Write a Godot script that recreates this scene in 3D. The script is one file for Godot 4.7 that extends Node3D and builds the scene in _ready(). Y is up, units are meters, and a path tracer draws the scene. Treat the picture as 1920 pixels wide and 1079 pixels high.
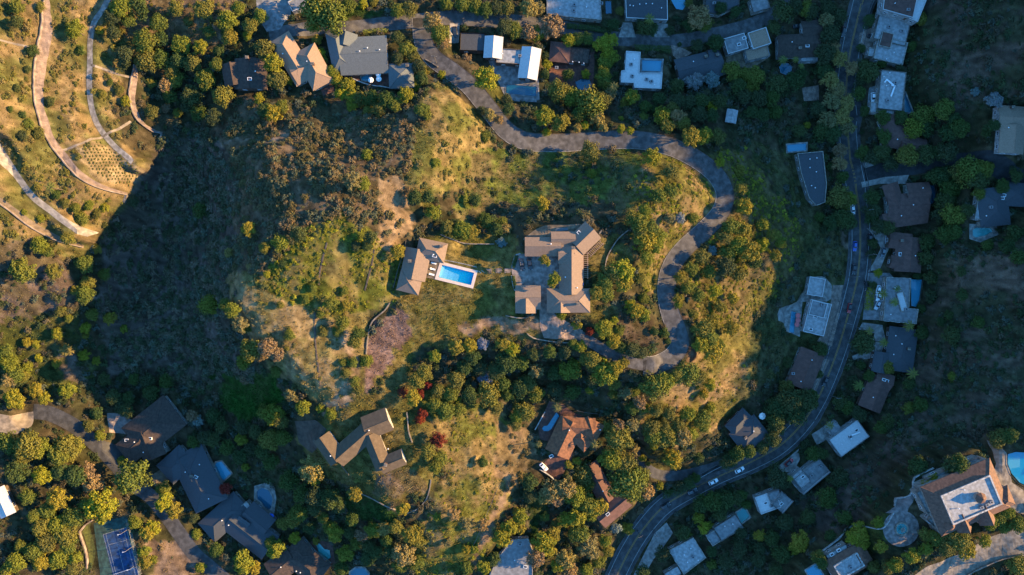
extends Node3D
# A hillside estate above a canyon road, seen straight down from a drone at low sun.
# Map positions are written in photograph pixels of the 1920 x 1079 picture and turned into metres on the terrain by at() / on_ground().

const CAM_H := 268.0
const FOCAL := 1280.0
const GX0 := -262.0
const GZ0 := -162.0
const GNX := 535
const GNZ := 325
const CX0 := -440.0
const CZ0 := -400.0
const CSTEP := 8.0
const CNX := 128
const CNZ := 101

var coarse := PackedFloat32Array()
var fine := PackedFloat32Array()
var mask := PackedByteArray()      # 1 where something is built, so nothing grows there
var zone := PackedByteArray()
var have_fine := false
var M := {}
var tex := {}
var numbers := {}
var rng := RandomNumberGenerator.new()
var noise_a := FastNoiseLite.new()
var noise_b := FastNoiseLite.new()
var pads := []
var landmarks := []
var shared := {}


class MB:
	var v := PackedVector3Array()
	var n := PackedVector3Array()
	var c := PackedColorArray()
	func tri(p: Vector3, q: Vector3, r: Vector3, out: Vector3, col := Color.WHITE) -> void:
		var m := (r - p).cross(q - p)
		if m.length_squared() < 1e-12:
			return
		m = m.normalized()
		if m.dot(out) < 0.0:
			var s := q
			q = r
			r = s
			m = -m
		v.append(p); v.append(q); v.append(r)
		n.append(m); n.append(m); n.append(m)
		c.append(col); c.append(col); c.append(col)
	func quad(p: Vector3, q: Vector3, r: Vector3, s: Vector3, out: Vector3, col := Color.WHITE) -> void:
		tri(p, q, r, out, col)
		tri(p, r, s, out, col)
	func box(lo: Vector3, hi: Vector3, t := Transform3D()) -> void:
		var k := []
		for i in 8:
			k.append(t * Vector3(hi.x if i & 1 else lo.x, hi.y if i & 2 else lo.y, hi.z if i & 4 else lo.z))
		var b := t.basis
		quad(k[0], k[2], k[6], k[4], -b.x); quad(k[1], k[3], k[7], k[5], b.x)
		quad(k[0], k[1], k[5], k[4], -b.y); quad(k[2], k[3], k[7], k[6], b.y)
		quad(k[0], k[1], k[3], k[2], -b.z); quad(k[4], k[5], k[7], k[6], b.z)
	func tube(a: Vector3, b: Vector3, ra: float, rb: float, sides := 6, cap := true) -> void:
		var d := (b - a).normalized()
		var u := d.cross(Vector3.RIGHT if absf(d.x) < 0.8 else Vector3.FORWARD).normalized()
		var w := d.cross(u)
		for i in sides:
			var a0 := TAU * i / sides
			var a1 := TAU * (i + 1) / sides
			var e0 := u * cos(a0) + w * sin(a0)
			var e1 := u * cos(a1) + w * sin(a1)
			quad(a + e0 * ra, a + e1 * ra, b + e1 * rb, b + e0 * rb, e0 + e1)
			if cap:
				tri(b, b + e0 * rb, b + e1 * rb, d)
				tri(a, a + e0 * ra, a + e1 * ra, -d)
	func prism(poly: PackedVector2Array, y0: float, y1: float, bottom := false) -> void:
		var k := Geometry2D.triangulate_polygon(poly)
		for i in range(0, k.size(), 3):
			tri(v3(poly[k[i]], y1), v3(poly[k[i + 1]], y1), v3(poly[k[i + 2]], y1), Vector3.UP)
			if bottom:
				tri(v3(poly[k[i]], y0), v3(poly[k[i + 1]], y0), v3(poly[k[i + 2]], y0), Vector3.DOWN)
		side(poly, y0, y1)
	func side(poly: PackedVector2Array, y0: float, y1: float, inward := false) -> void:
		var flip := -1.0 if Geometry2D.is_polygon_clockwise(poly) else 1.0
		if inward:
			flip = -flip
		for i in poly.size():
			var a := poly[i]
			var b := poly[(i + 1) % poly.size()]
			var o := Vector2(b.y - a.y, a.x - b.x) * flip
			quad(v3(a, y0), v3(b, y0), v3(b, y1), v3(a, y1), Vector3(o.x, 0, o.y))
	static func v3(p: Vector2, y: float) -> Vector3:
		return Vector3(p.x, y, p.y)
	func mesh() -> ArrayMesh:
		var arr := []
		arr.resize(Mesh.ARRAY_MAX)
		arr[Mesh.ARRAY_VERTEX] = v
		arr[Mesh.ARRAY_NORMAL] = n
		arr[Mesh.ARRAY_COLOR] = c
		var m := ArrayMesh.new()
		m.add_surface_from_arrays(Mesh.PRIMITIVE_TRIANGLES, arr)
		return m


# ---------------------------------------------------------------- naming and placing
func numbered(called: String) -> String:
	var k: int = numbers.get(called, -1) + 1
	numbers[called] = k
	return called if k == 0 else "%s_%03d" % [called, k]


func tag(o: Node3D, label: String, category: String, group := "", kind := "") -> Node3D:
	o.set_meta("label", label)
	o.set_meta("category", category)
	if group:
		o.set_meta("group", group)
	if kind:
		o.set_meta("kind", kind)
	return o


func thing(called: String, label: String, category: String, where := Vector3.ZERO, turn := 0.0, group := "") -> Node3D:
	var o := Node3D.new()
	o.name = numbered(called)
	add_child(o)
	o.position = where
	o.rotation.y = turn
	return tag(o, label, category, group)


func part(called: String, mesh: Mesh, material: Material, parent: Node3D, where := Vector3.ZERO, turn := 0.0) -> MeshInstance3D:
	var o := MeshInstance3D.new()
	o.name = called if parent != self else numbered(called)
	o.mesh = mesh
	if material:
		o.material_override = material
	parent.add_child(o, true)
	o.position = where
	o.rotation.y = turn
	return o


func setting(called: String, label: String, mesh: Mesh, material: Material) -> MeshInstance3D:
	var o := part(called, mesh, material, self)
	tag(o, label, called.replace("_", " "), "", "structure")
	return o


func at(px: float, py: float, h: float) -> Vector3:
	var s := (CAM_H - h) / FOCAL
	return Vector3((px - 960.0) * s, h, (py - 539.5) * s)


func to_map(p: Vector3) -> Vector2:
	var s := FOCAL / (CAM_H - p.y)
	return Vector2(960.0 + p.x * s, 539.5 + p.z * s)


func on_ground(px: float, py: float, above := 0.0) -> Vector3:
	var h := -10.0
	for i in 9:
		var p := at(px, py, h + above)
		h = lerpf(h, height(p.x, p.z), 0.85)
	var q := at(px, py, h + above)
	q.y = height(q.x, q.z)
	return q


func poly_on(points: Array, h: float) -> PackedVector2Array:
	var out := PackedVector2Array()
	for p in points:
		var q := at(p[0], p[1], h)
		out.append(Vector2(q.x, q.z))
	return out


func poly_ground(points: Array) -> PackedVector2Array:
	var out := PackedVector2Array()
	for p in points:
		var q := on_ground(p[0], p[1])
		out.append(Vector2(q.x, q.z))
	return out


# ---------------------------------------------------------------- heights
func coarse_at(i: int, j: int) -> float:
	return coarse[clampi(j, 0, CNZ - 1) * CNX + clampi(i, 0, CNX - 1)]


func cubic(a: float, b: float, c: float, d: float, t: float) -> float:
	return b + 0.5 * t * (c - a + t * (2.0 * a - 5.0 * b + 4.0 * c - d + t * (3.0 * (b - c) + d - a)))


func base_height(x: float, z: float) -> float:
	var fx := (x - CX0) / CSTEP
	var fz := (z - CZ0) / CSTEP
	var i := floori(fx)
	var j := floori(fz)
	fx -= i
	fz -= j
	var r := [0.0, 0.0, 0.0, 0.0]
	for k in 4:
		r[k] = cubic(coarse_at(i - 1, j - 1 + k), coarse_at(i, j - 1 + k), coarse_at(i + 1, j - 1 + k), coarse_at(i + 2, j - 1 + k), fx)
	return cubic(r[0], r[1], r[2], r[3], fz)


func height(x: float, z: float) -> float:
	var fx := x - GX0
	var fz := z - GZ0
	if not have_fine or fx < 0.0 or fz < 0.0 or fx >= GNX - 1 or fz >= GNZ - 1:
		return base_height(x, z)
	var i := int(fx)
	var j := int(fz)
	fx -= i
	fz -= j
	var k := j * GNX + i
	var a := fine[k]
	var d := fine[k + GNX + 1]
	if fx > fz:       # the same diagonal as the terrain's triangles
		var b := fine[k + 1]
		return a + (b - a) * fx + (d - b) * fz
	var c := fine[k + GNX]
	return a + (d - c) * fx + (c - a) * fz


func solve_terrain(pts: Array) -> void:
	# thin-plate spline through the survey points
	var n := pts.size()
	var m := n + 3
	var xs := PackedFloat64Array()
	var zs := PackedFloat64Array()
	var rows := []
	for p in pts:
		var q := at(p[0], p[1], p[2])
		xs.append(q.x / 100.0)
		zs.append(q.z / 100.0)
	for i in m:
		var row := PackedFloat64Array()
		row.resize(m + 1)
		if i < n:
			for j in n:
				var d2 := (xs[i] - xs[j]) ** 2 + (zs[i] - zs[j]) ** 2
				row[j] = d2 * log(d2) if d2 > 1e-12 else 0.012
			row[n] = 1.0
			row[n + 1] = xs[i]
			row[n + 2] = zs[i]
			row[m] = pts[i][2]
		else:
			for j in n:
				row[j] = 1.0 if i == n else xs[j] if i == n + 1 else zs[j]
		rows.append(row)
	for i in m:
		var best := i
		for k in range(i + 1, m):
			if absf(rows[k][i]) > absf(rows[best][i]):
				best = k
		var tmp: PackedFloat64Array = rows[i]
		rows[i] = rows[best]
		rows[best] = tmp
		var piv: PackedFloat64Array = rows[i]
		var inv := 1.0 / piv[i]
		for k in range(i + 1, m):
			var r: PackedFloat64Array = rows[k]
			var f := r[i] * inv
			if f != 0.0:
				for j in range(i, m + 1):
					r[j] -= f * piv[j]
				rows[k] = r
	var w := PackedFloat64Array()
	w.resize(m)
	for i in range(m - 1, -1, -1):
		var r: PackedFloat64Array = rows[i]
		var s := r[m]
		for j in range(i + 1, m):
			s -= r[j] * w[j]
		w[i] = s / r[i]
	coarse.resize(CNX * CNZ)
	for j in CNZ:
		var z := (CZ0 + j * CSTEP) / 100.0
		for i in CNX:
			var x := (CX0 + i * CSTEP) / 100.0
			var s := w[n] + w[n + 1] * x + w[n + 2] * z
			for k in n:
				var dx := x - xs[k]
				var dz := z - zs[k]
				var d2 := dx * dx + dz * dz
				if d2 > 1e-12:
					s += w[k] * d2 * log(d2)
			coarse[j * CNX + i] = clampf(s, -70.0, 90.0)


func spline(points: Array, step := 2.0) -> PackedVector2Array:
	# a smooth curve through points [px, py], on the ground
	var p := poly_ground(points)
	var out := PackedVector2Array()
	for i in p.size() - 1:
		var a := p[maxi(i - 1, 0)]
		var d := p[mini(i + 2, p.size() - 1)]
		var k := maxi(1, int(p[i].distance_to(p[i + 1]) / step))
		for s in k:
			out.append(p[i].cubic_interpolate(p[i + 1], a, d, float(s) / k))
	out.append(p[-1])
	return out


func ribbon(line: PackedVector2Array, left: float, right: float) -> PackedVector2Array:
	var a := PackedVector2Array()
	var b := PackedVector2Array()
	for i in line.size():
		var d := (line[mini(i + 1, line.size() - 1)] - line[maxi(i - 1, 0)]).normalized()
		var o := Vector2(-d.y, d.x)
		a.append(line[i] + o * left)
		b.append(line[i] + o * right)
	b.reverse()
	a.append_array(b)
	return a


func drape(poly: PackedVector2Array, lift: float, take := true) -> ArrayMesh:
	# a sheet over the terrain, cut along the terrain's own cells
	var mb := MB.new()
	var r := Rect2(poly[0], Vector2.ZERO)
	for p in poly:
		r = r.expand(p)
	var cw := poly.duplicate()
	if Geometry2D.is_polygon_clockwise(cw):
		cw.reverse()
	for j in range(maxi(0, floori(r.position.y - GZ0)), mini(GNZ - 1, ceili(r.end.y - GZ0))):
		for i in range(maxi(0, floori(r.position.x - GX0)), mini(GNX - 1, ceili(r.end.x - GX0))):
			var x := GX0 + i
			var z := GZ0 + j
			var k := [Vector2(x, z), Vector2(x + 1, z), Vector2(x + 1, z + 1), Vector2(x, z + 1)]
			var dug := near_pool(Rect2(x, z, 1, 1))
			for half in [[0, 1, 2], [0, 2, 3]]:
				var t := PackedVector2Array([k[half[0]], k[half[1]], k[half[2]]])
				var got := Geometry2D.intersect_polygons(t, cw)
				if dug.size():
					var left := []
					for piece in got:
						if Geometry2D.is_polygon_clockwise(piece):
							piece.reverse()
						left.append_array(cut_by(dug, piece))
					got.assign(left)
				for piece in got:
					for q in range(1, piece.size() - 1):
						var a: Vector2 = piece[0]
						var b: Vector2 = piece[q]
						var c: Vector2 = piece[q + 1]
						mb.tri(Vector3(a.x, height(a.x, a.y) + lift, a.y), Vector3(b.x, height(b.x, b.y) + lift, b.y), Vector3(c.x, height(c.x, c.y) + lift, c.y), Vector3.UP)
					if take:
						mask[j * GNX + i] = 1
	return mb.mesh()


func strip(line: PackedVector2Array, off: float, w: float, lift: float) -> ArrayMesh:
	# paint or kerb line beside a curve
	var mb := MB.new()
	var pr := []
	for i in line.size():
		var d := (line[mini(i + 1, line.size() - 1)] - line[maxi(i - 1, 0)]).normalized()
		var o := Vector2(-d.y, d.x)
		var a := line[i] + o * (off - w / 2)
		var b := line[i] + o * (off + w / 2)
		var row := [Vector3(a.x, height(a.x, a.y) + lift, a.y), Vector3(b.x, height(b.x, b.y) + lift, b.y)]
		if i:
			mb.quad(pr[0], pr[1], row[1], row[0], Vector3.UP)
		pr = row
	return mb.mesh()


func wall_mesh(line: PackedVector2Array, thick: float, tall: float, deep := 0.6, level := false, batter := 0.0) -> ArrayMesh:
	var mb := MB.new()
	var pr := []
	var top := -1e9
	if level:
		for p in line:
			top = maxf(top, height(p.x, p.y) + tall)
	for i in line.size():
		var d := (line[mini(i + 1, line.size() - 1)] - line[maxi(i - 1, 0)]).normalized()
		var o := Vector2(-d.y, d.x) * thick / 2
		var y := height(line[i].x, line[i].y)
		var t := top if level else y + tall
		var a := line[i] - o
		var b := line[i] + o
		var b2 := line[i] + o * (1.0 + batter)
		var row := [Vector3(a.x, y - deep, a.y), Vector3(a.x, t, a.y), Vector3(b.x, t, b.y), Vector3(b2.x, y - deep, b2.y)]
		if i:
			var oo := Vector3(o.x, 0, o.y)
			mb.quad(pr[0], pr[1], row[1], row[0], -oo)
			mb.quad(pr[1], pr[2], row[2], row[1], Vector3.UP)
			mb.quad(pr[2], pr[3], row[3], row[2], oo)
		if i == 0 or i == line.size() - 1:
			mb.quad(row[0], row[1], row[2], row[3], Vector3(d.x, 0, d.y) * (-1.0 if i == 0 else 1.0))
		pr = row
	return mb.mesh()


# ---------------------------------------------------------------- materials
func noise_tex(seed_: int, freq: float, lo: float, hi: float, kind := FastNoiseLite.TYPE_SIMPLEX_SMOOTH, octaves := 4, size := 512, tint := Color.WHITE) -> NoiseTexture2D:
	var f := FastNoiseLite.new()
	f.seed = seed_
	f.noise_type = kind
	f.frequency = freq
	f.fractal_octaves = octaves
	f.cellular_return_type = FastNoiseLite.RETURN_CELL_VALUE
	var t := NoiseTexture2D.new()
	t.width = size
	t.height = size
	t.seamless = true
	t.noise = f
	var g := Gradient.new()
	g.set_color(0, Color(lo * tint.r, lo * tint.g, lo * tint.b))
	g.set_color(1, Color(hi, hi, hi))
	t.color_ramp = g
	return t


func mat(key: String, lin: Color, rough := 0.85, grain := "grain", gs := 0.25, blotch := "blotch", bs := 0.05, metal := 0.0) -> StandardMaterial3D:
	var m := StandardMaterial3D.new()
	m.resource_name = key
	m.albedo_color = lin.linear_to_srgb()
	m.roughness = rough
	m.metallic = metal
	if grain:
		m.albedo_texture = tex[grain]
		m.uv1_triplanar = true
		m.uv1_world_triplanar = true
		m.uv1_scale = Vector3.ONE * gs
	if blotch:
		m.detail_enabled = true
		m.detail_albedo = tex[blotch]
		m.detail_blend_mode = BaseMaterial3D.BLEND_MODE_MUL
		m.detail_uv_layer = BaseMaterial3D.DETAIL_UV_2
		m.uv2_triplanar = true
		m.uv2_world_triplanar = true
		m.uv2_scale = Vector3.ONE * bs
	M[key] = m
	return m


func leaf_mat(key: String, lin: Color) -> void:
	var m := StandardMaterial3D.new()
	m.resource_name = key
	m.albedo_color = lin.linear_to_srgb()
	m.vertex_color_use_as_albedo = true
	m.roughness = 0.75
	m.metallic_specular = 0.25
	m.backlight_enabled = true
	m.backlight = Color(0.42, 0.45, 0.22)
	m.cull_mode = BaseMaterial3D.CULL_DISABLED
	M[key] = m


func make_materials() -> void:
	tex.grain = noise_tex(1, 0.08, 0.72, 1.0, FastNoiseLite.TYPE_SIMPLEX_SMOOTH, 4)
	tex.blotch = noise_tex(2, 0.018, 0.7, 1.0, FastNoiseLite.TYPE_SIMPLEX_SMOOTH, 5)
	tex.speck = noise_tex(3, 0.12, 0.62, 1.0, FastNoiseLite.TYPE_CELLULAR, 1, 512)
	tex.soft = noise_tex(6, 0.03, 0.88, 1.0, FastNoiseLite.TYPE_SIMPLEX_SMOOTH, 4)
	tex.clod = noise_tex(4, 0.05, 0.4, 1.0, FastNoiseLite.TYPE_SIMPLEX, 5, 1024)
	tex.stain = noise_tex(5, 0.012, 0.55, 1.0, FastNoiseLite.TYPE_SIMPLEX, 5, 1024)
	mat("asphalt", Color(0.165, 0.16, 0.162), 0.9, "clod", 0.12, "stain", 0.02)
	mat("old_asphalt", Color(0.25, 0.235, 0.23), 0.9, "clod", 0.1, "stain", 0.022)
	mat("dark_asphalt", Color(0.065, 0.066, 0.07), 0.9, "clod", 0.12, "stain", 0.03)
	mat("concrete", Color(0.38, 0.345, 0.31), 0.85, "soft", 0.2, "stain", 0.03)
	mat("pale_concrete", Color(0.42, 0.34, 0.26), 0.85, "grain", 0.2, "stain", 0.03)
	mat("court_paving", Color(0.38, 0.3, 0.26), 0.85, "soft", 0.25, "stain", 0.03)
	mat("pink_paving", Color(0.46, 0.33, 0.26), 0.85, "speck", 0.2, "stain", 0.03)
	mat("coping_stone", Color(0.66, 0.52, 0.43), 0.8, "soft", 0.3, "soft", 0.05)
	mat("plaza_paving", Color(0.3, 0.245, 0.225), 0.85, "soft", 0.2, "stain", 0.03)
	mat("red_paving", Color(0.22, 0.085, 0.055), 0.8, "speck", 0.3, "stain", 0.04)
	mat("tan_paving", Color(0.36, 0.265, 0.17), 0.85, "speck", 0.2, "stain", 0.03)
	mat("grey_paving", Color(0.3, 0.29, 0.285), 0.85, "soft", 0.2, "stain", 0.03)
	mat("dirt", Color(0.25, 0.175, 0.12), 0.95, "clod", 0.1, "stain", 0.03)
	mat("white_paint", Color(0.4, 0.4, 0.39), 0.7, "grain", 0.3, "", 0.05)
	mat("yellow_paint", Color(0.42, 0.22, 0.04), 0.7, "grain", 0.3, "", 0.05)
	# roofs
	mat("roof_tan", Color(0.42, 0.28, 0.19), 0.9, "speck", 0.3, "soft", 0.05)
	mat("roof_estate", Color(0.33, 0.23, 0.165), 0.9, "speck", 0.35, "soft", 0.05)
	mat("roof_brown", Color(0.13, 0.083, 0.06), 0.9, "speck", 0.35, "stain", 0.05)
	mat("roof_shake", Color(0.2, 0.14, 0.085), 0.95, "speck", 0.35, "blotch", 0.05)
	mat("roof_red", Color(0.22, 0.105, 0.08), 0.9, "speck", 0.35, "blotch", 0.05)
	mat("roof_slate", Color(0.17, 0.19, 0.19), 0.85, "speck", 0.35, "soft", 0.05)
	mat("roof_dark", Color(0.075, 0.082, 0.092), 0.85, "speck", 0.35, "soft", 0.05)
	mat("roof_grey", Color(0.27, 0.265, 0.265), 0.85, "soft", 0.3, "blotch", 0.05)
	mat("roof_pale", Color(0.4, 0.395, 0.39), 0.8, "soft", 0.3, "blotch", 0.06)
	mat("roof_white", Color(0.55, 0.54, 0.53), 0.7, "soft", 0.3, "soft", 0.06)
	mat("roof_tile", Color(0.42, 0.17, 0.075), 0.85, "speck", 0.45, "stain", 0.05)
	mat("roof_mission", Color(0.33, 0.16, 0.1), 0.85, "speck", 0.45, "stain", 0.05)
	mat("stucco", Color(0.58, 0.52, 0.44), 0.85, "grain", 0.3, "stain", 0.05)
	mat("stucco_white", Color(0.7, 0.68, 0.64), 0.8, "grain", 0.3, "stain", 0.05)
	mat("siding", Color(0.2, 0.14, 0.1), 0.85, "grain", 0.3, "stain", 0.05)
	mat("brick", Color(0.26, 0.12, 0.08), 0.9, "speck", 0.6, "stain", 0.1)
	mat("timber", Color(0.3, 0.17, 0.1), 0.8, "grain", 0.5, "stain", 0.1)
	mat("pergola_timber", Color(0.5, 0.3, 0.2), 0.8, "grain", 0.5, "soft", 0.1)
	mat("grey_timber", Color(0.28, 0.26, 0.235), 0.8, "grain", 0.5, "stain", 0.1)
	mat("white_metal", Color(0.65, 0.65, 0.65), 0.5, "", 0.2, "", 0.1)
	mat("grey_metal", Color(0.25, 0.25, 0.26), 0.5, "grain", 0.5, "", 0.1)
	mat("canvas_white", Color(0.75, 0.74, 0.72), 0.8, "", 0.2, "", 0.1)
	mat("canvas_red", Color(0.5, 0.12, 0.12), 0.8, "", 0.2, "", 0.1)
	mat("canvas_blue", Color(0.02, 0.12, 0.6), 0.8, "", 0.2, "", 0.1)
	mat("court_blue", Color(0.015, 0.075, 0.22), 0.85, "grain", 0.2, "stain", 0.03)
	mat("court_green", Color(0.045, 0.12, 0.095), 0.85, "grain", 0.2, "stain", 0.03)
	mat("lawn", Color(0.16, 0.19, 0.03), 0.95, "clod", 0.15, "stain", 0.05)
	mat("plaster_aqua", Color(0.3, 0.62, 0.68), 0.8, "", 0.2, "", 0.1)
	mat("plaster_deep", Color(0.06, 0.2, 0.26), 0.8, "", 0.2, "", 0.1)
	mat("bark", Color(0.12, 0.09, 0.065), 0.95, "grain", 1.0, "", 0.1)
	mat("stone", Color(0.45, 0.4, 0.34), 0.85, "grain", 0.5, "stain", 0.1)
	mat("tyre", Color(0.02, 0.02, 0.02), 0.9, "", 0.2, "", 0.1)
	mat("chrome", Color(0.5, 0.5, 0.5), 0.3, "", 0.2, "", 0.1, 0.9)
	mat("lamp_glass", Color(0.6, 0.6, 0.58), 0.15, "", 0.2, "", 0.1)
	mat("tail_red", Color(0.35, 0.01, 0.01), 0.2, "", 0.2, "", 0.1)
	mat("glass", Color(0.025, 0.03, 0.035), 0.08, "", 0.2, "", 0.1)
	for c in [["white", Color(0.7, 0.7, 0.7)], ["black", Color(0.012, 0.012, 0.014)], ["blue", Color(0.01, 0.06, 0.3)], ["silver", Color(0.4, 0.42, 0.45)], ["red", Color(0.35, 0.015, 0.015)], ["grey", Color(0.09, 0.1, 0.11)]]:
		var m := mat("paint_" + c[0], c[1], 0.35, "", 0.2, "", 0.1)
		m.clearcoat_enabled = true
		m.clearcoat = 0.5
		m.clearcoat_roughness = 0.05
	for w in [["water", Color(0.005, 0.2, 0.34, 0.6)], ["water_dark", Color(0.01, 0.09, 0.16, 0.62)], ["water_green", Color(0.01, 0.27, 0.26, 0.55)], ["water_deep", Color(0.0, 0.34, 0.66, 0.15)]]:
		var m := StandardMaterial3D.new()
		m.resource_name = w[0]
		var c: Color = w[1]
		m.albedo_color = Color(c.linear_to_srgb(), c.a)
		m.transparency = BaseMaterial3D.TRANSPARENCY_ALPHA
		m.roughness = 0.04
		if w[0] == "water_deep":
			m.specular_mode = BaseMaterial3D.SPECULAR_DISABLED
		M[w[0]] = m
	var g := StandardMaterial3D.new()
	g.resource_name = "terrain"
	g.vertex_color_use_as_albedo = true
	g.roughness = 1.0
	g.metallic_specular = 0.15
	g.albedo_texture = tex.clod
	g.uv1_triplanar = true
	g.uv1_world_triplanar = true
	g.uv1_scale = Vector3.ONE * 0.055
	g.heightmap_enabled = true
	g.heightmap_texture = tex.clod
	g.heightmap_scale = 14.0
	g.detail_enabled = true
	g.detail_albedo = tex.stain
	g.detail_blend_mode = BaseMaterial3D.BLEND_MODE_MUL
	g.detail_uv_layer = BaseMaterial3D.DETAIL_UV_2
	g.uv2_triplanar = true
	g.uv2_world_triplanar = true
	g.uv2_scale = Vector3.ONE * 0.013
	M["terrain"] = g
	var leaves := [Color(0.125, 0.135, 0.024), Color(0.2, 0.19, 0.022), Color(0.055, 0.08, 0.024), Color(0.22, 0.17, 0.065), Color(0.17, 0.21, 0.19), Color(0.13, 0.14, 0.03), Color(0.045, 0.07, 0.024), Color(0.17, 0.03, 0.018)]
	var drift := [Color(1.0, 1.0, 1.0), Color(1.18, 1.02, 1.15), Color(0.82, 0.92, 1.0), Color(1.12, 1.15, 0.9), Color(0.95, 0.84, 1.2)]
	for k in 8:
		for q in 5:
			leaf_mat("leaf_%d%s" % [k, ["", "b", "c", "d", "e"][q]], leaves[k] * drift[q])
	leaf_mat("scrub", Color.WHITE)


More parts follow.
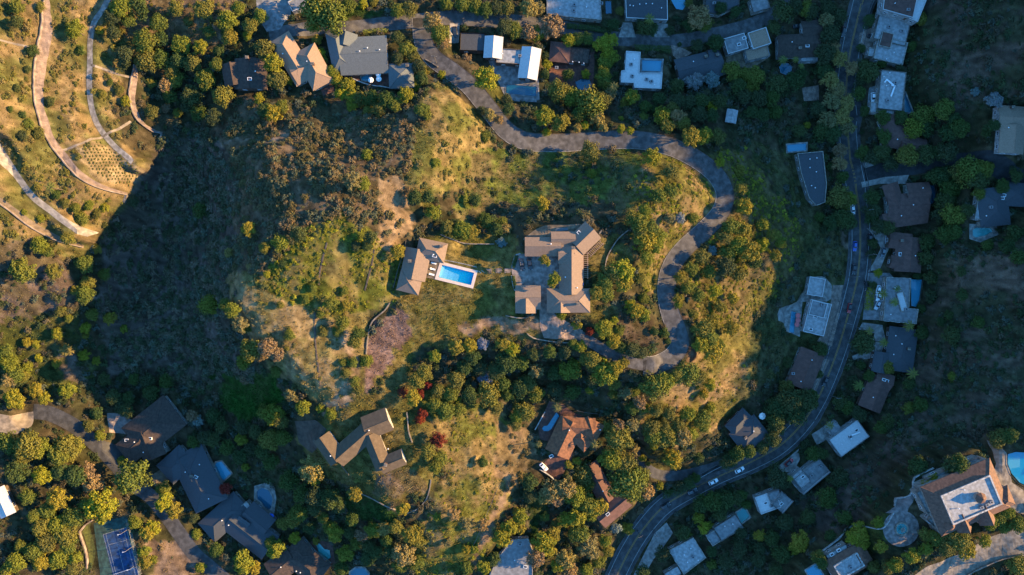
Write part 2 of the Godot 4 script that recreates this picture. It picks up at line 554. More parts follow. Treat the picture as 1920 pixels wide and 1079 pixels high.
# ---------------------------------------------------------------- survey: map x, map y, height above the estate's lawn
const SURVEY := [
	[-300, -200, 25], [-300, 540, 26], [-300, 1200, -5], [0, 0, 8], [0, 150, 12], [0, 300, 14], [0, 420, 7], [0, 540, -5], [0, 640, -14], [0, 760, -18], [0, 900, -18], [0, 1079, -20],
	[85, 50, 2], [70, 180, 3], [110, 285, 1], [190, 350, -5], [240, 365, -11], [170, 60, -5], [170, 180, -5], [215, 275, -8], [270, 315, -16], [250, 180, -13], [300, 252, -20],
	[60, 370, 1], [110, 405, -4], [160, 440, -11], [100, 520, -10], [160, 520, -14], [170, 580, -18], [110, 640, -19], [130, 700, -23], [320, 80, -14], [400, 60, -11], [300, 150, -17], [380, 170, -17],
	[320, 350, -34], [290, 450, -34], [270, 560, -35], [300, 660, -36], [215, 500, -22], [215, 620, -29], [380, 300, -22], [390, 420, -22], [390, 510, -20], [360, 520, -29], [380, 620, -27],
	[445, 300, -5], [450, 400, 0], [455, 480, 2], [425, 480, -9], [458, 565, 8], [425, 565, -4], [395, 565, -18], [480, 640, 4.5], [485, 680, -5], [455, 660, -10], [510, 400, 8], [560, 480, 12], [530, 560, 9], [500, 610, 8.5], [550, 650, 6.5], [545, 605, 7.5], [530, 690, 2.5],
	[620, 330, 10], [700, 300, 7], [650, 420, 14], [740, 370, 9], [780, 260, 5], [820, 190, 0], [850, 280, 2], [870, 340, -5], [560, 270, 0], [500, 230, -9], [600, 220, -9], [700, 220, -6],
	[460, 140, -11], [565, 120, -9], [680, 110, -10], [750, 140, -9], [640, 175, -13], [690, 480, 6], [730, 540, 3], [660, 560, 5], [620, 600, 5], [600, 700, 3.5], [570, 690, 4.5], [650, 640, 3], [685, 620, 1],
	[655, 710, 1.5], [640, 760, 0], [560, 740, -6], [500, 740, -18], [450, 720, -23], [800, 440, 0], [790, 500, 0], [870, 500, 0], [960, 520, 0], [1050, 450, 0], [1050, 560, 0], [1130, 480, 0],
	[900, 580, 0], [1000, 600, 0], [740, 640, 0], [830, 610, 0], [720, 720, -1], [690, 830, -3], [760, 860, -3], [650, 860, -4], [740, 920, -5], [850, 700, -9], [930, 700, -13], [1000, 680, -9],
	[1060, 690, -13], [1000, 760, -21], [1100, 760, -22], [1080, 830, -20], [900, 800, -12], [850, 780, -7], [840, 880, -9], [950, 850, -18], [900, 950, -17], [960, 950, -24], [800, 970, -14],
	[850, 1040, -22], [700, 980, -20], [620, 960, -25], [600, 900, -18], [560, 860, -18], [280, 800, -32], [370, 890, -34], [460, 970, -36], [430, 820, -31], [500, 900, -32], [550, 1040, -36],
	[640, 1040, -34], [210, 1030, -26], [130, 1020, -24], [100, 880, -20], [60, 800, -19], [200, 880, -27], [330, 1000, -31], [430, 1060, -36], [700, 1079, -32], [760, 1060, -28], [350, 720, -36], [200, 720, -32],
	[900, 300, -11], [950, 280, -14], [1000, 340, -16], [1100, 330, -15], [900, 390, -9], [1000, 400, -8], [1080, 380, -8], [1150, 300, -15], [1215, 330, -3], [1190, 400, -2], [1200, 480, -3],
	[1280, 320, -9], [1260, 400, -6], [1230, 450, -6], [1300, 400, -10], [1160, 560, -1], [1180, 600, -3], [1210, 560, -5], [1200, 640, -4], [800, 60, -15], [830, 120, -13], [880, 160, -13],
	[925, 215, -14], [985, 265, -15], [1100, 265, -17], [1200, 263, -17], [1290, 285, -18], [1350, 340, -18], [1355, 390, -17], [1310, 440, -15], [1260, 500, -12], [1255, 570, -10], [1278, 640, -8],
	[1235, 685, -6], [1150, 668, -4], [1090, 630, -1.5], [700, 50, -15], [560, 55, -12], [520, 20, -12], [650, 0, -17], [850, 0, -22], [900, 80, -20], [980, 110, -22], [960, 170, -21], [1000, 30, -24],
	[1070, 120, -26], [1060, 220, -21], [1150, 200, -24], [1200, 130, -28], [1100, 40, -28], [1220, 20, -30], [1300, 70, -31], [1300, 130, -31], [1280, 200, -24], [1400, 90, -34], [1350, 0, -33],
	[1400, 180, -31], [1340, 240, -22], [1480, 60, -37], [1480, 200, -38], [1400, 300, -25], [1430, 380, -24], [1480, 430, -28], [1400, 460, -20], [1330, 480, -17], [1320, 560, -16], [1400, 560, -26],
	[1470, 560, -35], [1350, 650, -21], [1420, 680, -33], [1300, 720, -18], [1380, 760, -34], [1250, 760, -18], [1300, 810, -30], [1200, 830, -26], [1140, 930, -34], [1220, 900, -37], [1050, 920, -28],
	[1000, 1000, -28], [1080, 1040, -36], [1530, 480, -37], [1540, 350, -39], [1615, -50, -37], [1600, 100, -38], [1598, 250, -39], [1612, 400, -40], [1605, 500, -41], [1590, 600, -42], [1560, 690, -43],
	[1510, 790, -44], [1440, 850, -44.5], [1340, 900, -45], [1250, 950, -46], [1180, 1030, -47], [1150, 1090, -48], [1690, 100, -36], [1690, 380, -38], [1690, 470, -38], [1690, 560, -39], [1690, 650, -39],
	[1650, 740, -41], [1760, 150, -24], [1760, 450, -30], [1760, 600, -30], [1850, 240, -22], [1870, 400, -24], [1850, 560, -18], [1800, 700, -26], [1900, 680, -14], [1920, 100, -4], [1920, 520, -8],
	[1600, 830, -40], [1530, 880, -42], [1450, 930, -43], [1360, 990, -44], [1290, 1040, -45], [1560, 960, -36], [1480, 1020, -40], [1650, 880, -30], [1700, 800, -33], [1620, 1000, -22], [1690, 980, -14],
	[1600, 1050, -23], [1720, 930, -13], [1820, 930, -12], [1900, 860, -12], [1790, 830, -23], [1850, 1030, -15], [1780, 1060, -17], [1900, 1079, -12], [1500, 1079, -40],
	[2100, -100, 14], [2100, 100, 12], [2100, 300, 2], [2100, 430, -6], [2100, 560, -4], [2100, 750, -8], [2100, 950, -13], [2350, -100, 38], [2350, 50, 36], [2350, 200, 31], [2350, 320, 25], [2350, 430, 17], [2350, 560, 19], [2350, 700, 15], [2350, 850, 6], [2350, 1000, -4],
	[2700, 0, 45], [2700, 400, 20], [2700, 900, -5],
	[2100, 1250, -16], [2350, -300, 40], [2000, -200, 8], [1600, -250, -33], [1000, -250, -18], [400, -250, -5], [1200, 1300, -48], [600, 1300, -35], [200, 1300, -25], [1700, 1300, -30],
]

# name, label, width in metres, material, centre line
const ROADS := [
	["road", "curving hillside road that loops round the estate's knoll", 7.2, "old_asphalt", [[790, 34], [793, 75], [812, 108], [845, 132], [880, 160], [905, 190], [925, 215], [950, 245], [985, 264], [1040, 268], [1100, 265], [1160, 262], [1210, 264], [1260, 276], [1305, 298], [1340, 325], [1358, 355], [1358, 382], [1345, 407], [1318, 435], [1288, 462], [1265, 490], [1253, 520], [1251, 555], [1258, 590], [1270, 620], [1275, 645], [1262, 668], [1235, 684], [1206, 687]]],
	["driveway", "narrow grey drive climbing to the estate's forecourt", 4.4, "old_asphalt", [[1212, 686], [1190, 682], [1165, 674], [1130, 655], [1098, 636], [1078, 626]]],
	["road", "narrow road between the house rows along the photo's top edge", 6.0, "old_asphalt", [[505, 68], [545, 56], [600, 52], [660, 50], [730, 44], [790, 38], [850, 33], [900, 37], [960, 40], [1010, 46], [1060, 52], [1110, 64], [1160, 73], [1210, 78], [1260, 78], [1310, 71], [1360, 60], [1410, 46], [1450, 28], [1480, 0], [1500, -30]]],
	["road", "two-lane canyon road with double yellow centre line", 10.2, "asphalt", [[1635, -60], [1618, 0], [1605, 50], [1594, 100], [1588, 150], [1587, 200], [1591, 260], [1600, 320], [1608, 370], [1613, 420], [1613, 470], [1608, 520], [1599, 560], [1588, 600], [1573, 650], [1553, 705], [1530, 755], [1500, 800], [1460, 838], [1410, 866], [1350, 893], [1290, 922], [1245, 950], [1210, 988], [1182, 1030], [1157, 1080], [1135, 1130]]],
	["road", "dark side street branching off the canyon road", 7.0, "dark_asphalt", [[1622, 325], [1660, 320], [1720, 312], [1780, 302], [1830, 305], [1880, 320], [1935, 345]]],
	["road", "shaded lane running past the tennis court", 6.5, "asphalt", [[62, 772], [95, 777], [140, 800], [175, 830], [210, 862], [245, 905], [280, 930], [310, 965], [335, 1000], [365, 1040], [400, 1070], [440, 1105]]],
	["road", "short lane above the canyon road's bend", 4.6, "asphalt", [[1425, 815], [1400, 843], [1360, 868], [1310, 885], [1265, 893], [1228, 888], [1200, 866], [1188, 845]]],
	["footpath", "worn grey bench path on the lit left hillside", 2.2, "concrete", [[206, -10], [192, 18], [176, 42], [169, 75], [168, 120], [167, 160], [172, 205], [186, 240], [215, 275], [245, 300], [272, 315]]],
	["footpath", "pale dirt path descending beside the palm", 2.6, "concrete", [[-10, 268], [15, 305], [35, 335], [60, 368], [90, 392], [120, 415], [155, 438]]],
	["footpath", "thin white drain path crossing the lower terraces", 0.9, "pale_concrete", [[118, 282], [150, 270], [190, 258], [220, 243], [245, 228]]],
	["footpath", "thin white drain path between the upper terraces", 0.9, "pale_concrete", [[170, 122], [195, 130], [222, 140], [246, 145]]],
	["footpath", "thin white path meeting the tall terrace wall", 0.8, "pale_concrete", [[-5, 74], [30, 83], [70, 92]]],
]

# name, label, material, outline
const PAVED := [
	["forecourt", "grey motor court with parked cars beside the big house", "court_paving", [[958, 500], [965, 478], [985, 476], [1052, 476], [1052, 556], [1028, 556], [1012, 556], [968, 540], [962, 525]]],
	["forecourt", "pale pink concrete forecourt below the garage", "pink_paving", [[1011, 552], [1027, 552], [1030, 575], [1045, 594], [1068, 606], [1093, 620], [1088, 637], [1060, 638], [1020, 634], [1012, 612]]],
	["terrace", "tan roof-side terrace behind the big house", "tan_paving", [[980, 449], [1005, 430], [1022, 423], [1088, 420], [1100, 428], [1075, 450], [1040, 455], [990, 455]]],
	["terrace", "tan deck between pool house and pool", "tan_paving", [[803, 484], [828, 489], [819, 525], [795, 520]]],
	["pavement", "grey pavement by the corner house at the photo's top edge", "grey_paving", [[480, 0], [545, 0], [545, 30], [525, 55], [500, 60], [482, 30]]],
	["terrace", "red brick terrace with three white parasols", "red_paving", [[655, 142], [690, 132], [732, 124], [735, 163], [700, 160], [668, 153]]],
	["terrace", "red brick patio behind the tan hip-roofed house", "red_paving", [[600, 165], [622, 155], [628, 170], [606, 180]]],
	["driveway", "pale driveway with a parked black car", "concrete", [[843, 44], [862, 44], [860, 80], [842, 80]]],
	["terrace", "grey tiled terrace with a lap pool below the white roofs", "grey_paving", [[915, 112], [940, 112], [975, 122], [1010, 148], [1012, 192], [965, 190], [945, 178]]],
	["terrace", "dark red brick yard beside the square red roof", "red_paving", [[1030, 118], [1062, 96], [1116, 98], [1112, 172], [1080, 176], [1030, 156]]],
	["driveway", "pale driveway above the white L-shaped roof", "concrete", [[1168, 42], [1185, 42], [1192, 70], [1160, 70]]],
	["driveway", "wide pale driveway between two hedges", "concrete", [[1232, 42], [1252, 45], [1256, 70], [1226, 70]]],
	["driveway", "paved drive beside the dark parallelogram roof", "pink_paving", [[1258, 84], [1275, 88], [1300, 100], [1270, 112], [1262, 104]]],
	["terrace", "tan terraces of the split-level pink house", "tan_paving", [[1362, 100], [1425, 94], [1440, 110], [1410, 128], [1364, 122]]],
	["pavement", "pinkish forecourt with a dark car by the flat grey roof", "pink_paving", [[1612, 62], [1640, 50], [1648, 90], [1620, 104], [1610, 90]]],
	["driveway", "grey driveway with a white car under the tree", "grey_paving", [[1630, 165], [1645, 160], [1648, 215], [1624, 214]]],
	["pavement", "small brick patio off the canyon road", "pink_paving", [[1504, 165], [1535, 160], [1536, 188], [1508, 190]]],
	["driveway", "curved pale driveway beside the gabled red roof", "concrete", [[1625, 428], [1660, 440], [1672, 455], [1660, 482], [1650, 505], [1628, 510], [1640, 490], [1652, 465], [1640, 445]]],
	["pavement", "pale pavement at the side street corner", "concrete", [[1614, 300], [1640, 310], [1622, 316]]],
	["driveway", "pale parking apron below the side street", "concrete", [[1615, 342], [1660, 332], [1705, 328], [1700, 345], [1650, 345], [1617, 352]]],
	["driveway", "blue-grey parking court by the palm-fringed house", "grey_paving", [[1628, 512], [1668, 512], [1680, 525], [1655, 540], [1655, 600], [1618, 600], [1622, 560]]],
	["driveway", "looping pale driveway round the big dark tree", "concrete", [[1618, 605], [1655, 610], [1662, 640], [1650, 670], [1600, 676], [1598, 668], [1636, 655], [1640, 625], [1610, 618]]],
	["terrace", "round-ended white terrace with rose parasols", "concrete", [[1458, 590], [1462, 578], [1475, 574], [1490, 570], [1508, 545], [1512, 520], [1545, 518], [1560, 535], [1560, 560], [1550, 566], [1505, 566], [1500, 632], [1475, 622], [1470, 606], [1460, 602]]],
	["driveway", "brownish drive along the white pool house", "pink_paving", [[1562, 535], [1582, 535], [1572, 600], [1560, 650], [1532, 640], [1550, 610]]],
	["driveway", "small forecourt beside the long red roof", "pink_paving", [[1540, 672], [1556, 675], [1530, 735], [1515, 728]]],
	["driveway", "pale apron below the curved road", "concrete", [[1522, 815], [1556, 790], [1575, 800], [1555, 822], [1532, 835]]],
	["driveway", "pale apron with a parked red car", "concrete", [[1458, 876], [1498, 842], [1500, 862], [1488, 885], [1468, 886]]],
	["driveway", "angled parking bay off the canyon road bend", "concrete", [[1228, 1000], [1250, 980], [1262, 1000], [1225, 1050], [1208, 1079], [1188, 1079]]],
	["terrace", "red tiled terrace round the long blue pool", "red_paving", [[1030, 752], [1055, 758], [1076, 775], [1095, 780], [1060, 784], [1040, 812], [1032, 830], [1012, 824], [1009, 802]]],
	["driveway", "red tiled drive with a parked white car", "red_paving", [[1022, 866], [1045, 845], [1075, 850], [1068, 870], [1048, 900], [1034, 895], [1012, 880]]],
	["pavement", "round plaza paved in grey with a fountain", "plaza_paving", []],
	["driveway", "curved brown drive climbing from the plaza", "plaza_paving", [[1660, 962], [1664, 942], [1684, 905], [1732, 866], [1757, 884], [1718, 914], [1702, 962]]],
	["terrace", "pale stone terrace beside the mansion's pool", "pale_concrete", [[1850, 825], [1870, 835], [1888, 850], [1898, 905], [1920, 920], [1920, 965], [1895, 958], [1880, 925], [1862, 900], [1868, 870]]],
	["driveway", "broad sunlit concrete drive in the photo's corner", "pale_concrete", [[1690, 1090], [1740, 1062], [1800, 1040], [1850, 1010], [1925, 985], [1925, 1042], [1870, 1052], [1800, 1090]]],
	["terrace", "pale terrace round the kidney pool on the slope", "concrete", [[1818, 420], [1868, 420], [1874, 440], [1838, 455], [1818, 448]]],
	["terrace", "concrete terrace beside the dark free-form pool", "concrete", [[476, 912], [508, 905], [518, 935], [514, 965], [492, 965], [476, 940]]],
	["terrace", "red brick terrace beside the green pool", "red_paving", [[575, 1020], [592, 1012], [622, 1020], [628, 1055], [605, 1065], [580, 1050]]],
	["pavement", "tan paving in front of the blue hip-roofed house", "tan_paving", [[283, 892], [302, 880], [320, 898], [300, 918], [290, 912]]],
	["pavement", "pale sandy turnaround at the lane's end", "pale_concrete", [[-10, 775], [20, 780], [62, 772], [58, 800], [30, 815], [-10, 810]]],
	["pavement", "tan brick patio by the round-walled lawn", "court_paving", [[200, 775], [225, 775], [250, 790], [235, 815], [205, 812]]],
	["gravel_yard", "bare gravel yard beside the dark-roofed house", "dirt", [[552, 790], [590, 788], [612, 805], [600, 835], [585, 850], [560, 830]]],
]

# ground cover: outline, colour, second colour, shrubs per square metre, shrub palette, tufts per square metre, tuft colour
const COVER := [
	[[[-400, -200], [330, -200], [330, 60], [235, 110], [215, 250], [300, 325], [240, 372], [150, 480], [-400, 560]], Color(0.312, 0.222, 0.11), Color(0.161, 0.155, 0.0549), 0.22, 1, 1.17, Color(0.25, 0.2, 0.07)],
	[[[235, -60], [470, -60], [440, 50], [385, 100], [300, 75], [232, 60]], Color(0.3, 0.2, 0.12), Color(0.22, 0.16, 0.08), 0.08, 1, 0.6, Color(0.26, 0.19, 0.09)],
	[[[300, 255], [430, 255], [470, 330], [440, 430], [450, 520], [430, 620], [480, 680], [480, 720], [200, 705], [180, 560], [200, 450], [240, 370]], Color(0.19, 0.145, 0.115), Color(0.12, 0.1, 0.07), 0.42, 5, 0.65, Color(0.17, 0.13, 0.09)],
	[[[400, 180], [560, 195], [640, 195], [800, 180], [780, 300], [720, 420], [600, 420], [500, 490], [430, 440], [450, 330], [400, 260]], Color(0.216, 0.152, 0.0931), Color(0.135, 0.106, 0.0539), 0.37, 3, 0.546, Color(0.22, 0.16, 0.08)],
	[[[440, 400], [520, 380], [600, 420], [560, 470], [500, 500], [480, 560], [440, 540]], Color(0.216, 0.156, 0.098), Color(0.153, 0.11, 0.0686), 0.42, 3, 0.91, Color(0.26, 0.17, 0.1)],
	[[[810, 150], [850, 165], [905, 230], [925, 290], [870, 350], [800, 385], [755, 330], [790, 230]], Color(0.31, 0.232, 0.101), Color(0.176, 0.179, 0.0507), 0.07, 1, 1.46, Color(0.27, 0.24, 0.07)],
	[[[428, 515], [500, 492], [560, 520], [600, 585], [690, 590], [692, 640], [672, 760], [590, 765], [555, 730], [515, 690], [470, 650], [435, 590]], Color(0.4, 0.287, 0.142), Color(0.27, 0.221, 0.0823), 0.035, 1, 0.91, Color(0.32, 0.25, 0.09)],
	[[[560, 430], [640, 400], [700, 440], [760, 470], [740, 560], [690, 592], [600, 592], [520, 560], [490, 520]], Color(0.243, 0.198, 0.0735), Color(0.153, 0.166, 0.0294), 0.34, 4, 0.6, Color(0.27, 0.26, 0.06)],
	[[[640, 615], [662, 650], [670, 700], [660, 765], [610, 790], [590, 770], [645, 720], [652, 680]], Color(0.475, 0.334, 0.205), Color(0.376, 0.263, 0.151), 0.03, 1, 0.182, Color(0.3, 0.24, 0.09)],
	[[[715, 338], [762, 345], [768, 385], [735, 402], [712, 382]], Color(0.416, 0.284, 0.162), Color(0.337, 0.233, 0.13), 0.03, 3, 0.182, Color(0.3, 0.24, 0.09)],
	[[[725, 390], [765, 400], [778, 450], [740, 470], [700, 450]], Color(0.416, 0.284, 0.162), Color(0.297, 0.202, 0.097), 0.1, 3, 0.364, Color(0.3, 0.24, 0.09)],
	[[[742, 545], [780, 545], [800, 440], [830, 428], [965, 442], [975, 500], [962, 590], [1012, 600], [1005, 640], [930, 622], [880, 640], [790, 652], [770, 690], [690, 720], [690, 640], [755, 580]], Color(0.27, 0.205, 0.07), Color(0.18, 0.165, 0.04), 0, 1, 2, Color(0.28, 0.24, 0.065)],
	[[[706, 600], [735, 572], [770, 588], [768, 622], [745, 650], [720, 690], [685, 738], [683, 700], [692, 640]], Color(0.306, 0.207, 0.176), Color(0.234, 0.152, 0.127), 0, 1, 1.64, Color(0.35, 0.24, 0.19)],
	[[[640, 765], [690, 730], [760, 690], [790, 740], [800, 800], [832, 900], [780, 935], [700, 945], [600, 892], [560, 820], [600, 785]], Color(0.23, 0.175, 0.065), Color(0.16, 0.145, 0.042), 0.0114, 1, 1.82, Color(0.24, 0.2, 0.06)],
	[[[700, 880], [790, 880], [800, 920], [740, 940], [690, 920]], Color(0.216, 0.156, 0.108), Color(0.153, 0.129, 0.0588), 0, 1, 1.82, Color(0.24, 0.18, 0.09)],
	[[[770, 690], [850, 740], [940, 780], [1000, 830], [990, 900], [950, 960], [900, 1070], [800, 1090], [740, 1040], [800, 960], [840, 890], [800, 780]], Color(0.293, 0.212, 0.0926), Color(0.17, 0.174, 0.0412), 0.13, 4, 1.27, Color(0.27, 0.24, 0.07)],
	[[[930, 800], [1000, 800], [1005, 850], [970, 930], [935, 900]], Color(0.356, 0.243, 0.14), Color(0.257, 0.183, 0.0862), 0.03, 3, 0.546, Color(0.3, 0.22, 0.1)],
	[[[885, 285], [1100, 278], [1210, 288], [1185, 400], [1000, 412], [890, 440], [850, 390], [870, 340]], Color(0.16, 0.19, 0.045), Color(0.2, 0.16, 0.075), 0.045, 2, 1.8, Color(0.18, 0.21, 0.045)],
	[[[880, 390], [1000, 385], [1120, 375], [1180, 400], [1100, 420], [990, 430], [900, 440]], Color(0.135, 0.11, 0.0637), Color(0.099, 0.0874, 0.049), 0.257, 2, 0.546, Color(0.17, 0.15, 0.06)],
	[[[1195, 290], [1290, 285], [1348, 350], [1335, 410], [1270, 480], [1232, 545], [1195, 540], [1185, 400]], Color(0.279, 0.202, 0.098), Color(0.171, 0.156, 0.0441), 0.42, 4, 1.09, Color(0.27, 0.24, 0.07)],
	[[[1110, 445], [1180, 420], [1160, 470], [1140, 540], [1110, 580], [1104, 500]], Color(0.23, 0.175, 0.065), Color(0.16, 0.145, 0.042), 0, 1, 1.82, Color(0.24, 0.2, 0.06)],
	[[[148, 274], [188, 262], [225, 290], [266, 322], [245, 352], [205, 342], [168, 316]], Color(0.4, 0.31, 0.19), Color(0.33, 0.25, 0.14), 0.0, 1, 0.1, Color(0.25, 0.2, 0.07)],
	[[[1574, 438], [1592, 438], [1588, 560], [1566, 560]], Color(0.25, 0.18, 0.13), Color(0.2, 0.15, 0.1), 0.0, 2, 0.2, Color(0.2, 0.15, 0.08)],
	[[[1278, 590], [1290, 610], [1300, 650], [1290, 690], [1250, 700], [1276, 670], [1284, 640]], Color(0.24, 0.15, 0.1), Color(0.2, 0.13, 0.08), 0.0, 2, 0.1, Color(0.2, 0.15, 0.08)],
	[[[852, 603], [900, 600], [950, 597], [1012, 594], [1012, 618], [950, 619], [900, 621], [856, 626]], Color(0.42, 0.29, 0.2), Color(0.34, 0.23, 0.13), 0.0, 1, 0.3, Color(0.34, 0.26, 0.12)],
	[[[405, 272], [450, 262], [500, 252], [565, 242], [565, 250], [500, 260], [450, 270], [408, 280]], Color(0.324, 0.23, 0.157), Color(0.252, 0.175, 0.108), 0, 1, 0.182, Color(0.3, 0.22, 0.1)],
	[[[950, 900], [958, 910], [935, 960], [915, 1005], [890, 1065], [876, 1060], [900, 1000], [922, 950]], Color(0.342, 0.239, 0.157), Color(0.27, 0.184, 0.108), 0, 1, 0.182, Color(0.3, 0.22, 0.1)],
	[[[1150, 470], [1190, 460], [1180, 500], [1150, 510]], Color(0.27, 0.193, 0.0784), Color(0.18, 0.156, 0.049), 0.057, 4, 0.91, Color(0.25, 0.22, 0.06)],
	[[[1075, 588], [1105, 580], [1160, 575], [1150, 605], [1110, 610]], Color(0.23, 0.175, 0.065), Color(0.16, 0.145, 0.042), 0, 1, 1.82, Color(0.24, 0.2, 0.06)],
	[[[1160, 585], [1185, 590], [1225, 630], [1225, 652], [1180, 648], [1165, 620]], Color(0.153, 0.11, 0.0735), Color(0.117, 0.092, 0.049), 0, 1, 1.09, Color(0.17, 0.14, 0.06)],
	[[[1300, 285], [1400, 275], [1470, 380], [1505, 430], [1490, 500], [1400, 610], [1300, 690], [1290, 480], [1385, 380]], Color(0.225, 0.17, 0.0784), Color(0.144, 0.129, 0.0441), 0.42, 4, 0.91, Color(0.24, 0.2, 0.06)],
	[[[1290, 665], [1410, 590], [1410, 690], [1345, 800], [1250, 835], [1195, 810], [1230, 720]], Color(0.327, 0.228, 0.119), Color(0.198, 0.172, 0.0539), 0.07, 4, 1.09, Color(0.27, 0.23, 0.07)],
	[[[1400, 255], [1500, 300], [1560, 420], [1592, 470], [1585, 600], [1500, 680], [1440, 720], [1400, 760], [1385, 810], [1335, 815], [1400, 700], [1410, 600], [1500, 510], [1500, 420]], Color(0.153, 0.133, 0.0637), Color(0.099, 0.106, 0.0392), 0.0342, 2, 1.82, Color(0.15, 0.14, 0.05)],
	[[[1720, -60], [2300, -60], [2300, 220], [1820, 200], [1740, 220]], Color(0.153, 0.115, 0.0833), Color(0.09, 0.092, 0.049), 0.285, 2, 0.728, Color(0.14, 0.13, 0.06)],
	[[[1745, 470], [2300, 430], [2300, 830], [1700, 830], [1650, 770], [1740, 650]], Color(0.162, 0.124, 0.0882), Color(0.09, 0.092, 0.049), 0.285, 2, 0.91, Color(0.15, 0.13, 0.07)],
	[[[1765, 480], [1920, 475], [1920, 540], [1800, 560], [1765, 520]], Color(0.234, 0.166, 0.118), Color(0.171, 0.129, 0.0784), 0.0855, 2, 0.91, Color(0.2, 0.16, 0.08)],
	[[[1500, 940], [1640, 830], [1700, 830], [1660, 920], [1600, 990], [1540, 1000]], Color(0.153, 0.115, 0.0882), Color(0.099, 0.0828, 0.0539), 0.2, 2, 0.728, Color(0.15, 0.12, 0.07)],
	[[[400, 695], [520, 695], [535, 745], [460, 800], [425, 770]], Color(0.045, 0.12, 0.0216), Color(0.072, 0.11, 0.0294), 0, 2, 2.91, Color(0.05, 0.15, 0.025)],
	[[[270, 1005], [345, 1015], [385, 1085], [285, 1085]], Color(0.297, 0.221, 0.176), Color(0.216, 0.156, 0.118), 0.0285, 3, 0.364, Color(0.3, 0.22, 0.12)],
	[[[-60, 600], [150, 590], [180, 700], [100, 740], [-60, 760]], Color(0.126, 0.115, 0.049), Color(0.081, 0.0966, 0.0294), 0.114, 2, 1.46, Color(0.14, 0.15, 0.04)],
	[[[100, 660], [165, 690], [160, 715], [125, 710]], Color(0.243, 0.184, 0.147), Color(0.18, 0.138, 0.098), 0, 2, 0.546, Color(0.2, 0.16, 0.08)],
	[[[-60, 460], [60, 450], [130, 500], [150, 560], [60, 600], [-60, 600]], Color(0.189, 0.138, 0.108), Color(0.135, 0.11, 0.0686), 0.0855, 2, 0.91, Color(0.2, 0.16, 0.09)],
	[[[640, 930], [700, 930], [755, 965], [740, 990], [660, 975]], Color(0.045, 0.092, 0.0245), Color(0.072, 0.092, 0.0294), 0, 2, 2.55, Color(0.05, 0.11, 0.025)],
	[[[1610, 975], [1655, 970], [1660, 1030], [1640, 1045], [1600, 1020]], Color(0.108, 0.12, 0.0294), Color(0.09, 0.101, 0.0294), 0, 2, 2.18, Color(0.12, 0.14, 0.03)],
	[[[985, 930], [1015, 930], [1015, 1000], [985, 1010]], Color(0.045, 0.0828, 0.0245), Color(0.072, 0.0828, 0.0294), 0, 2, 2.18, Color(0.05, 0.1, 0.025)],
	[[[1215, 850], [1260, 845], [1275, 885], [1235, 892]], Color(0.126, 0.11, 0.0441), Color(0.09, 0.092, 0.0343), 0, 2, 2.18, Color(0.13, 0.13, 0.04)],
	[[[880, 175], [925, 130], [945, 165], [960, 200], [930, 210], [905, 185]], Color(0.153, 0.129, 0.049), Color(0.108, 0.11, 0.0343), 0.057, 4, 1.82, Color(0.18, 0.17, 0.05)],
	[[[640, 15], [712, 18], [712, 38], [645, 40]], Color(0.054, 0.092, 0.0245), Color(0.072, 0.0828, 0.0294), 0, 2, 2.37, Color(0.06, 0.11, 0.025)],
]
const LITTER := [[], Color(0.12, 0.095, 0.055), Color(0.075, 0.072, 0.035), 0.2, 2, 0.5, Color(0.1, 0.1, 0.04)]
# shrub colours by palette
const SCRUB := [
	[],
	[Color(0.13, 0.13, 0.035), Color(0.17, 0.155, 0.035), Color(0.1, 0.105, 0.035), Color(0.2, 0.16, 0.06)],
	[Color(0.055, 0.075, 0.03), Color(0.08, 0.085, 0.045), Color(0.1, 0.085, 0.055), Color(0.045, 0.065, 0.03), Color(0.085, 0.1, 0.075)],
	[Color(0.12, 0.1, 0.04), Color(0.15, 0.115, 0.055), Color(0.1, 0.1, 0.05), Color(0.18, 0.13, 0.07), Color(0.11, 0.12, 0.07)],
	[Color(0.24, 0.24, 0.025), Color(0.3, 0.28, 0.03), Color(0.18, 0.18, 0.028), Color(0.2, 0.16, 0.045), Color(0.11, 0.12, 0.03)],
	[Color(0.075, 0.09, 0.045), Color(0.11, 0.1, 0.06), Color(0.14, 0.12, 0.075), Color(0.06, 0.075, 0.035), Color(0.11, 0.125, 0.085), Color(0.18, 0.14, 0.095)],
]
const SCRUB_SIZE := [Vector2(0.5, 1.5), Vector2(0.5, 1.7), Vector2(0.6, 2.1), Vector2(0.55, 2.0), Vector2(0.35, 1.05), Vector2(0.6, 2.2)]

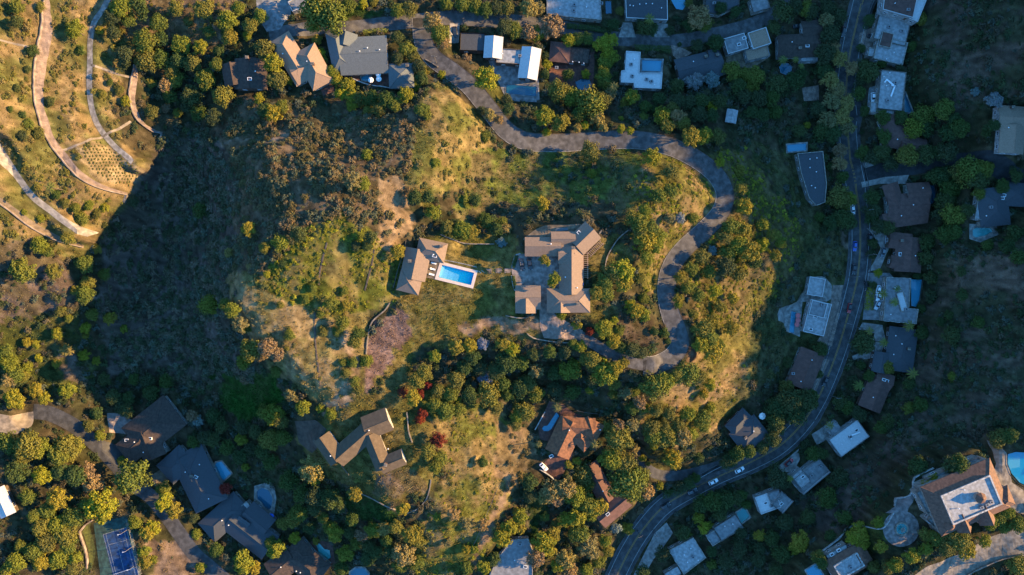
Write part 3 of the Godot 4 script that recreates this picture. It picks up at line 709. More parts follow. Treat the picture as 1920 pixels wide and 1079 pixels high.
# trees and larger bushes: map x, map y, crown radius in map pixels, kind
# 0 olive oak, 1 yellow-green broadleaf, 2 dark evergreen, 3 tawny pepper tree, 4 silver-leaved, 5 palm, 6 cypress, 7 red-leaved
const TREES := [
	[225, 10, 20, 0], [260, 12, 18, 2], [208, 30, 14, 2], [240, 38, 12, 0], [296, 43, 17, 0], [330, 16, 13, 0], [380, 17, 16, 0], [352, 40, 9, 0], [391, 60, 11, 2], [425, 38, 16, 0], [446, 15, 12, 0], [468, 48, 14, 0], [430, 70, 14, 1], [464, 66, 10, 1],
	[138, 55, 14, 0], [212, 61, 12, 2], [270, 76, 20, 0], [300, 72, 14, 2], [338, 82, 16, 0], [376, 88, 12, 1], [232, 106, 18, 2], [272, 112, 22, 0], [300, 110, 16, 2], [335, 112, 16, 2], [360, 118, 15, 0], [328, 148, 15, 0], [385, 148, 18, 0],
	[360, 180, 18, 2], [310, 160, 14, 3], [416, 180, 19, 0], [283, 210, 13, 0], [310, 203, 9, 3], [332, 212, 9, 0], [370, 212, 14, 2], [350, 200, 12, 2], [400, 220, 14, 2], [92, 190, 10, 2], [282, 155, 10, 0], [318, 180, 14, 2], [320, 130, 14, 0], [405, 120, 12, 0], [410, 95, 12, 2],
	[187, 57, 8, 1], [50, 50, 9, 3], [30, 40, 11, 2], [75, 12, 8, 0], [30, 12, 12, 0], [60, 95, 10, 2], [50, 130, 7, 2], [30, 165, 7, 2], [18, 205, 6, 2], [40, 215, 7, 2], [52, 232, 9, 0], [70, 250, 10, 0], [42, 255, 9, 2], [150, 95, 9, 2], [190, 175, 8, 0], [222, 168, 9, 0], [235, 190, 8, 1], [205, 155, 6, 2],
	[495, 92, 18, 0], [512, 120, 16, 1], [518, 150, 17, 0], [542, 150, 8, 1], [488, 30, 14, 0], [598, 14, 32, 0], [620, 32, 28, 0], [590, 42, 18, 0], [652, 10, 14, 0], [680, 7, 10, 1], [700, 3, 8, 0], [745, 20, 13, 0], [768, 18, 14, 0],
	[595, 75, 9, 1], [600, 100, 10, 1], [605, 112, 9, 0], [620, 135, 12, 0], [630, 150, 11, 1], [640, 175, 12, 1], [652, 160, 14, 1], [660, 180, 12, 1], [660, 198, 10, 1], [675, 185, 12, 0], [690, 207, 10, 0], [710, 205, 12, 0], [697, 185, 14, 2], [725, 185, 14, 2], [740, 195, 11, 0], [760, 177, 14, 1], [782, 162, 10, 1], [790, 147, 12, 2],
	[745, 110, 11, 2], [745, 70, 12, 2], [762, 92, 14, 0], [775, 107, 12, 0], [785, 125, 12, 2], [792, 135, 10, 1], [810, 42, 19, 3], [825, 63, 16, 0], [832, 80, 12, 3], [835, 5, 12, 0], [843, 8, 10, 3], [867, 6, 14, 0], [890, 12, 15, 0], [910, 18, 14, 2], [930, 15, 14, 2], [950, 15, 14, 0], [945, 52, 14, 2], [960, 50, 12, 0],
	[875, 110, 10, 3], [911, 148, 19, 1], [828, 140, 7, 1], [485, 185, 10, 1], [512, 212, 14, 1], [527, 200, 12, 0], [495, 207, 12, 2], [790, 205, 12, 0], [800, 215, 9, 0], [918, 215, 12, 3], [902, 208, 9, 2], [910, 255, 10, 0], [950, 188, 12, 2], [952, 205, 12, 2], [935, 225, 9, 3],
	[992, 15, 18, 3], [1010, 15, 14, 3], [965, 55, 15, 0], [990, 60, 15, 3], [1032, 48, 22, 3], [1005, 62, 14, 0], [1067, 75, 13, 1], [1085, 72, 12, 0], [1102, 72, 12, 0], [1125, 82, 14, 1], [1142, 78, 16, 1], [1140, 100, 15, 1], [1135, 118, 14, 0], [1148, 107, 13, 1], [1132, 140, 14, 0], [1135, 155, 13, 0], [1152, 160, 10, 5], [1145, 175, 12, 3],
	[1065, 140, 11, 2], [1098, 139, 8, 1], [1022, 105, 9, 2], [1025, 122, 10, 1], [1022, 140, 9, 2], [1047, 170, 20, 0], [1070, 180, 17, 0], [1107, 192, 26, 0], [1130, 190, 16, 0], [1022, 217, 18, 1], [1052, 230, 15, 1], [1025, 248, 8, 1], [1120, 220, 14, 3], [1097, 235, 7, 1], [1082, 240, 8, 3], [1132, 240, 9, 3], [1085, 215, 14, 2],
	[1185, 182, 13, 1], [1172, 192, 9, 0], [1165, 222, 5, 1], [1207, 220, 9, 0], [1182, 245, 7, 1], [1165, 242, 8, 1], [1242, 217, 16, 1], [1260, 207, 15, 0], [1272, 220, 16, 3], [1252, 237, 13, 0], [1282, 232, 13, 0], [1295, 257, 16, 1], [1320, 255, 16, 1], [1347, 255, 14, 0], [1237, 185, 12, 2], [1270, 190, 14, 2], [1292, 192, 14, 2], [1270, 162, 14, 2],
	[1302, 152, 18, 4], [1335, 150, 16, 4], [1315, 190, 14, 2], [1335, 200, 10, 1], [1350, 190, 13, 2], [1375, 132, 18, 0], [1397, 140, 14, 0], [1417, 142, 18, 0], [1385, 162, 16, 2], [1410, 160, 14, 0], [1395, 182, 14, 2], [1422, 185, 16, 2], [1430, 215, 14, 2], [1410, 210, 13, 2], [1335, 217, 12, 2], [1310, 215, 14, 2], [1210, 200, 12, 2], [1225, 205, 10, 2],
	[1210, 52, 14, 2], [1222, 55, 12, 2], [1220, 32, 11, 5], [1195, 45, 9, 6], [1257, 57, 9, 2], [1310, 32, 22, 3], [1297, 45, 15, 2], [1322, 45, 14, 0], [1352, 15, 11, 2], [1380, 22, 11, 2], [1342, 80, 15, 2], [1307, 85, 11, 2], [1272, 87, 8, 6], [1150, 45, 11, 2], [1135, 45, 9, 2], [1162, 20, 9, 0], [1292, 5, 9, 0],
	[1465, 20, 20, 2], [1490, 12, 16, 2], [1510, 15, 16, 0], [1450, 50, 14, 2], [1522, 20, 15, 2], [1552, 15, 15, 2], [1575, 30, 16, 2], [1550, 40, 16, 3], [1555, 65, 18, 2], [1547, 100, 18, 2], [1560, 88, 16, 3], [1575, 110, 15, 3], [1597, 128, 14, 3], [1545, 132, 16, 2], [1557, 150, 18, 3], [1570, 170, 18, 3], [1587, 195, 17, 3], [1560, 190, 17, 3], [1580, 220, 18, 3], [1552, 225, 18, 3],
	[1535, 205, 14, 2], [1590, 240, 14, 3], [1560, 250, 18, 2], [1540, 245, 16, 2], [1455, 160, 20, 2], [1447, 185, 16, 2], [1490, 152, 20, 2], [1502, 140, 13, 2], [1455, 210, 14, 2], [1497, 245, 12, 2], [1514, 235, 6, 1], [1472, 110, 9, 5], [1495, 110, 7, 5], [1505, 122, 6, 5], [1630, 135, 20, 2], [1620, 125, 12, 2], [1630, 38, 12, 2], [1615, 90, 9, 2], [1655, 118, 9, 2], [1687, 128, 9, 2],
	[1612, 175, 14, 2], [1622, 208, 10, 2], [1615, 150, 12, 2], [1655, 220, 14, 2], [1690, 220, 14, 2], [1715, 240, 20, 0], [1735, 215, 18, 0], [1762, 207, 18, 0], [1737, 240, 16, 2], [1777, 250, 16, 2], [1715, 85, 10, 2], [1732, 35, 12, 0], [1865, 188, 16, 4], [1830, 172, 9, 4], [1825, 257, 9, 2], [1800, 240, 16, 2], [1852, 240, 12, 2], [1790, 225, 14, 2], [1657, 257, 14, 2],
	[1575, 282, 14, 3], [1575, 307, 14, 3], [1580, 332, 12, 2], [1557, 312, 9, 2], [1575, 370, 22, 0], [1590, 375, 16, 0], [1582, 410, 18, 2], [1597, 417, 14, 2], [1560, 417, 14, 2], [1547, 430, 10, 2], [1537, 407, 10, 2], [1617, 287, 14, 2], [1635, 295, 17, 2], [1655, 285, 16, 2], [1672, 305, 16, 2], [1702, 292, 22, 0], [1737, 290, 20, 2], [1777, 285, 18, 2], [1760, 285, 14, 2],
	[1820, 320, 26, 0], [1797, 322, 20, 0], [1772, 327, 18, 2], [1750, 330, 16, 2], [1847, 317, 16, 0], [1785, 352, 22, 2], [1810, 345, 20, 2], [1772, 375, 20, 2], [1797, 377, 22, 2], [1790, 405, 22, 0], [1765, 405, 18, 2], [1815, 395, 14, 2], [1837, 362, 12, 0], [1635, 370, 16, 2], [1637, 395, 16, 2], [1647, 425, 14, 2], [1665, 427, 14, 2], [1635, 410, 14, 2],
	[1740, 455, 16, 2], [1765, 440, 18, 2], [1790, 435, 16, 2], [1752, 482, 16, 2], [1747, 520, 14, 2], [1767, 510, 10, 2], [1902, 440, 18, 2], [1910, 482, 14, 2], [1890, 462, 14, 2], [1852, 460, 12, 2], [1647, 512, 9, 1], [1720, 517, 9, 2], [1637, 457, 10, 2], [1635, 477, 10, 2], [1637, 535, 8, 2], [1655, 362, 10, 2], [1880, 350, 14, 2], [1905, 330, 14, 2],
	[1660, 552, 10, 5], [1682, 567, 10, 5], [1687, 542, 8, 5], [1710, 612, 12, 5], [1662, 643, 9, 5], [1665, 690, 14, 0], [1620, 645, 22, 2], [1635, 622, 10, 5], [1615, 685, 10, 2], [1600, 715, 12, 2], [1615, 725, 12, 5], [1630, 705, 12, 2], [1575, 755, 14, 2], [1590, 765, 14, 2], [1605, 772, 13, 2], [1615, 780, 12, 2], [1540, 655, 14, 2], [1535, 702, 9, 2], [1475, 725, 13, 0],
	[1455, 765, 20, 2], [1480, 752, 22, 2], [1510, 752, 22, 2], [1490, 777, 20, 2], [1520, 745, 16, 2], [1455, 785, 20, 2], [1455, 800, 18, 2], [1477, 680, 10, 2], [1745, 580, 10, 2], [1752, 590, 9, 2], [1742, 602, 9, 2], [1770, 552, 12, 2], [1752, 557, 12, 2], [1755, 625, 16, 2], [1740, 625, 14, 2], [1835, 605, 12, 2], [1786, 641, 7, 2], [1787, 707, 9, 0], [1717, 702, 12, 5],
	[1705, 720, 12, 2], [1727, 760, 14, 2], [1705, 765, 12, 0], [1665, 792, 16, 2], [1652, 802, 14, 2], [1560, 800, 9, 5], [1455, 895, 20, 2], [1472, 905, 14, 2], [1450, 825, 16, 2], [1525, 852, 14, 2], [1540, 850, 12, 2], [1510, 835, 10, 2], [1484, 900, 8, 5], [1692, 872, 12, 1], [1695, 890, 12, 1], [1682, 887, 9, 1], [1667, 852, 20, 2], [1580, 900, 20, 2], [1552, 935, 20, 2], [1515, 970, 16, 2],
	[1472, 980, 18, 2], [1502, 1017, 20, 1], [1495, 1030, 14, 1], [1515, 1027, 12, 0], [1447, 1010, 16, 2], [1465, 1040, 18, 2], [1525, 1042, 14, 2], [1455, 1070, 14, 2], [1585, 972, 13, 2], [1547, 997, 12, 2], [1612, 995, 16, 1], [1600, 1007, 13, 1], [1620, 1005, 12, 1], [1617, 1020, 14, 1], [1650, 982, 10, 1], [1652, 1025, 11, 1], [1710, 1042, 15, 1], [1680, 1060, 14, 0], [1657, 1057, 14, 0], [1640, 1065, 13, 0],
	[1737, 1030, 12, 1], [1740, 1005, 13, 0], [1762, 1012, 16, 0], [1785, 1007, 16, 0], [1802, 1017, 16, 0], [1777, 1030, 14, 0], [1812, 1032, 15, 1], [1800, 1000, 14, 0], [1847, 1015, 12, 1], [1860, 980, 13, 0], [1877, 972, 14, 0], [1892, 962, 11, 0], [1910, 985, 16, 0], [1885, 990, 12, 0], [1875, 822, 18, 0], [1895, 817, 14, 2], [1765, 860, 16, 2], [1785, 860, 14, 2], [1740, 855, 15, 2], [1910, 1062, 18, 0],
	[1160, 822, 22, 0], [1150, 815, 14, 0], [1185, 845, 14, 3], [1225, 817, 18, 0], [1250, 820, 20, 0], [1280, 820, 20, 3], [1295, 815, 14, 0], [1227, 837, 8, 1], [1260, 860, 16, 1], [1267, 870, 12, 1], [1205, 860, 7, 1], [1215, 870, 6, 1], [1145, 860, 22, 0], [1170, 870, 22, 0], [1177, 905, 30, 0], [1200, 892, 20, 0], [1210, 922, 18, 3], [1195, 925, 16, 0], [1200, 957, 9, 3], [1082, 865, 8, 1], [1067, 872, 8, 1],
	[1090, 890, 22, 0], [1100, 910, 16, 0], [1060, 915, 20, 3], [1035, 920, 20, 3], [1020, 932, 16, 3], [1077, 930, 20, 0], [1100, 945, 20, 0], [1120, 950, 18, 1], [1110, 965, 13, 0], [1045, 935, 16, 3], [1080, 970, 18, 1], [1060, 975, 14, 1], [1022, 970, 9, 0], [1035, 1005, 16, 1], [1020, 1020, 20, 1], [1042, 985, 10, 0], [1030, 1035, 14, 1], [1100, 1022, 20, 3], [1110, 1035, 16, 3], [1085, 1000, 18, 0],
	[1060, 1050, 18, 3], [1067, 1070, 15, 3], [1045, 1060, 14, 1], [1005, 1047, 18, 3], [975, 970, 14, 1], [972, 990, 13, 1], [970, 960, 9, 1], [1177, 992, 12, 1], [1155, 990, 12, 4], [1135, 1015, 12, 0], [1140, 1035, 12, 1], [1122, 1055, 14, 0], [1100, 1070, 14, 0], [1010, 835, 7, 5], [992, 905, 14, 2], [995, 930, 13, 2], [1115, 835, 8, 5], [1275, 915, 12, 2], [1292, 902, 11, 2], [1255, 920, 10, 2], [1237, 912, 8, 1], [1305, 897, 10, 2],
	[1372, 860, 16, 2], [1360, 867, 12, 2], [1385, 850, 15, 2], [1405, 847, 14, 2], [1430, 840, 14, 2], [1310, 860, 10, 2], [1315, 945, 18, 2], [1335, 940, 20, 2], [1360, 940, 20, 2], [1380, 935, 14, 2], [1350, 965, 14, 2], [1310, 972, 12, 1], [1320, 990, 12, 1], [1330, 985, 8, 1], [1280, 1000, 16, 2], [1290, 1007, 10, 0], [1390, 930, 12, 2], [1400, 947, 10, 2], [1335, 1060, 10, 0], [1425, 1005, 12, 1], [1425, 1030, 12, 2],
	[1242, 1040, 14, 2], [1205, 1072, 15, 2], [1335, 1035, 12, 2], [1385, 1030, 14, 2], [1360, 1050, 14, 2], [1422, 1050, 14, 2], [1390, 1000, 12, 2],
	[1135, 550, 16, 0], [1120, 548, 12, 1], [1192, 582, 13, 1], [1207, 590, 12, 1], [1182, 572, 10, 1], [1207, 560, 10, 0], [1272, 560, 9, 1], [1272, 572, 8, 1], [1081, 609, 9, 1], [1132, 617, 15, 1], [1160, 622, 9, 0], [1152, 601, 7, 1], [1150, 640, 12, 1], [1165, 652, 11, 2], [1185, 657, 12, 2], [1202, 660, 11, 2], [1245, 625, 9, 2], [1227, 622, 8, 2], [1053, 592, 8, 1], [1090, 650, 10, 1], [1110, 675, 14, 0],
	[1135, 700, 22, 1], [1155, 690, 12, 1], [1122, 690, 18, 0], [1170, 680, 9, 1], [1070, 695, 18, 0], [1100, 672, 12, 0], [1005, 695, 14, 3], [975, 680, 14, 2], [990, 720, 18, 0], [1005, 740, 14, 0], [975, 725, 16, 2], [1107, 732, 8, 1], [1152, 720, 12, 0], [1150, 740, 9, 0], [1172, 737, 11, 3], [1190, 735, 9, 0], [1230, 725, 24, 0], [1247, 715, 16, 0], [1290, 700, 22, 0], [1272, 705, 14, 0], [1310, 705, 14, 0],
	[1260, 710, 12, 1], [1320, 620, 20, 0], [1335, 605, 16, 1], [1330, 635, 16, 0], [1315, 647, 14, 1], [1335, 657, 18, 1], [1350, 647, 10, 0], [1372, 615, 14, 1], [1332, 722, 12, 1], [1320, 740, 9, 1], [1210, 765, 9, 1], [1200, 755, 12, 3], [1290, 775, 14, 0], [1315, 785, 16, 0], [1320, 800, 12, 0], [1332, 765, 10, 1], [985, 772, 16, 0], [972, 780, 14, 0], [967, 797, 12, 0], [1160, 800, 16, 3],
	[1185, 797, 14, 3], [1222, 800, 16, 0], [1247, 800, 14, 0], [1272, 797, 14, 0], [1142, 802, 12, 0], [967, 752, 10, 2], [1045, 765, 10, 5], [1040, 700, 14, 2], [1030, 660, 12, 2], [1000, 665, 12, 2], [1040, 730, 14, 2], [1060, 660, 12, 2], [1075, 735, 14, 2], [1110, 715, 12, 2], [1185, 765, 12, 2], [1230, 770, 12, 0], [1255, 775, 12, 0],
	[1107, 285, 18, 0], [1222, 295, 16, 1], [1257, 322, 14, 0], [1017, 382, 12, 1], [1110, 325, 9, 0], [1020, 487, 8, 1, 5.5], [1027, 493, 6, 1, 5.5], [1040, 522, 10, 1, 5.5], [1036, 532, 8, 1, 5.5], [1185, 410, 14, 0], [1200, 420, 16, 0], [1210, 395, 12, 0], [1220, 430, 16, 0], [1210, 450, 18, 1], [1235, 445, 14, 0], [1230, 460, 14, 1], [1200, 440, 14, 0], [1255, 410, 10, 3], [1235, 368, 13, 0], [1257, 358, 12, 0], [1212, 482, 12, 0],
	[1167, 507, 20, 1], [1150, 510, 17, 0], [1170, 530, 16, 1], [1135, 528, 14, 0], [1200, 522, 10, 0], [1275, 410, 10, 4], [1300, 410, 11, 0], [1350, 305, 9, 1], [1385, 320, 10, 1], [1390, 352, 11, 0], [1395, 388, 14, 1], [1370, 425, 14, 0], [1392, 430, 16, 1], [1360, 445, 14, 0], [1385, 460, 16, 0], [1335, 470, 10, 4], [1317, 482, 12, 0], [1365, 475, 14, 0], [1405, 470, 18, 1], [1360, 500, 18, 2], [1330, 510, 14, 0],
	[1297, 505, 12, 0], [1275, 520, 12, 1], [1385, 515, 14, 0], [1415, 490, 14, 2], [1430, 420, 12, 0], [1430, 460, 14, 1], [1290, 540, 12, 0], [1310, 555, 12, 0], [1340, 545, 12, 1], [1450, 440, 12, 1], [1465, 455, 11, 0], [1455, 480, 12, 1], [1350, 575, 11, 0], [1375, 560, 11, 1], [1300, 590, 10, 0],
	[560, 440, 14, 2], [525, 455, 13, 0], [495, 465, 10, 0], [745, 472, 13, 1], [695, 445, 12, 2], [687, 462, 9, 2], [667, 462, 8, 2], [777, 370, 12, 2], [800, 370, 12, 2], [817, 305, 9, 0], [812, 398, 12, 1], [890, 375, 12, 2], [837, 425, 11, 0], [867, 430, 14, 0], [885, 435, 11, 1], [870, 442, 10, 1], [855, 420, 10, 2], [915, 418, 12, 2], [930, 430, 12, 2], [905, 410, 12, 2], [940, 417, 10, 0],
	[947, 430, 10, 3], [940, 455, 9, 4], [660, 340, 14, 3], [680, 345, 12, 0], [687, 290, 10, 0], [530, 495, 6, 2], [500, 515, 6, 1], [585, 540, 8, 0], [645, 545, 8, 0],
	[88, 350, 10, 5], [38, 508, 20, 0], [98, 510, 14, 0], [157, 495, 16, 0], [160, 452, 12, 0], [180, 467, 9, 1], [152, 410, 11, 0], [140, 390, 9, 0], [195, 515, 12, 0], [72, 460, 14, 0], [88, 470, 12, 0], [465, 430, 11, 1], [430, 475, 10, 3], [250, 378, 12, 2], [375, 395, 14, 2], [162, 530, 12, 0], [120, 380, 8, 0], [105, 365, 8, 2], [165, 385, 10, 0], [195, 390, 9, 1], [180, 400, 9, 0], [75, 410, 7, 1], [45, 398, 5, 1],
	[157, 552, 17, 0], [140, 545, 9, 1], [112, 585, 9, 0], [172, 590, 11, 0], [205, 597, 12, 1], [127, 597, 8, 0], [160, 615, 10, 1], [107, 625, 11, 1], [160, 630, 7, 1], [232, 617, 7, 1], [390, 572, 18, 0], [422, 572, 12, 0], [435, 582, 12, 0], [450, 610, 13, 3], [462, 615, 10, 0], [470, 657, 18, 0], [457, 680, 14, 0], [460, 712, 10, 3], [15, 680, 16, 0], [8, 660, 12, 0], [25, 700, 18, 0], [50, 690, 10, 1], [15, 712, 14, 3],
	[42, 705, 12, 0], [72, 672, 8, 1], [50, 642, 8, 1], [67, 647, 8, 1], [122, 657, 12, 3], [157, 667, 10, 1], [180, 677, 8, 1], [105, 682, 8, 1], [67, 732, 13, 1], [125, 732, 15, 1], [82, 747, 13, 1], [25, 747, 18, 1], [35, 755, 12, 1], [237, 770, 14, 2], [225, 765, 12, 2], [212, 745, 14, 2], [240, 747, 12, 2], [282, 737, 14, 2], [360, 780, 14, 3], [370, 790, 12, 4], [310, 715, 14, 2], [275, 715, 14, 2], [250, 712, 12, 2], [195, 712, 12, 2],
	[180, 775, 12, 2], [165, 800, 10, 0], [15, 832, 18, 0], [50, 835, 24, 0], [70, 840, 18, 0], [40, 857, 16, 0], [125, 840, 24, 0], [107, 855, 18, 0], [140, 835, 14, 0], [77, 892, 18, 1], [107, 935, 20, 1], [85, 960, 14, 0], [50, 932, 14, 0], [140, 892, 20, 2], [160, 885, 16, 3], [175, 910, 18, 3], [112, 885, 16, 2], [245, 897, 29, 0], [227, 865, 10, 0], [190, 950, 28, 1], [162, 950, 16, 0], [135, 970, 20, 0], [105, 985, 18, 0], [75, 990, 16, 0],
	[120, 1005, 20, 0], [62, 970, 14, 0], [87, 1017, 20, 0], [125, 1022, 18, 0], [62, 1035, 16, 0], [37, 1025, 12, 0], [140, 1047, 14, 1], [107, 1050, 16, 0], [135, 1067, 14, 0], [75, 1055, 16, 1], [27, 1057, 18, 0], [30, 885, 20, 2], [275, 1000, 14, 1], [252, 980, 12, 0], [287, 990, 13, 1], [270, 1035, 12, 1], [272, 1055, 12, 1], [287, 1050, 8, 0], [305, 917, 15, 0], [307, 942, 16, 1], [325, 955, 14, 1], [325, 965, 10, 1],
	[405, 1032, 14, 2], [455, 1055, 20, 1], [475, 1065, 14, 1], [367, 1002, 10, 0], [362, 972, 11, 2], [422, 917, 12, 7], [452, 825, 11, 1], [460, 877, 8, 1], [470, 840, 12, 2], [385, 820, 14, 2], [362, 830, 12, 2], [400, 825, 14, 2], [425, 840, 16, 2], [450, 857, 14, 2], [187, 817, 10, 1], [375, 1065, 10, 1], [400, 780, 14, 2], [415, 800, 14, 2], [480, 810, 14, 2], [455, 800, 13, 2],
	[505, 825, 20, 0], [530, 822, 14, 0], [492, 847, 16, 2], [507, 867, 16, 2], [585, 880, 22, 3], [590, 897, 14, 0], [665, 927, 14, 1], [755, 955, 12, 1], [542, 902, 18, 2], [592, 930, 20, 2], [620, 935, 18, 2], [635, 950, 15, 2], [567, 927, 16, 2], [560, 962, 16, 0], [550, 975, 14, 0], [530, 982, 12, 0], [605, 972, 11, 0], [627, 1000, 16, 1], [615, 990, 12, 0], [552, 1010, 12, 1], [647, 1037, 16, 1], [517, 1030, 18, 1],
	[507, 1020, 13, 0], [592, 1015, 8, 1], [667, 1020, 12, 0], [680, 1002, 14, 3], [700, 995, 14, 0], [720, 992, 13, 3], [742, 990, 13, 0], [690, 1025, 14, 2], [705, 1035, 14, 2], [772, 1002, 15, 1], [785, 1017, 11, 0], [757, 1040, 22, 3], [780, 1055, 14, 0], [750, 1060, 14, 0], [692, 1047, 14, 2], [640, 1067, 14, 2], [840, 1017, 9, 3], [850, 965, 12, 3], [820, 970, 8, 1], [875, 1030, 9, 1], [890, 1030, 8, 1], [872, 982, 12, 3],
	[905, 985, 12, 3], [875, 1067, 12, 0], [907, 1065, 12, 1], [905, 867, 11, 2], [925, 1050, 14, 2], [942, 1010, 16, 1], [955, 990, 14, 1], [825, 860, 14, 0], [802, 847, 14, 0], [815, 877, 12, 0], [822, 825, 12, 7], [660, 975, 14, 2], [590, 955, 14, 2], [580, 990, 12, 2], [655, 1000, 12, 2], [725, 1015, 13, 2], [735, 1035, 12, 2],
	[815, 667, 11, 1], [795, 700, 16, 0], [780, 715, 14, 0], [775, 747, 14, 1], [855, 712, 17, 0], [880, 647, 12, 1], [855, 652, 15, 1], [942, 645, 12, 1], [905, 645, 12, 4], [910, 712, 14, 4], [915, 740, 20, 0], [930, 695, 16, 2], [950, 680, 18, 2], [835, 772, 16, 0], [787, 740, 8, 7], [792, 775, 8, 7], [787, 787, 8, 7], [755, 735, 8, 7], [802, 725, 8, 7], [567, 765, 13, 1], [545, 740, 11, 3], [555, 745, 10, 3], [600, 767, 7, 1], [620, 777, 10, 0],
	[510, 777, 20, 0], [495, 772, 14, 0], [525, 790, 14, 0], [620, 570, 11, 0], [641, 605, 13, 0], [632, 622, 9, 0], [605, 622, 10, 0], [542, 630, 9, 0], [525, 572, 7, 0], [572, 561, 7, 0], [600, 590, 7, 0], [647, 572, 8, 1], [670, 627, 12, 2], [665, 640, 12, 0], [660, 680, 10, 0], [642, 680, 7, 0], [647, 700, 9, 0], [665, 715, 10, 0], [670, 732, 9, 0], [687, 677, 10, 0], [517, 697, 10, 0], [500, 652, 16, 3], [487, 665, 12, 3], [520, 665, 12, 3],
	[885, 670, 14, 2], [900, 690, 14, 2], [870, 690, 14, 2], [940, 720, 14, 2], [880, 740, 14, 2], [950, 740, 12, 2], [930, 765, 12, 0], [845, 740, 14, 0], [820, 735, 12, 0], [860, 770, 12, 0], [815, 760, 12, 0], [1075, 645, 8, 0], [960, 655, 12, 1], [945, 665, 10, 0], [1252, 640, 6, 2], [1105, 622, 8, 7],
]

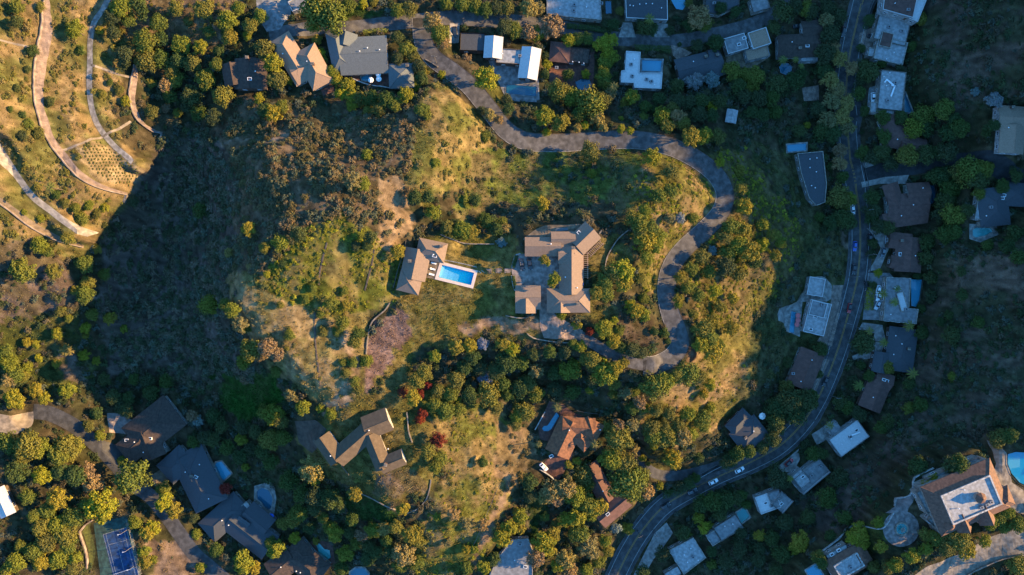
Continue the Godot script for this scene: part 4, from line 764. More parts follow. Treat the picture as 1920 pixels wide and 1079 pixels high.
# houses: name, short name for directions, label, roof material, wall material, storeys' wall height, wings, extras
# wing: kind (g gable, h hip, f flat with parapet, m truncated hip, p flat outline), centre x, y, length, width, turn in degrees, extra wall height, rise, [roof material]; p: outline
# extras: [what, x, y, turn]
const HOUSES := [
	["ranch_house", "the big house", "sprawling tan-roofed house with motor court on the knoll's lawn", "roof_estate", "stucco", 3.0, [["g", 1018, 463, 64, 31, 0, 0.0, 2.0], ["g", 1056, 449, 42, 24, 0, 0.25, 1.7], ["g", 1062, 476, 27, 33, 0, 0.5, 1.2], ["g", 1071, 508, 86, 40, 90, 0.1, 2.1], ["g", 1096, 447, 42, 38, -44, 0.35, 1.9], ["h", 1066, 564, 76, 40, 0, 0.2, 2.3], ["g", 1051, 575, 20, 32, 90, 0.3, 1.9]], [["chimney", 1083, 570, 0], ["skylight", 1086, 437, 45], ["chimney", 1074, 466, 0], ["vent", 1033, 458, 0], ["vent", 1060, 520, 0], ["vent", 1082, 540, 0]]],
	["garage", "the gabled garage", "small tan gabled garage between motor court and forecourt", "roof_estate", "stucco", 2.8, [["g", 990, 558, 44, 40, 0, 0.0, 1.8], ["g", 986, 574, 24, 34, 90, 0.15, 1.9]], []],
	["pool_house", "the pool house", "tan hip-roofed pool house beside the bright blue pool", "roof_estate", "stucco", 2.8, [["g", 779, 496, 54, 43, 102, 0.0, 2.0], ["h", 809, 470, 50, 33, 12, 0.2, 2.2], ["h", 768, 530, 34, 38, 104, 0.15, 1.9]], [["chimney", 828, 462, 12], ["chimney", 769, 490, 0], ["vent", 813, 478, 0], ["skylight", 815, 480, 12]]],
	["ranch_house", "the zigzag-roofed house", "empty-looking house with zigzag dark shake roofs and white gable ends", "roof_shake", "stucco_white", 3.0, [["g", 707, 795, 46, 40, -22, 0.2, 2.3], ["g", 662, 834, 78, 33, -41, 0.0, 2.2], ["g", 618, 842, 52, 30, 55, 0.1, 2.1], ["g", 707, 847, 66, 27, 68, 0.1, 2.0], ["g", 735, 866, 44, 26, -22, 0.25, 2.2]], [["chimney", 725, 869, 20], ["vent", 693, 806, 0], ["vent", 621, 854, 0], ["vent", 727, 843, 0]]],
	["mansion", "the mansion", "cream mansion with terracotta skirt roof round a flat white deck", "roof_mission", "stucco", 7.0, [["m", 1811, 933, 136, 96, -23, 0.0, 3.4], ["g", 1803, 978, 34, 24, 67, 0.3, 3.0], ["g", 1846, 963, 36, 26, 67, 0.4, 3.0], ["h", 1880, 936, 34, 34, 67, -0.3, 3.0], ["f", 1790, 886, 104, 20, -23, -3.4, 0.5, "roof_pale"], ["f", 1738, 938, 46, 24, 62, -3.0, 0.5, "roof_pale"], ["f", 1760, 984, 44, 16, 40, -3.6, 0.5, "roof_pale"]], [["cupola", 1827, 929, 0], ["unit", 1832, 948, -23], ["unit", 1842, 943, -23], ["unit", 1850, 938, -23], ["vent", 1790, 950, 0], ["vent", 1800, 915, 0], ["turret", 1779, 984, 0]]],
	["guest_house", "the terracotta guest house", "small terracotta-roofed guest house with a flat white centre", "roof_mission", "stucco", 4.0, [["m", 1588, 1058, 66, 44, -30, 0.0, 2.0], ["h", 1612, 1042, 36, 30, 60, 0.4, 2.2], ["f", 1572, 1040, 44, 22, -30, -0.8, 0.3, "roof_pale"]], [["unit", 1592, 1062, -30], ["skylight", 1562, 1042, -30], ["skylight", 1575, 1034, -30]]],
	["villa", "the orange-tiled villa", "orange tile-roofed villa above its long blue pool", "roof_tile", "stucco", 3.4, [["g", 1059, 821, 66, 44, 115, 0.0, 2.0], ["g", 1085, 801, 58, 32, 4, 0.25, 1.9], ["h", 1109, 806, 32, 32, 30, 0.5, 2.2], ["h", 1092, 824, 34, 26, 45, 0.1, 1.6]], [["vent", 1067, 806, 0], ["vent", 1125, 806, 0], ["skylight", 1034, 857, -30]]],
	["house", "the brown house by the lane", "brown-roofed house half hidden under trees beside the canyon road", "roof_red", "siding", 3.0, [["g", 1148, 955, 62, 34, -40, 0.2, 1.8], ["g", 1122, 905, 76, 30, 62, 0.0, 1.7]], [["skylight", 1139, 963, -40], ["vent", 1130, 920, 0]]],
	["house", "the grey roof at the bottom edge", "pale grey flat-roofed house cut by the photo's bottom edge", "roof_grey", "stucco", 3.4, [["p", [[960, 1012], [990, 1010], [1000, 1040], [998, 1090], [915, 1090], [930, 1050]], 0.0]], [["unit", 975, 1022, 0], ["vent", 965, 1052, 0], ["skylight", 985, 1065, 10]]],
	["house", "the tan hip-roofed house", "tan hip-roofed house with pointed gables below the narrow road", "roof_tan", "stucco", 3.2, [["h", 548, 110, 92, 38, 58, 0.0, 2.4], ["h", 588, 125, 74, 40, 62, 0.3, 2.8], ["g", 568, 130, 40, 40, -28, 0.15, 2.2]], [["chimney", 590, 124, 0], ["vent", 531, 102, 0], ["vent", 578, 118, 0]]],
	["house", "the slate-roofed house", "wide slate-roofed house with brick terrace and white parasols", "roof_slate", "stucco", 3.2, [["g", 682, 104, 86, 66, -3, 0.0, 2.6], ["h", 636, 95, 70, 34, 78, 0.3, 2.4], ["g", 648, 74, 22, 36, -80, 0.4, 2.0], ["h", 752, 142, 42, 42, -3, 0.1, 2.0]], [["vent", 676, 99, 0], ["vent", 690, 92, 0], ["vent", 713, 96, 0], ["chimney", 764, 124, 0]]],
	["house", "the dark brown house", "dark brown-roofed house among oaks beside the hollow", "roof_brown", "siding", 3.2, [["g", 470, 139, 54, 56, 90, 0.2, 2.0], ["g", 437, 140, 40, 34, 80, 0.0, 1.6]], [["chimney", 467, 111, 0], ["vent", 480, 135, 0], ["skylight", 470, 150, 0]]],
	["house", "the corner house", "grey flat-roofed house with white parapets at the photo's top edge", "roof_grey", "stucco_white", 3.0, [["p", [[540, 4], [568, -14], [595, -20], [600, 5], [548, 22]], 0.0]], []],
	["house", "the white barn-roofed house", "house with two white metal roofs and a grey flat link", "roof_white", "siding", 3.4, [["f", 886, 79, 47, 34, 2, -0.3, 0.3, "roof_dark"], ["g", 925, 89, 38, 30, 94, 0.5, 1.0], ["f", 958, 106, 54, 28, 4, 0.0, 0.3, "roof_pale"], ["g", 993, 119, 56, 32, 98, 0.6, 1.1]], [["vent", 942, 100, 0], ["unit", 975, 104, 0]]],
	["house", "the square red roof", "low house with a small square dark red roof behind tall trees", "roof_red", "siding", 3.0, [["h", 1050, 98, 34, 33, 6, 0.0, 1.1], ["f", 1084, 104, 44, 30, 6, -0.4, 0.3, "roof_brown"]], [["vent", 1074, 115, 0], ["vent", 1086, 116, 0], ["vent", 1095, 118, 0], ["unit", 1044, 126, 0]]],
	["house", "the white L-shaped roof", "white L-shaped flat-roofed house wrapped round its pool court", "roof_white", "stucco_white", 3.6, [["p", [[1174, 96], [1201, 98], [1199, 137], [1242, 137], [1240, 167], [1189, 165], [1188, 156], [1164, 155], [1165, 133], [1172, 132]], 0.0]], [["unit", 1184, 120, 0], ["unit", 1186, 142, 20], ["unit", 1213, 148, 10], ["unit", 1222, 152, -20], ["vent", 1190, 110, 0], ["vent", 1228, 158, 0]]],
	["house", "the parallelogram roof", "dark parallelogram-roofed house shaded by silvery trees", "roof_dark", "siding", 3.2, [["g", 1312, 126, 84, 46, -14, 0.0, 1.8], ["f", 1340, 106, 24, 30, -14, 0.6, 0.3]], [["chimney", 1323, 107, -14], ["chimney", 1344, 104, -14], ["vent", 1300, 116, 0]]],
	["house", "the split-level pink house", "pinkish flat-roofed split-level house with white beams", "roof_grey", "stucco_white", 3.4, [["f", 1380, 82, 40, 30, -16, 0.0, 0.3], ["f", 1424, 72, 36, 32, -18, 0.5, 0.3, "roof_tan"], ["f", 1420, 100, 44, 22, -14, -0.8, 0.3, "roof_tan"]], [["skylight", 1387, 82, -16], ["skylight", 1397, 70, -16], ["vent", 1410, 86, 0]]],
	["house", "the wide pale roof", "wide pale grey flat-roofed house above the narrow road", "roof_pale", "stucco", 3.4, [["p", [[1025, -20], [1125, -20], [1128, 38], [1062, 32], [1025, 26]], 0.0]], [["unit", 1077, 8, 0], ["unit", 1076, 19, 0], ["vent", 1050, 15, 0], ["vent", 1100, 12, 0], ["unit", 1128, 5, 0]]],
	["house", "the dark roof by the blue pool", "dark flat-roofed house dotted with white vents beside a blue pool", "roof_dark", "stucco_white", 3.4, [["p", [[1172, -20], [1251, -20], [1252, 38], [1210, 36], [1174, 34]], 0.0]], [["vent", 1182, 9, 0], ["vent", 1188, 10, 0], ["vent", 1200, 7, 0], ["vent", 1212, 6, 0], ["vent", 1224, 6, 0], ["vent", 1241, 14, 0]]],
	["house", "the charcoal roof at the top", "charcoal flat-roofed house with a trellis at the photo's top edge", "roof_dark", "stucco", 3.2, [["p", [[1322, -20], [1388, -20], [1386, 10], [1350, 28], [1322, 24]], 0.0], ["f", 1425, 8, 34, 26, -16, -0.5, 0.3, "roof_grey"]], [["unit", 1340, 5, 0]]],
	["house", "the brown roof by the dark pool", "brown-roofed house with a white porch and round dark pool", "roof_brown", "stucco_white", 3.2, [["g", 1497, 86, 76, 40, -2, 0.0, 1.8], ["g", 1522, 54, 34, 28, -6, 0.2, 1.4], ["f", 1517, 110, 32, 12, -2, -0.6, 0.3, "roof_pale"]], [["skylight", 1513, 87, 0], ["chimney", 1498, 92, 0], ["vent", 1484, 80, 0]]],
	["house", "the brown-and-white roof", "brown flat-roofed house with a white side wing at the top edge", "roof_red", "stucco_white", 3.4, [["p", [[1660, -25], [1725, -25], [1712, 34], [1655, 18]], 0.0], ["f", 1722, 14, 52, 18, -68, -0.5, 0.3, "roof_white"]], [["unit", 1705, 17, 0], ["vent", 1680, 5, 0]]],
	["house", "the big flat grey roof", "large flat blue-grey-roofed house with red-brown roof patches", "roof_pale", "stucco", 3.6, [["f", 1674, 52, 62, 58, 14, 0.2, 0.3], ["f", 1670, 95, 56, 44, 14, 0.0, 0.3], ["f", 1662, 75, 28, 22, 104, 0.5, 0.3, "roof_red"], ["f", 1640, 99, 24, 16, 8, -0.8, 0.3]], [["unit", 1692, 58, 14], ["unit", 1668, 50, 14], ["vent", 1678, 98, 0], ["vent", 1664, 110, 0]]],
	["house", "the ducted flat roof", "flat grey-roofed house with long roof ducts and a wedge pool", "roof_pale", "stucco", 3.6, [["f", 1672, 170, 74, 48, 96, 0.0, 0.3], ["f", 1654, 203, 44, 20, 4, -0.6, 0.3]], [["duct", 1672, 155, 40], ["duct", 1676, 170, 110], ["unit", 1680, 155, 6], ["unit", 1666, 188, 6], ["vent", 1659, 143, 0], ["vent", 1670, 136, 0], ["vent", 1664, 160, 0]]],
	["house", "the red hip roof", "red-brown hip-roofed house among dark oaks", "roof_red", "stucco", 3.0, [["h", 1690, 254, 62, 46, 8, 0.0, 1.9], ["h", 1672, 240, 42, 30, 70, 0.2, 1.6], ["g", 1712, 274, 44, 30, 12, 0.1, 1.5]], [["vent", 1696, 250, 0], ["vent", 1682, 262, 0]]],
	["house", "the tan roof on the slope", "tan-roofed house with white pergolas by the photo's edge", "roof_tan", "stucco_white", 3.2, [["g", 1895, 222, 48, 42, 4, 0.0, 1.9], ["g", 1898, 262, 50, 42, 94, 0.3, 1.7]], [["chimney", 1899, 201, 0], ["vent", 1890, 240, 0]]],
	["house", "the tapering dark roof", "dark blue-grey roof tapering along the canyon road", "roof_dark", "stucco", 3.4, [["p", [[1495, 288], [1543, 284], [1550, 345], [1547, 380], [1530, 386], [1517, 372], [1502, 325]], 0.0]], [["vent", 1520, 298, 0], ["vent", 1533, 296, 0], ["vent", 1520, 314, 0], ["vent", 1532, 322, 0], ["vent", 1523, 348, 0], ["vent", 1530, 352, 0]]],
	["house", "the brown L-shaped roof", "brown L-shaped roof beside an oval dark pool", "roof_red", "stucco", 3.2, [["g", 1702, 386, 74, 42, -3, 0.0, 1.8], ["g", 1676, 368, 46, 26, 74, 0.2, 1.5], ["g", 1722, 362, 40, 34, -3, 0.15, 1.5], ["g", 1697, 410, 80, 24, -8, 0.1, 1.3]], [["vent", 1710, 385, 0], ["vent", 1730, 353, 0], ["vent", 1690, 405, 0]]],
	["house", "the dark roof with white panels", "dark roof with two white panels above a kidney pool", "roof_dark", "stucco", 3.2, [["h", 1864, 388, 68, 52, 84, 0.0, 1.8], ["h", 1905, 365, 46, 40, 4, 0.2, 1.5], ["f", 1838, 390, 44, 14, 100, -0.2, 0.2, "roof_pale"]], [["unit", 1857, 389, 0], ["skylight", 1880, 372, 8], ["skylight", 1884, 366, 8], ["vent", 1850, 405, 0]]],
	["house", "the gabled red roof", "red-brown gabled house with two cars on its drive", "roof_red", "siding", 3.2, [["g", 1704, 478, 62, 46, 94, 0.0, 2.0], ["g", 1688, 452, 40, 26, 6, 0.2, 1.6], ["g", 1680, 492, 18, 20, 10, 0.1, 1.4]], [["chimney", 1687, 452, 0], ["skylight", 1689, 477, 90], ["vent", 1715, 480, 0]]],
	["house", "the white pool villa", "white flat-roofed villa with framed roof terraces and slim pool", "roof_pale", "stucco_white", 3.4, [["f", 1532, 596, 62, 40, 104, 0.0, 0.5], ["f", 1534, 580, 28, 30, 104, 0.8, 0.3, "roof_grey"], ["f", 1530, 538, 34, 30, 100, -0.4, 0.4]], [["skylight", 1531, 594, 10], ["unit", 1542, 572, 10], ["skylight", 1522, 618, 10]]],
	["house", "the palm-fringed grey roof", "grey-blue low house with a white roof stripe and corner pool", "roof_grey", "stucco", 3.2, [["p", [[1662, 520], [1708, 522], [1704, 578], [1722, 580], [1718, 608], [1656, 602]], 0.0], ["f", 1692, 566, 36, 14, 74, 0.4, 0.2, "roof_white"]], [["vent", 1672, 590, 0], ["unit", 1700, 580, 0], ["vent", 1680, 540, 0]]],
	["house", "the navy roof", "navy-dark roofed house with a gridded side terrace", "roof_dark", "siding", 3.4, [["h", 1690, 656, 78, 50, 98, 0.0, 1.4], ["g", 1652, 680, 36, 26, 100, 0.2, 1.2]], [["chimney", 1702, 654, 0], ["vent", 1680, 630, 0], ["vent", 1690, 645, 0], ["vent", 1676, 665, 0]]],
	["house", "the red roof below the road", "dark red-roofed house with two white skylights", "roof_red", "siding", 3.2, [["g", 1642, 738, 62, 40, 112, 0.0, 1.8], ["g", 1656, 715, 32, 30, 24, 0.2, 1.5]], [["skylight", 1656, 712, 20], ["skylight", 1662, 714, 20], ["vent", 1636, 745, 0]]],
	["house", "the long red roof", "long red-brown gabled house on the canyon road's inner bend", "roof_red", "stucco", 3.4, [["g", 1511, 693, 70, 44, 112, 0.0, 2.0]], [["vent", 1500, 715, 0], ["unit", 1488, 701, 0], ["vent", 1520, 675, 0]]],
	["house", "the tilted white roof", "white flat-roofed house set askew below the curved road", "roof_white", "stucco_white", 3.4, [["f", 1592, 822, 66, 40, -36, 0.0, 0.3], ["f", 1566, 806, 22, 26, -36, -0.7, 0.3, "roof_grey"]], [["unit", 1596, 820, -36], ["duct", 1604, 815, -20], ["vent", 1580, 834, 0], ["skylight", 1608, 808, -36]]],
	["house", "the rooftop-patio house", "flat-roofed house with white parapets round rooftop patios", "roof_grey", "stucco_white", 3.8, [["f", 1520, 893, 66, 34, -40, 0.0, 0.9], ["f", 1502, 898, 24, 30, -40, 0.5, 0.3, "roof_pale"]], [["unit", 1523, 893, -40], ["skylight", 1506, 895, -40], ["unit", 1540, 876, -40]]],
	["house", "the white deck house", "white angular house with glass-sided roof decks", "roof_white", "stucco_white", 3.6, [["f", 1440, 942, 40, 34, -20, 0.0, 0.4], ["f", 1466, 942, 32, 28, -50, 0.4, 0.9, "roof_grey"], ["f", 1452, 930, 22, 18, -20, 0.8, 0.5, "roof_grey"]], [["skylight", 1437, 945, -20], ["unit", 1448, 950, -20], ["skylight", 1466, 946, -50]]],
	["house", "the dark hip roof", "dark blue-grey hip-roofed house above the canyon road bend", "roof_dark", "siding", 3.2, [["h", 1405, 815, 56, 44, -38, 0.0, 1.8], ["h", 1386, 792, 44, 24, -45, 0.2, 1.4]], [["vent", 1412, 808, 0], ["chimney", 1396, 820, -38]]],
	["house", "the small grey roof", "small grey flat-roofed house beside a fenced green pool", "roof_grey", "stucco", 3.2, [["f", 1366, 990, 50, 30, -32, 0.0, 0.3], ["f", 1340, 1008, 24, 24, -32, -0.6, 0.3]], [["vent", 1360, 988, 0], ["vent", 1375, 984, 0]]],
	["house", "the pale square roof", "pale square flat-roofed house near the photo's bottom edge", "roof_pale", "stucco", 3.4, [["p", [[1254, 1032], [1300, 1008], [1324, 1046], [1282, 1078], [1272, 1062]], 0.0], ["f", 1262, 1076, 30, 18, -30, -0.7, 0.3]], [["vent", 1284, 1042, 0], ["unit", 1300, 1046, -30], ["vent", 1290, 1056, 0], ["vent", 1296, 1030, 0], ["vent", 1310, 1052, 0]]],
	["house", "the brown hip roof", "large brown hip-roofed house in the shaded hollow", "roof_brown", "stucco", 3.4, [["h", 288, 800, 96, 66, -38, 0.0, 3.0], ["h", 258, 832, 66, 44, -38, 0.3, 2.2], ["g", 280, 834, 52, 40, 68, 0.4, 2.4]], [["skylight", 237, 826, 0], ["skylight", 283, 822, 0], ["vent", 270, 848, 0], ["vent", 255, 828, 0]]],
	["house", "the blue hip roof", "blue-grey hip-roofed house with a square turquoise pool", "roof_dark", "stucco", 3.2, [["h", 372, 898, 110, 62, 64, 0.0, 2.6], ["h", 330, 872, 54, 44, -42, 0.3, 2.0], ["g", 352, 880, 46, 36, 60, 0.2, 2.0]], [["vent", 375, 871, 0], ["chimney", 364, 890, 0], ["vent", 350, 884, 0], ["skylight", 370, 893, 30], ["vent", 392, 935, 0]]],
	["house", "the grey courtyard roof", "dark grey house with solar panels and a white roof strip", "roof_dark", "stucco", 3.2, [["h", 420, 970, 86, 44, -42, 0.0, 2.0], ["g", 470, 1000, 90, 50, 38, 0.2, 2.2], ["f", 470, 960, 40, 14, 48, 0.2, 0.2, "roof_pale"], ["g", 482, 975, 52, 40, 40, 0.35, 1.8]], [["solar", 462, 982, 40], ["solar", 452, 975, 40], ["vent", 430, 984, 0], ["vent", 418, 975, 0]]],
	["house", "the brown roof by the green pool", "brown hip-roofed house with a green pool terrace", "roof_brown", "stucco", 3.2, [["h", 572, 1056, 78, 48, 38, 0.2, 2.2], ["g", 530, 1060, 50, 44, -40, 0.0, 1.8], ["h", 566, 1036, 40, 30, 50, 0.4, 1.8]], [["vent", 528, 1062, 0], ["vent", 555, 1072, 0], ["vent", 563, 1074, 0]]],
	["shed", "the white shed", "long white metal-roofed shed at the photo's edge among trees", "roof_white", "siding", 2.6, [["g", 4, 942, 52, 26, 66, 0.0, 0.8]], []],
	["shed", "the tiny shed", "tiny pale shed on the slope above the parallelogram roof", "roof_pale", "siding", 2.2, [["g", 1372, 218, 22, 16, 100, 0.0, 0.5]], []],
]

# pools: label, deck rim material, water, plaster, rim width, outline (or circle [x, y, r])
const POOLS := [
	["bright blue rectangular pool beside the pool house", "coping_stone", "main", "plaster_aqua", 1.15, [[829, 497], [889, 512], [883, 535], [822, 520]]],
	["small blue plunge pool on the red brick terrace", "stone", "water", "plaster_aqua", 0.4, [[677, 144], [695, 140], [697, 148], [690, 152], [679, 151]]],
	["dark lap pool below the two white roofs", "concrete", "water_dark", "plaster_deep", 0.6, [[950, 158], [1007, 163], [1005, 181], [950, 175]]],
	["irregular dark green pool in the dark brick yard", "stone", "water_dark", "plaster_deep", 0.5, [[1078, 154], [1090, 148], [1106, 150], [1110, 162], [1098, 172], [1084, 167]]],
	["square turquoise pool framed by the white L-shaped roof", "grey_paving", "water", "plaster_aqua", 0.8, [[1204, 113], [1241, 114], [1239, 134], [1204, 133]]],
	["narrow dark pool at the end of the wide pale roof", "red_paving", "water_dark", "plaster_deep", 0.7, [[1135, 2], [1146, 2], [1147, 25], [1136, 26]]],
	["free-form turquoise pool at the photo's top edge", "red_paving", "water", "plaster_aqua", 0.9, [[1253, -12], [1280, -12], [1288, 8], [1280, 19], [1268, 17], [1260, 4]]],
	["round dark pool beside the brown roof", "stone", "water_dark", "plaster_deep", 0.7, [[1461, 126], [1467, 119], [1477, 118], [1486, 125], [1484, 136], [1474, 141], [1464, 137]]],
	["wedge-shaped blue pool beside the ducted flat roof", "concrete", "water_dark", "plaster_aqua", 0.6, [[1697, 174], [1711, 210], [1696, 212]]],
	["small rectangular turquoise pool above the tapering dark roof", "concrete", "water", "plaster_aqua", 0.6, [[1476, 272], [1512, 269], [1512, 282], [1477, 285]]],
	["oval dark pool beside the brown L-shaped roof", "concrete", "water_dark", "plaster_deep", 0.6, [[1738, 356], [1743, 347], [1752, 348], [1755, 362], [1752, 380], [1744, 384], [1738, 374]]],
	["turquoise kidney pool below the dark roof with white panels", "concrete", "water_green", "plaster_aqua", 0.7, [[1824, 432], [1830, 427], [1858, 428], [1862, 434], [1850, 441], [1830, 446], [1824, 442]]],
	["slim turquoise pool beside three rose parasols", "concrete", "water", "plaster_aqua", 0.5, [[1484, 584], [1493, 586], [1489, 625], [1480, 622]]],
	["tapering turquoise pool at the grey roof's outer corner", "concrete", "water", "plaster_aqua", 0.5, [[1708, 524], [1729, 525], [1724, 562], [1718, 576], [1709, 574]]],
	["fenced green pool beside the small grey roof", "concrete", "water_green", "plaster_deep", 0.6, [[1381, 962], [1396, 952], [1406, 970], [1390, 982]]],
	["long blue pool with a round end beside the orange-tiled villa", "stone", "water", "plaster_aqua", 0.5, [[1043, 774], [1049, 780], [1034, 805], [1028, 809], [1020, 809], [1016, 804], [1020, 799], [1026, 799]]],
	["large blue lagoon pool at the mansion", "stone", "water", "plaster_aqua", 0.8, [[1890, 852], [1905, 848], [1940, 850], [1940, 918], [1912, 905], [1897, 888], [1890, 870]]],
	["square turquoise pool set into the blue hip roof's corner", "pink_paving", "water", "plaster_aqua", 0.7, [[405, 868], [415, 866], [433, 888], [418, 902], [401, 876]]],
	["dark free-form pool beside the grey courtyard roof", "concrete", "water_dark", "plaster_deep", 0.6, [[481, 922], [490, 915], [504, 920], [511, 936], [508, 953], [500, 957], [490, 942], [482, 936]]],
	["bright green-blue kidney pool on the red brick terrace", "stone", "water_green", "plaster_aqua", 0.5, [[592, 1020], [600, 1020], [608, 1030], [618, 1032], [620, 1046], [612, 1052], [602, 1046], [596, 1034]]],
	["blue pool half cut by the photo's bottom edge", "concrete", "water_dark", "plaster_aqua", 0.8, [[657, 1074], [668, 1066], [682, 1066], [690, 1076], [688, 1092], [660, 1092]]],
	["blue pool beside the terracotta guest house", "concrete", "water", "plaster_aqua", 0.5, [[1511, 1070], [1530, 1058], [1546, 1082], [1522, 1092]]],
]

# cars: x, y, heading in degrees on the map, paint, label
const CARS := [
	[978, 496, 80, "black", "black car with roof rack on the motor court"],
	[993, 495, 80, "black", "plain black car on the motor court"],
	[1602, 462, 92, "blue", "blue car driving along the canyon road"],
	[1600, 505, 93, "black", "black car following below the blue car"],
	[1598, 394, 82, "white", "white car parked at the roadside under trees"],
	[1592, 578, 98, "red", "red car with black roof on the canyon road"],
	[1547, 715, 110, "black", "black car rounding the bend below the long red roof"],
	[1386, 881, -27, "white", "white car leading two more along the lower bend"],
	[1337, 903, -27, "white", "white car behind the leading one on the lower bend"],
	[1298, 921, -26, "grey", "dark grey car third in line on the lower bend"],
	[1248, 948, -30, "black", "black car last in line on the lower bend"],
	[853, 61, 88, "black", "black car parked on the pale driveway by the narrow road"],
	[1634, 71, 25, "black", "black car on the forecourt by the big flat grey roof"],
	[1636, 184, 88, "white", "white car on the drive beside the ducted flat roof"],
	[1495, 50, -8, "black", "black car under trees beside the brown roof"],
	[1581, 61, 98, "black", "black car parked beside the yellow-lined road top"],
	[1663, 451, 88, "silver", "silver car at the gabled red roof's drive"],
	[1655, 474, 100, "grey", "dark grey car below the silver one on the drive"],
	[1646, 545, 100, "white", "white car nearer the hedge in the parking court"],
	[1645, 572, 115, "silver", "silver car at the end of the parking court"],
	[1647, 556, 105, "white", "white car between two others in the parking court"],
	[1516, 728, 100, "grey", "grey car tucked beside the long red roof"],
	[1479, 867, -42, "red", "red car parked on the pale apron"],
	[1019, 875, 48, "white", "white car parked on the red tiled drive"],
	[1624, 536, 92, "black", "black car parked on the road edge by the court"],
	[1630, 448, 85, "black", "black car parked at the kerb near the curved drive"],
]


# ---------------------------------------------------------------- terrain
func pad(poly: PackedVector2Array, y: float, margin: float, blend: float, take := true) -> void:
	var big := poly
	if margin > 0.0:
		var grown := Geometry2D.offset_polygon(poly, margin)
		if grown.size():
			big = grown[0]
	pads.append([big, y, blend, take])


func poly_distance(p: Vector2, poly: PackedVector2Array) -> float:
	if Geometry2D.is_point_in_polygon(p, poly):
		return 0.0
	var best := 1e9
	for i in poly.size():
		best = minf(best, p.distance_squared_to(Geometry2D.get_closest_point_to_segment(p, poly[i], poly[(i + 1) % poly.size()])))
	return sqrt(best)


func level_road(points: Array, width: float) -> void:
	var line := spline(points, 1.5)
	var hs := PackedFloat32Array()
	for p in line:
		hs.append(base_height(p.x, p.y))
	for k in 3:
		var s := hs.duplicate()
		for i in hs.size():
			var sum := 0.0
			var c := 0
			for j in range(maxi(0, i - 6), mini(hs.size(), i + 7)):
				sum += hs[j]
				c += 1
			s[i] = sum / c
		hs = s
	var flat := width / 2 + 0.9
	var reach := flat + minf(5.0, width)
	var near := {}
	for i in line.size() - 1:
		var p := line[i]
		var dir := line[i + 1] - p
		var ll := dir.length_squared()
		for z in range(maxi(0, floori(p.y - reach - GZ0)), mini(GNZ - 1, ceili(p.y + reach - GZ0)) + 1):
			for x in range(maxi(0, floori(p.x - reach - GX0)), mini(GNX - 1, ceili(p.x + reach - GX0)) + 1):
				var n := Vector2(GX0 + x, GZ0 + z)
				var t := clampf((n - p).dot(dir) / ll, 0.0, 1.0)
				var d := n.distance_squared_to(p + dir * t)
				var k := z * GNX + x
				if not near.has(k) or near[k][0] > d:
					near[k] = [d, lerpf(hs[i], hs[i + 1], t)]
	for k in near:
		var d := sqrt(near[k][0])
		var w := 1.0 - smoothstep(flat, reach, d)
		fine[k] = lerpf(fine[k], near[k][1], w)


func make_heights() -> void:
	fine.resize(GNX * GNZ)
	mask.resize(GNX * GNZ)
	zone.resize(GNX * GNZ)
	noise_a.seed = 11
	noise_a.frequency = 0.045
	noise_a.fractal_octaves = 4
	noise_b.seed = 12
	noise_b.frequency = 0.016
	noise_b.fractal_type = FastNoiseLite.FRACTAL_RIDGED
	noise_b.fractal_octaves = 3
	for j in GNZ:
		for i in GNX:
			var x := GX0 + i
			var z := GZ0 + j
			var b := base_height(x, z)
			var slope := Vector2(base_height(x + 4, z) - b, base_height(x, z + 4) - b).length() / 4.0
			var wild := clampf((slope - 0.12) * 3.0, 0.0, 1.0)
			fine[j * GNX + i] = b + noise_a.get_noise_2d(x, z) * lerpf(0.35, 2.2, wild) + noise_b.get_noise_2d(x, z) * wild * 1.7
	for r in ROADS:
		if r[2] > 1.5:
			level_road(r[4], r[2])
	for p in pads:
		var poly: PackedVector2Array = p[0]
		var blend: float = p[2]
		var r := Rect2(poly[0], Vector2.ZERO)
		for q in poly:
			r = r.expand(q)
		r = r.grow(blend)
		for j in range(maxi(0, floori(r.position.y - GZ0)), mini(GNZ - 1, ceili(r.end.y - GZ0)) + 1):
			for i in range(maxi(0, floori(r.position.x - GX0)), mini(GNX - 1, ceili(r.end.x - GX0)) + 1):
				var d := poly_distance(Vector2(GX0 + i, GZ0 + j), poly)
				if d < blend or d == 0.0:
					var k := j * GNX + i
					fine[k] = lerpf(fine[k], p[1], 1.0 if blend <= 0.0 else 1.0 - smoothstep(0.0, blend, d))
					if d == 0.0 and p[3]:
						mask[k] = 1
	have_fine = true


func axis(lo: float, hi: float, count: int, far_lo: float, far_hi: float) -> PackedFloat32Array:
	var out := PackedFloat32Array()
	var a := []
	var s := 2.0
	var x := lo
	while x > far_lo:
		x -= s
		s = minf(s * 1.25, 12.0)
		a.append(x)
	a.reverse()
	out.append_array(PackedFloat32Array(a))
	for i in count:
		out.append(lo + i)
	x = hi
	s = 2.0
	while x < far_hi:
		x += s
		s = minf(s * 1.25, 12.0)
		out.append(x)
	return out


func cover_of(p: Vector2) -> int:
	for k in range(COVER.size() - 1, -1, -1):
		if cover_box[k].has_point(p) and Geometry2D.is_point_in_polygon(p, cover_poly[k]):
			return k + 1
	return 0


var cover_poly := []
var cover_box := []


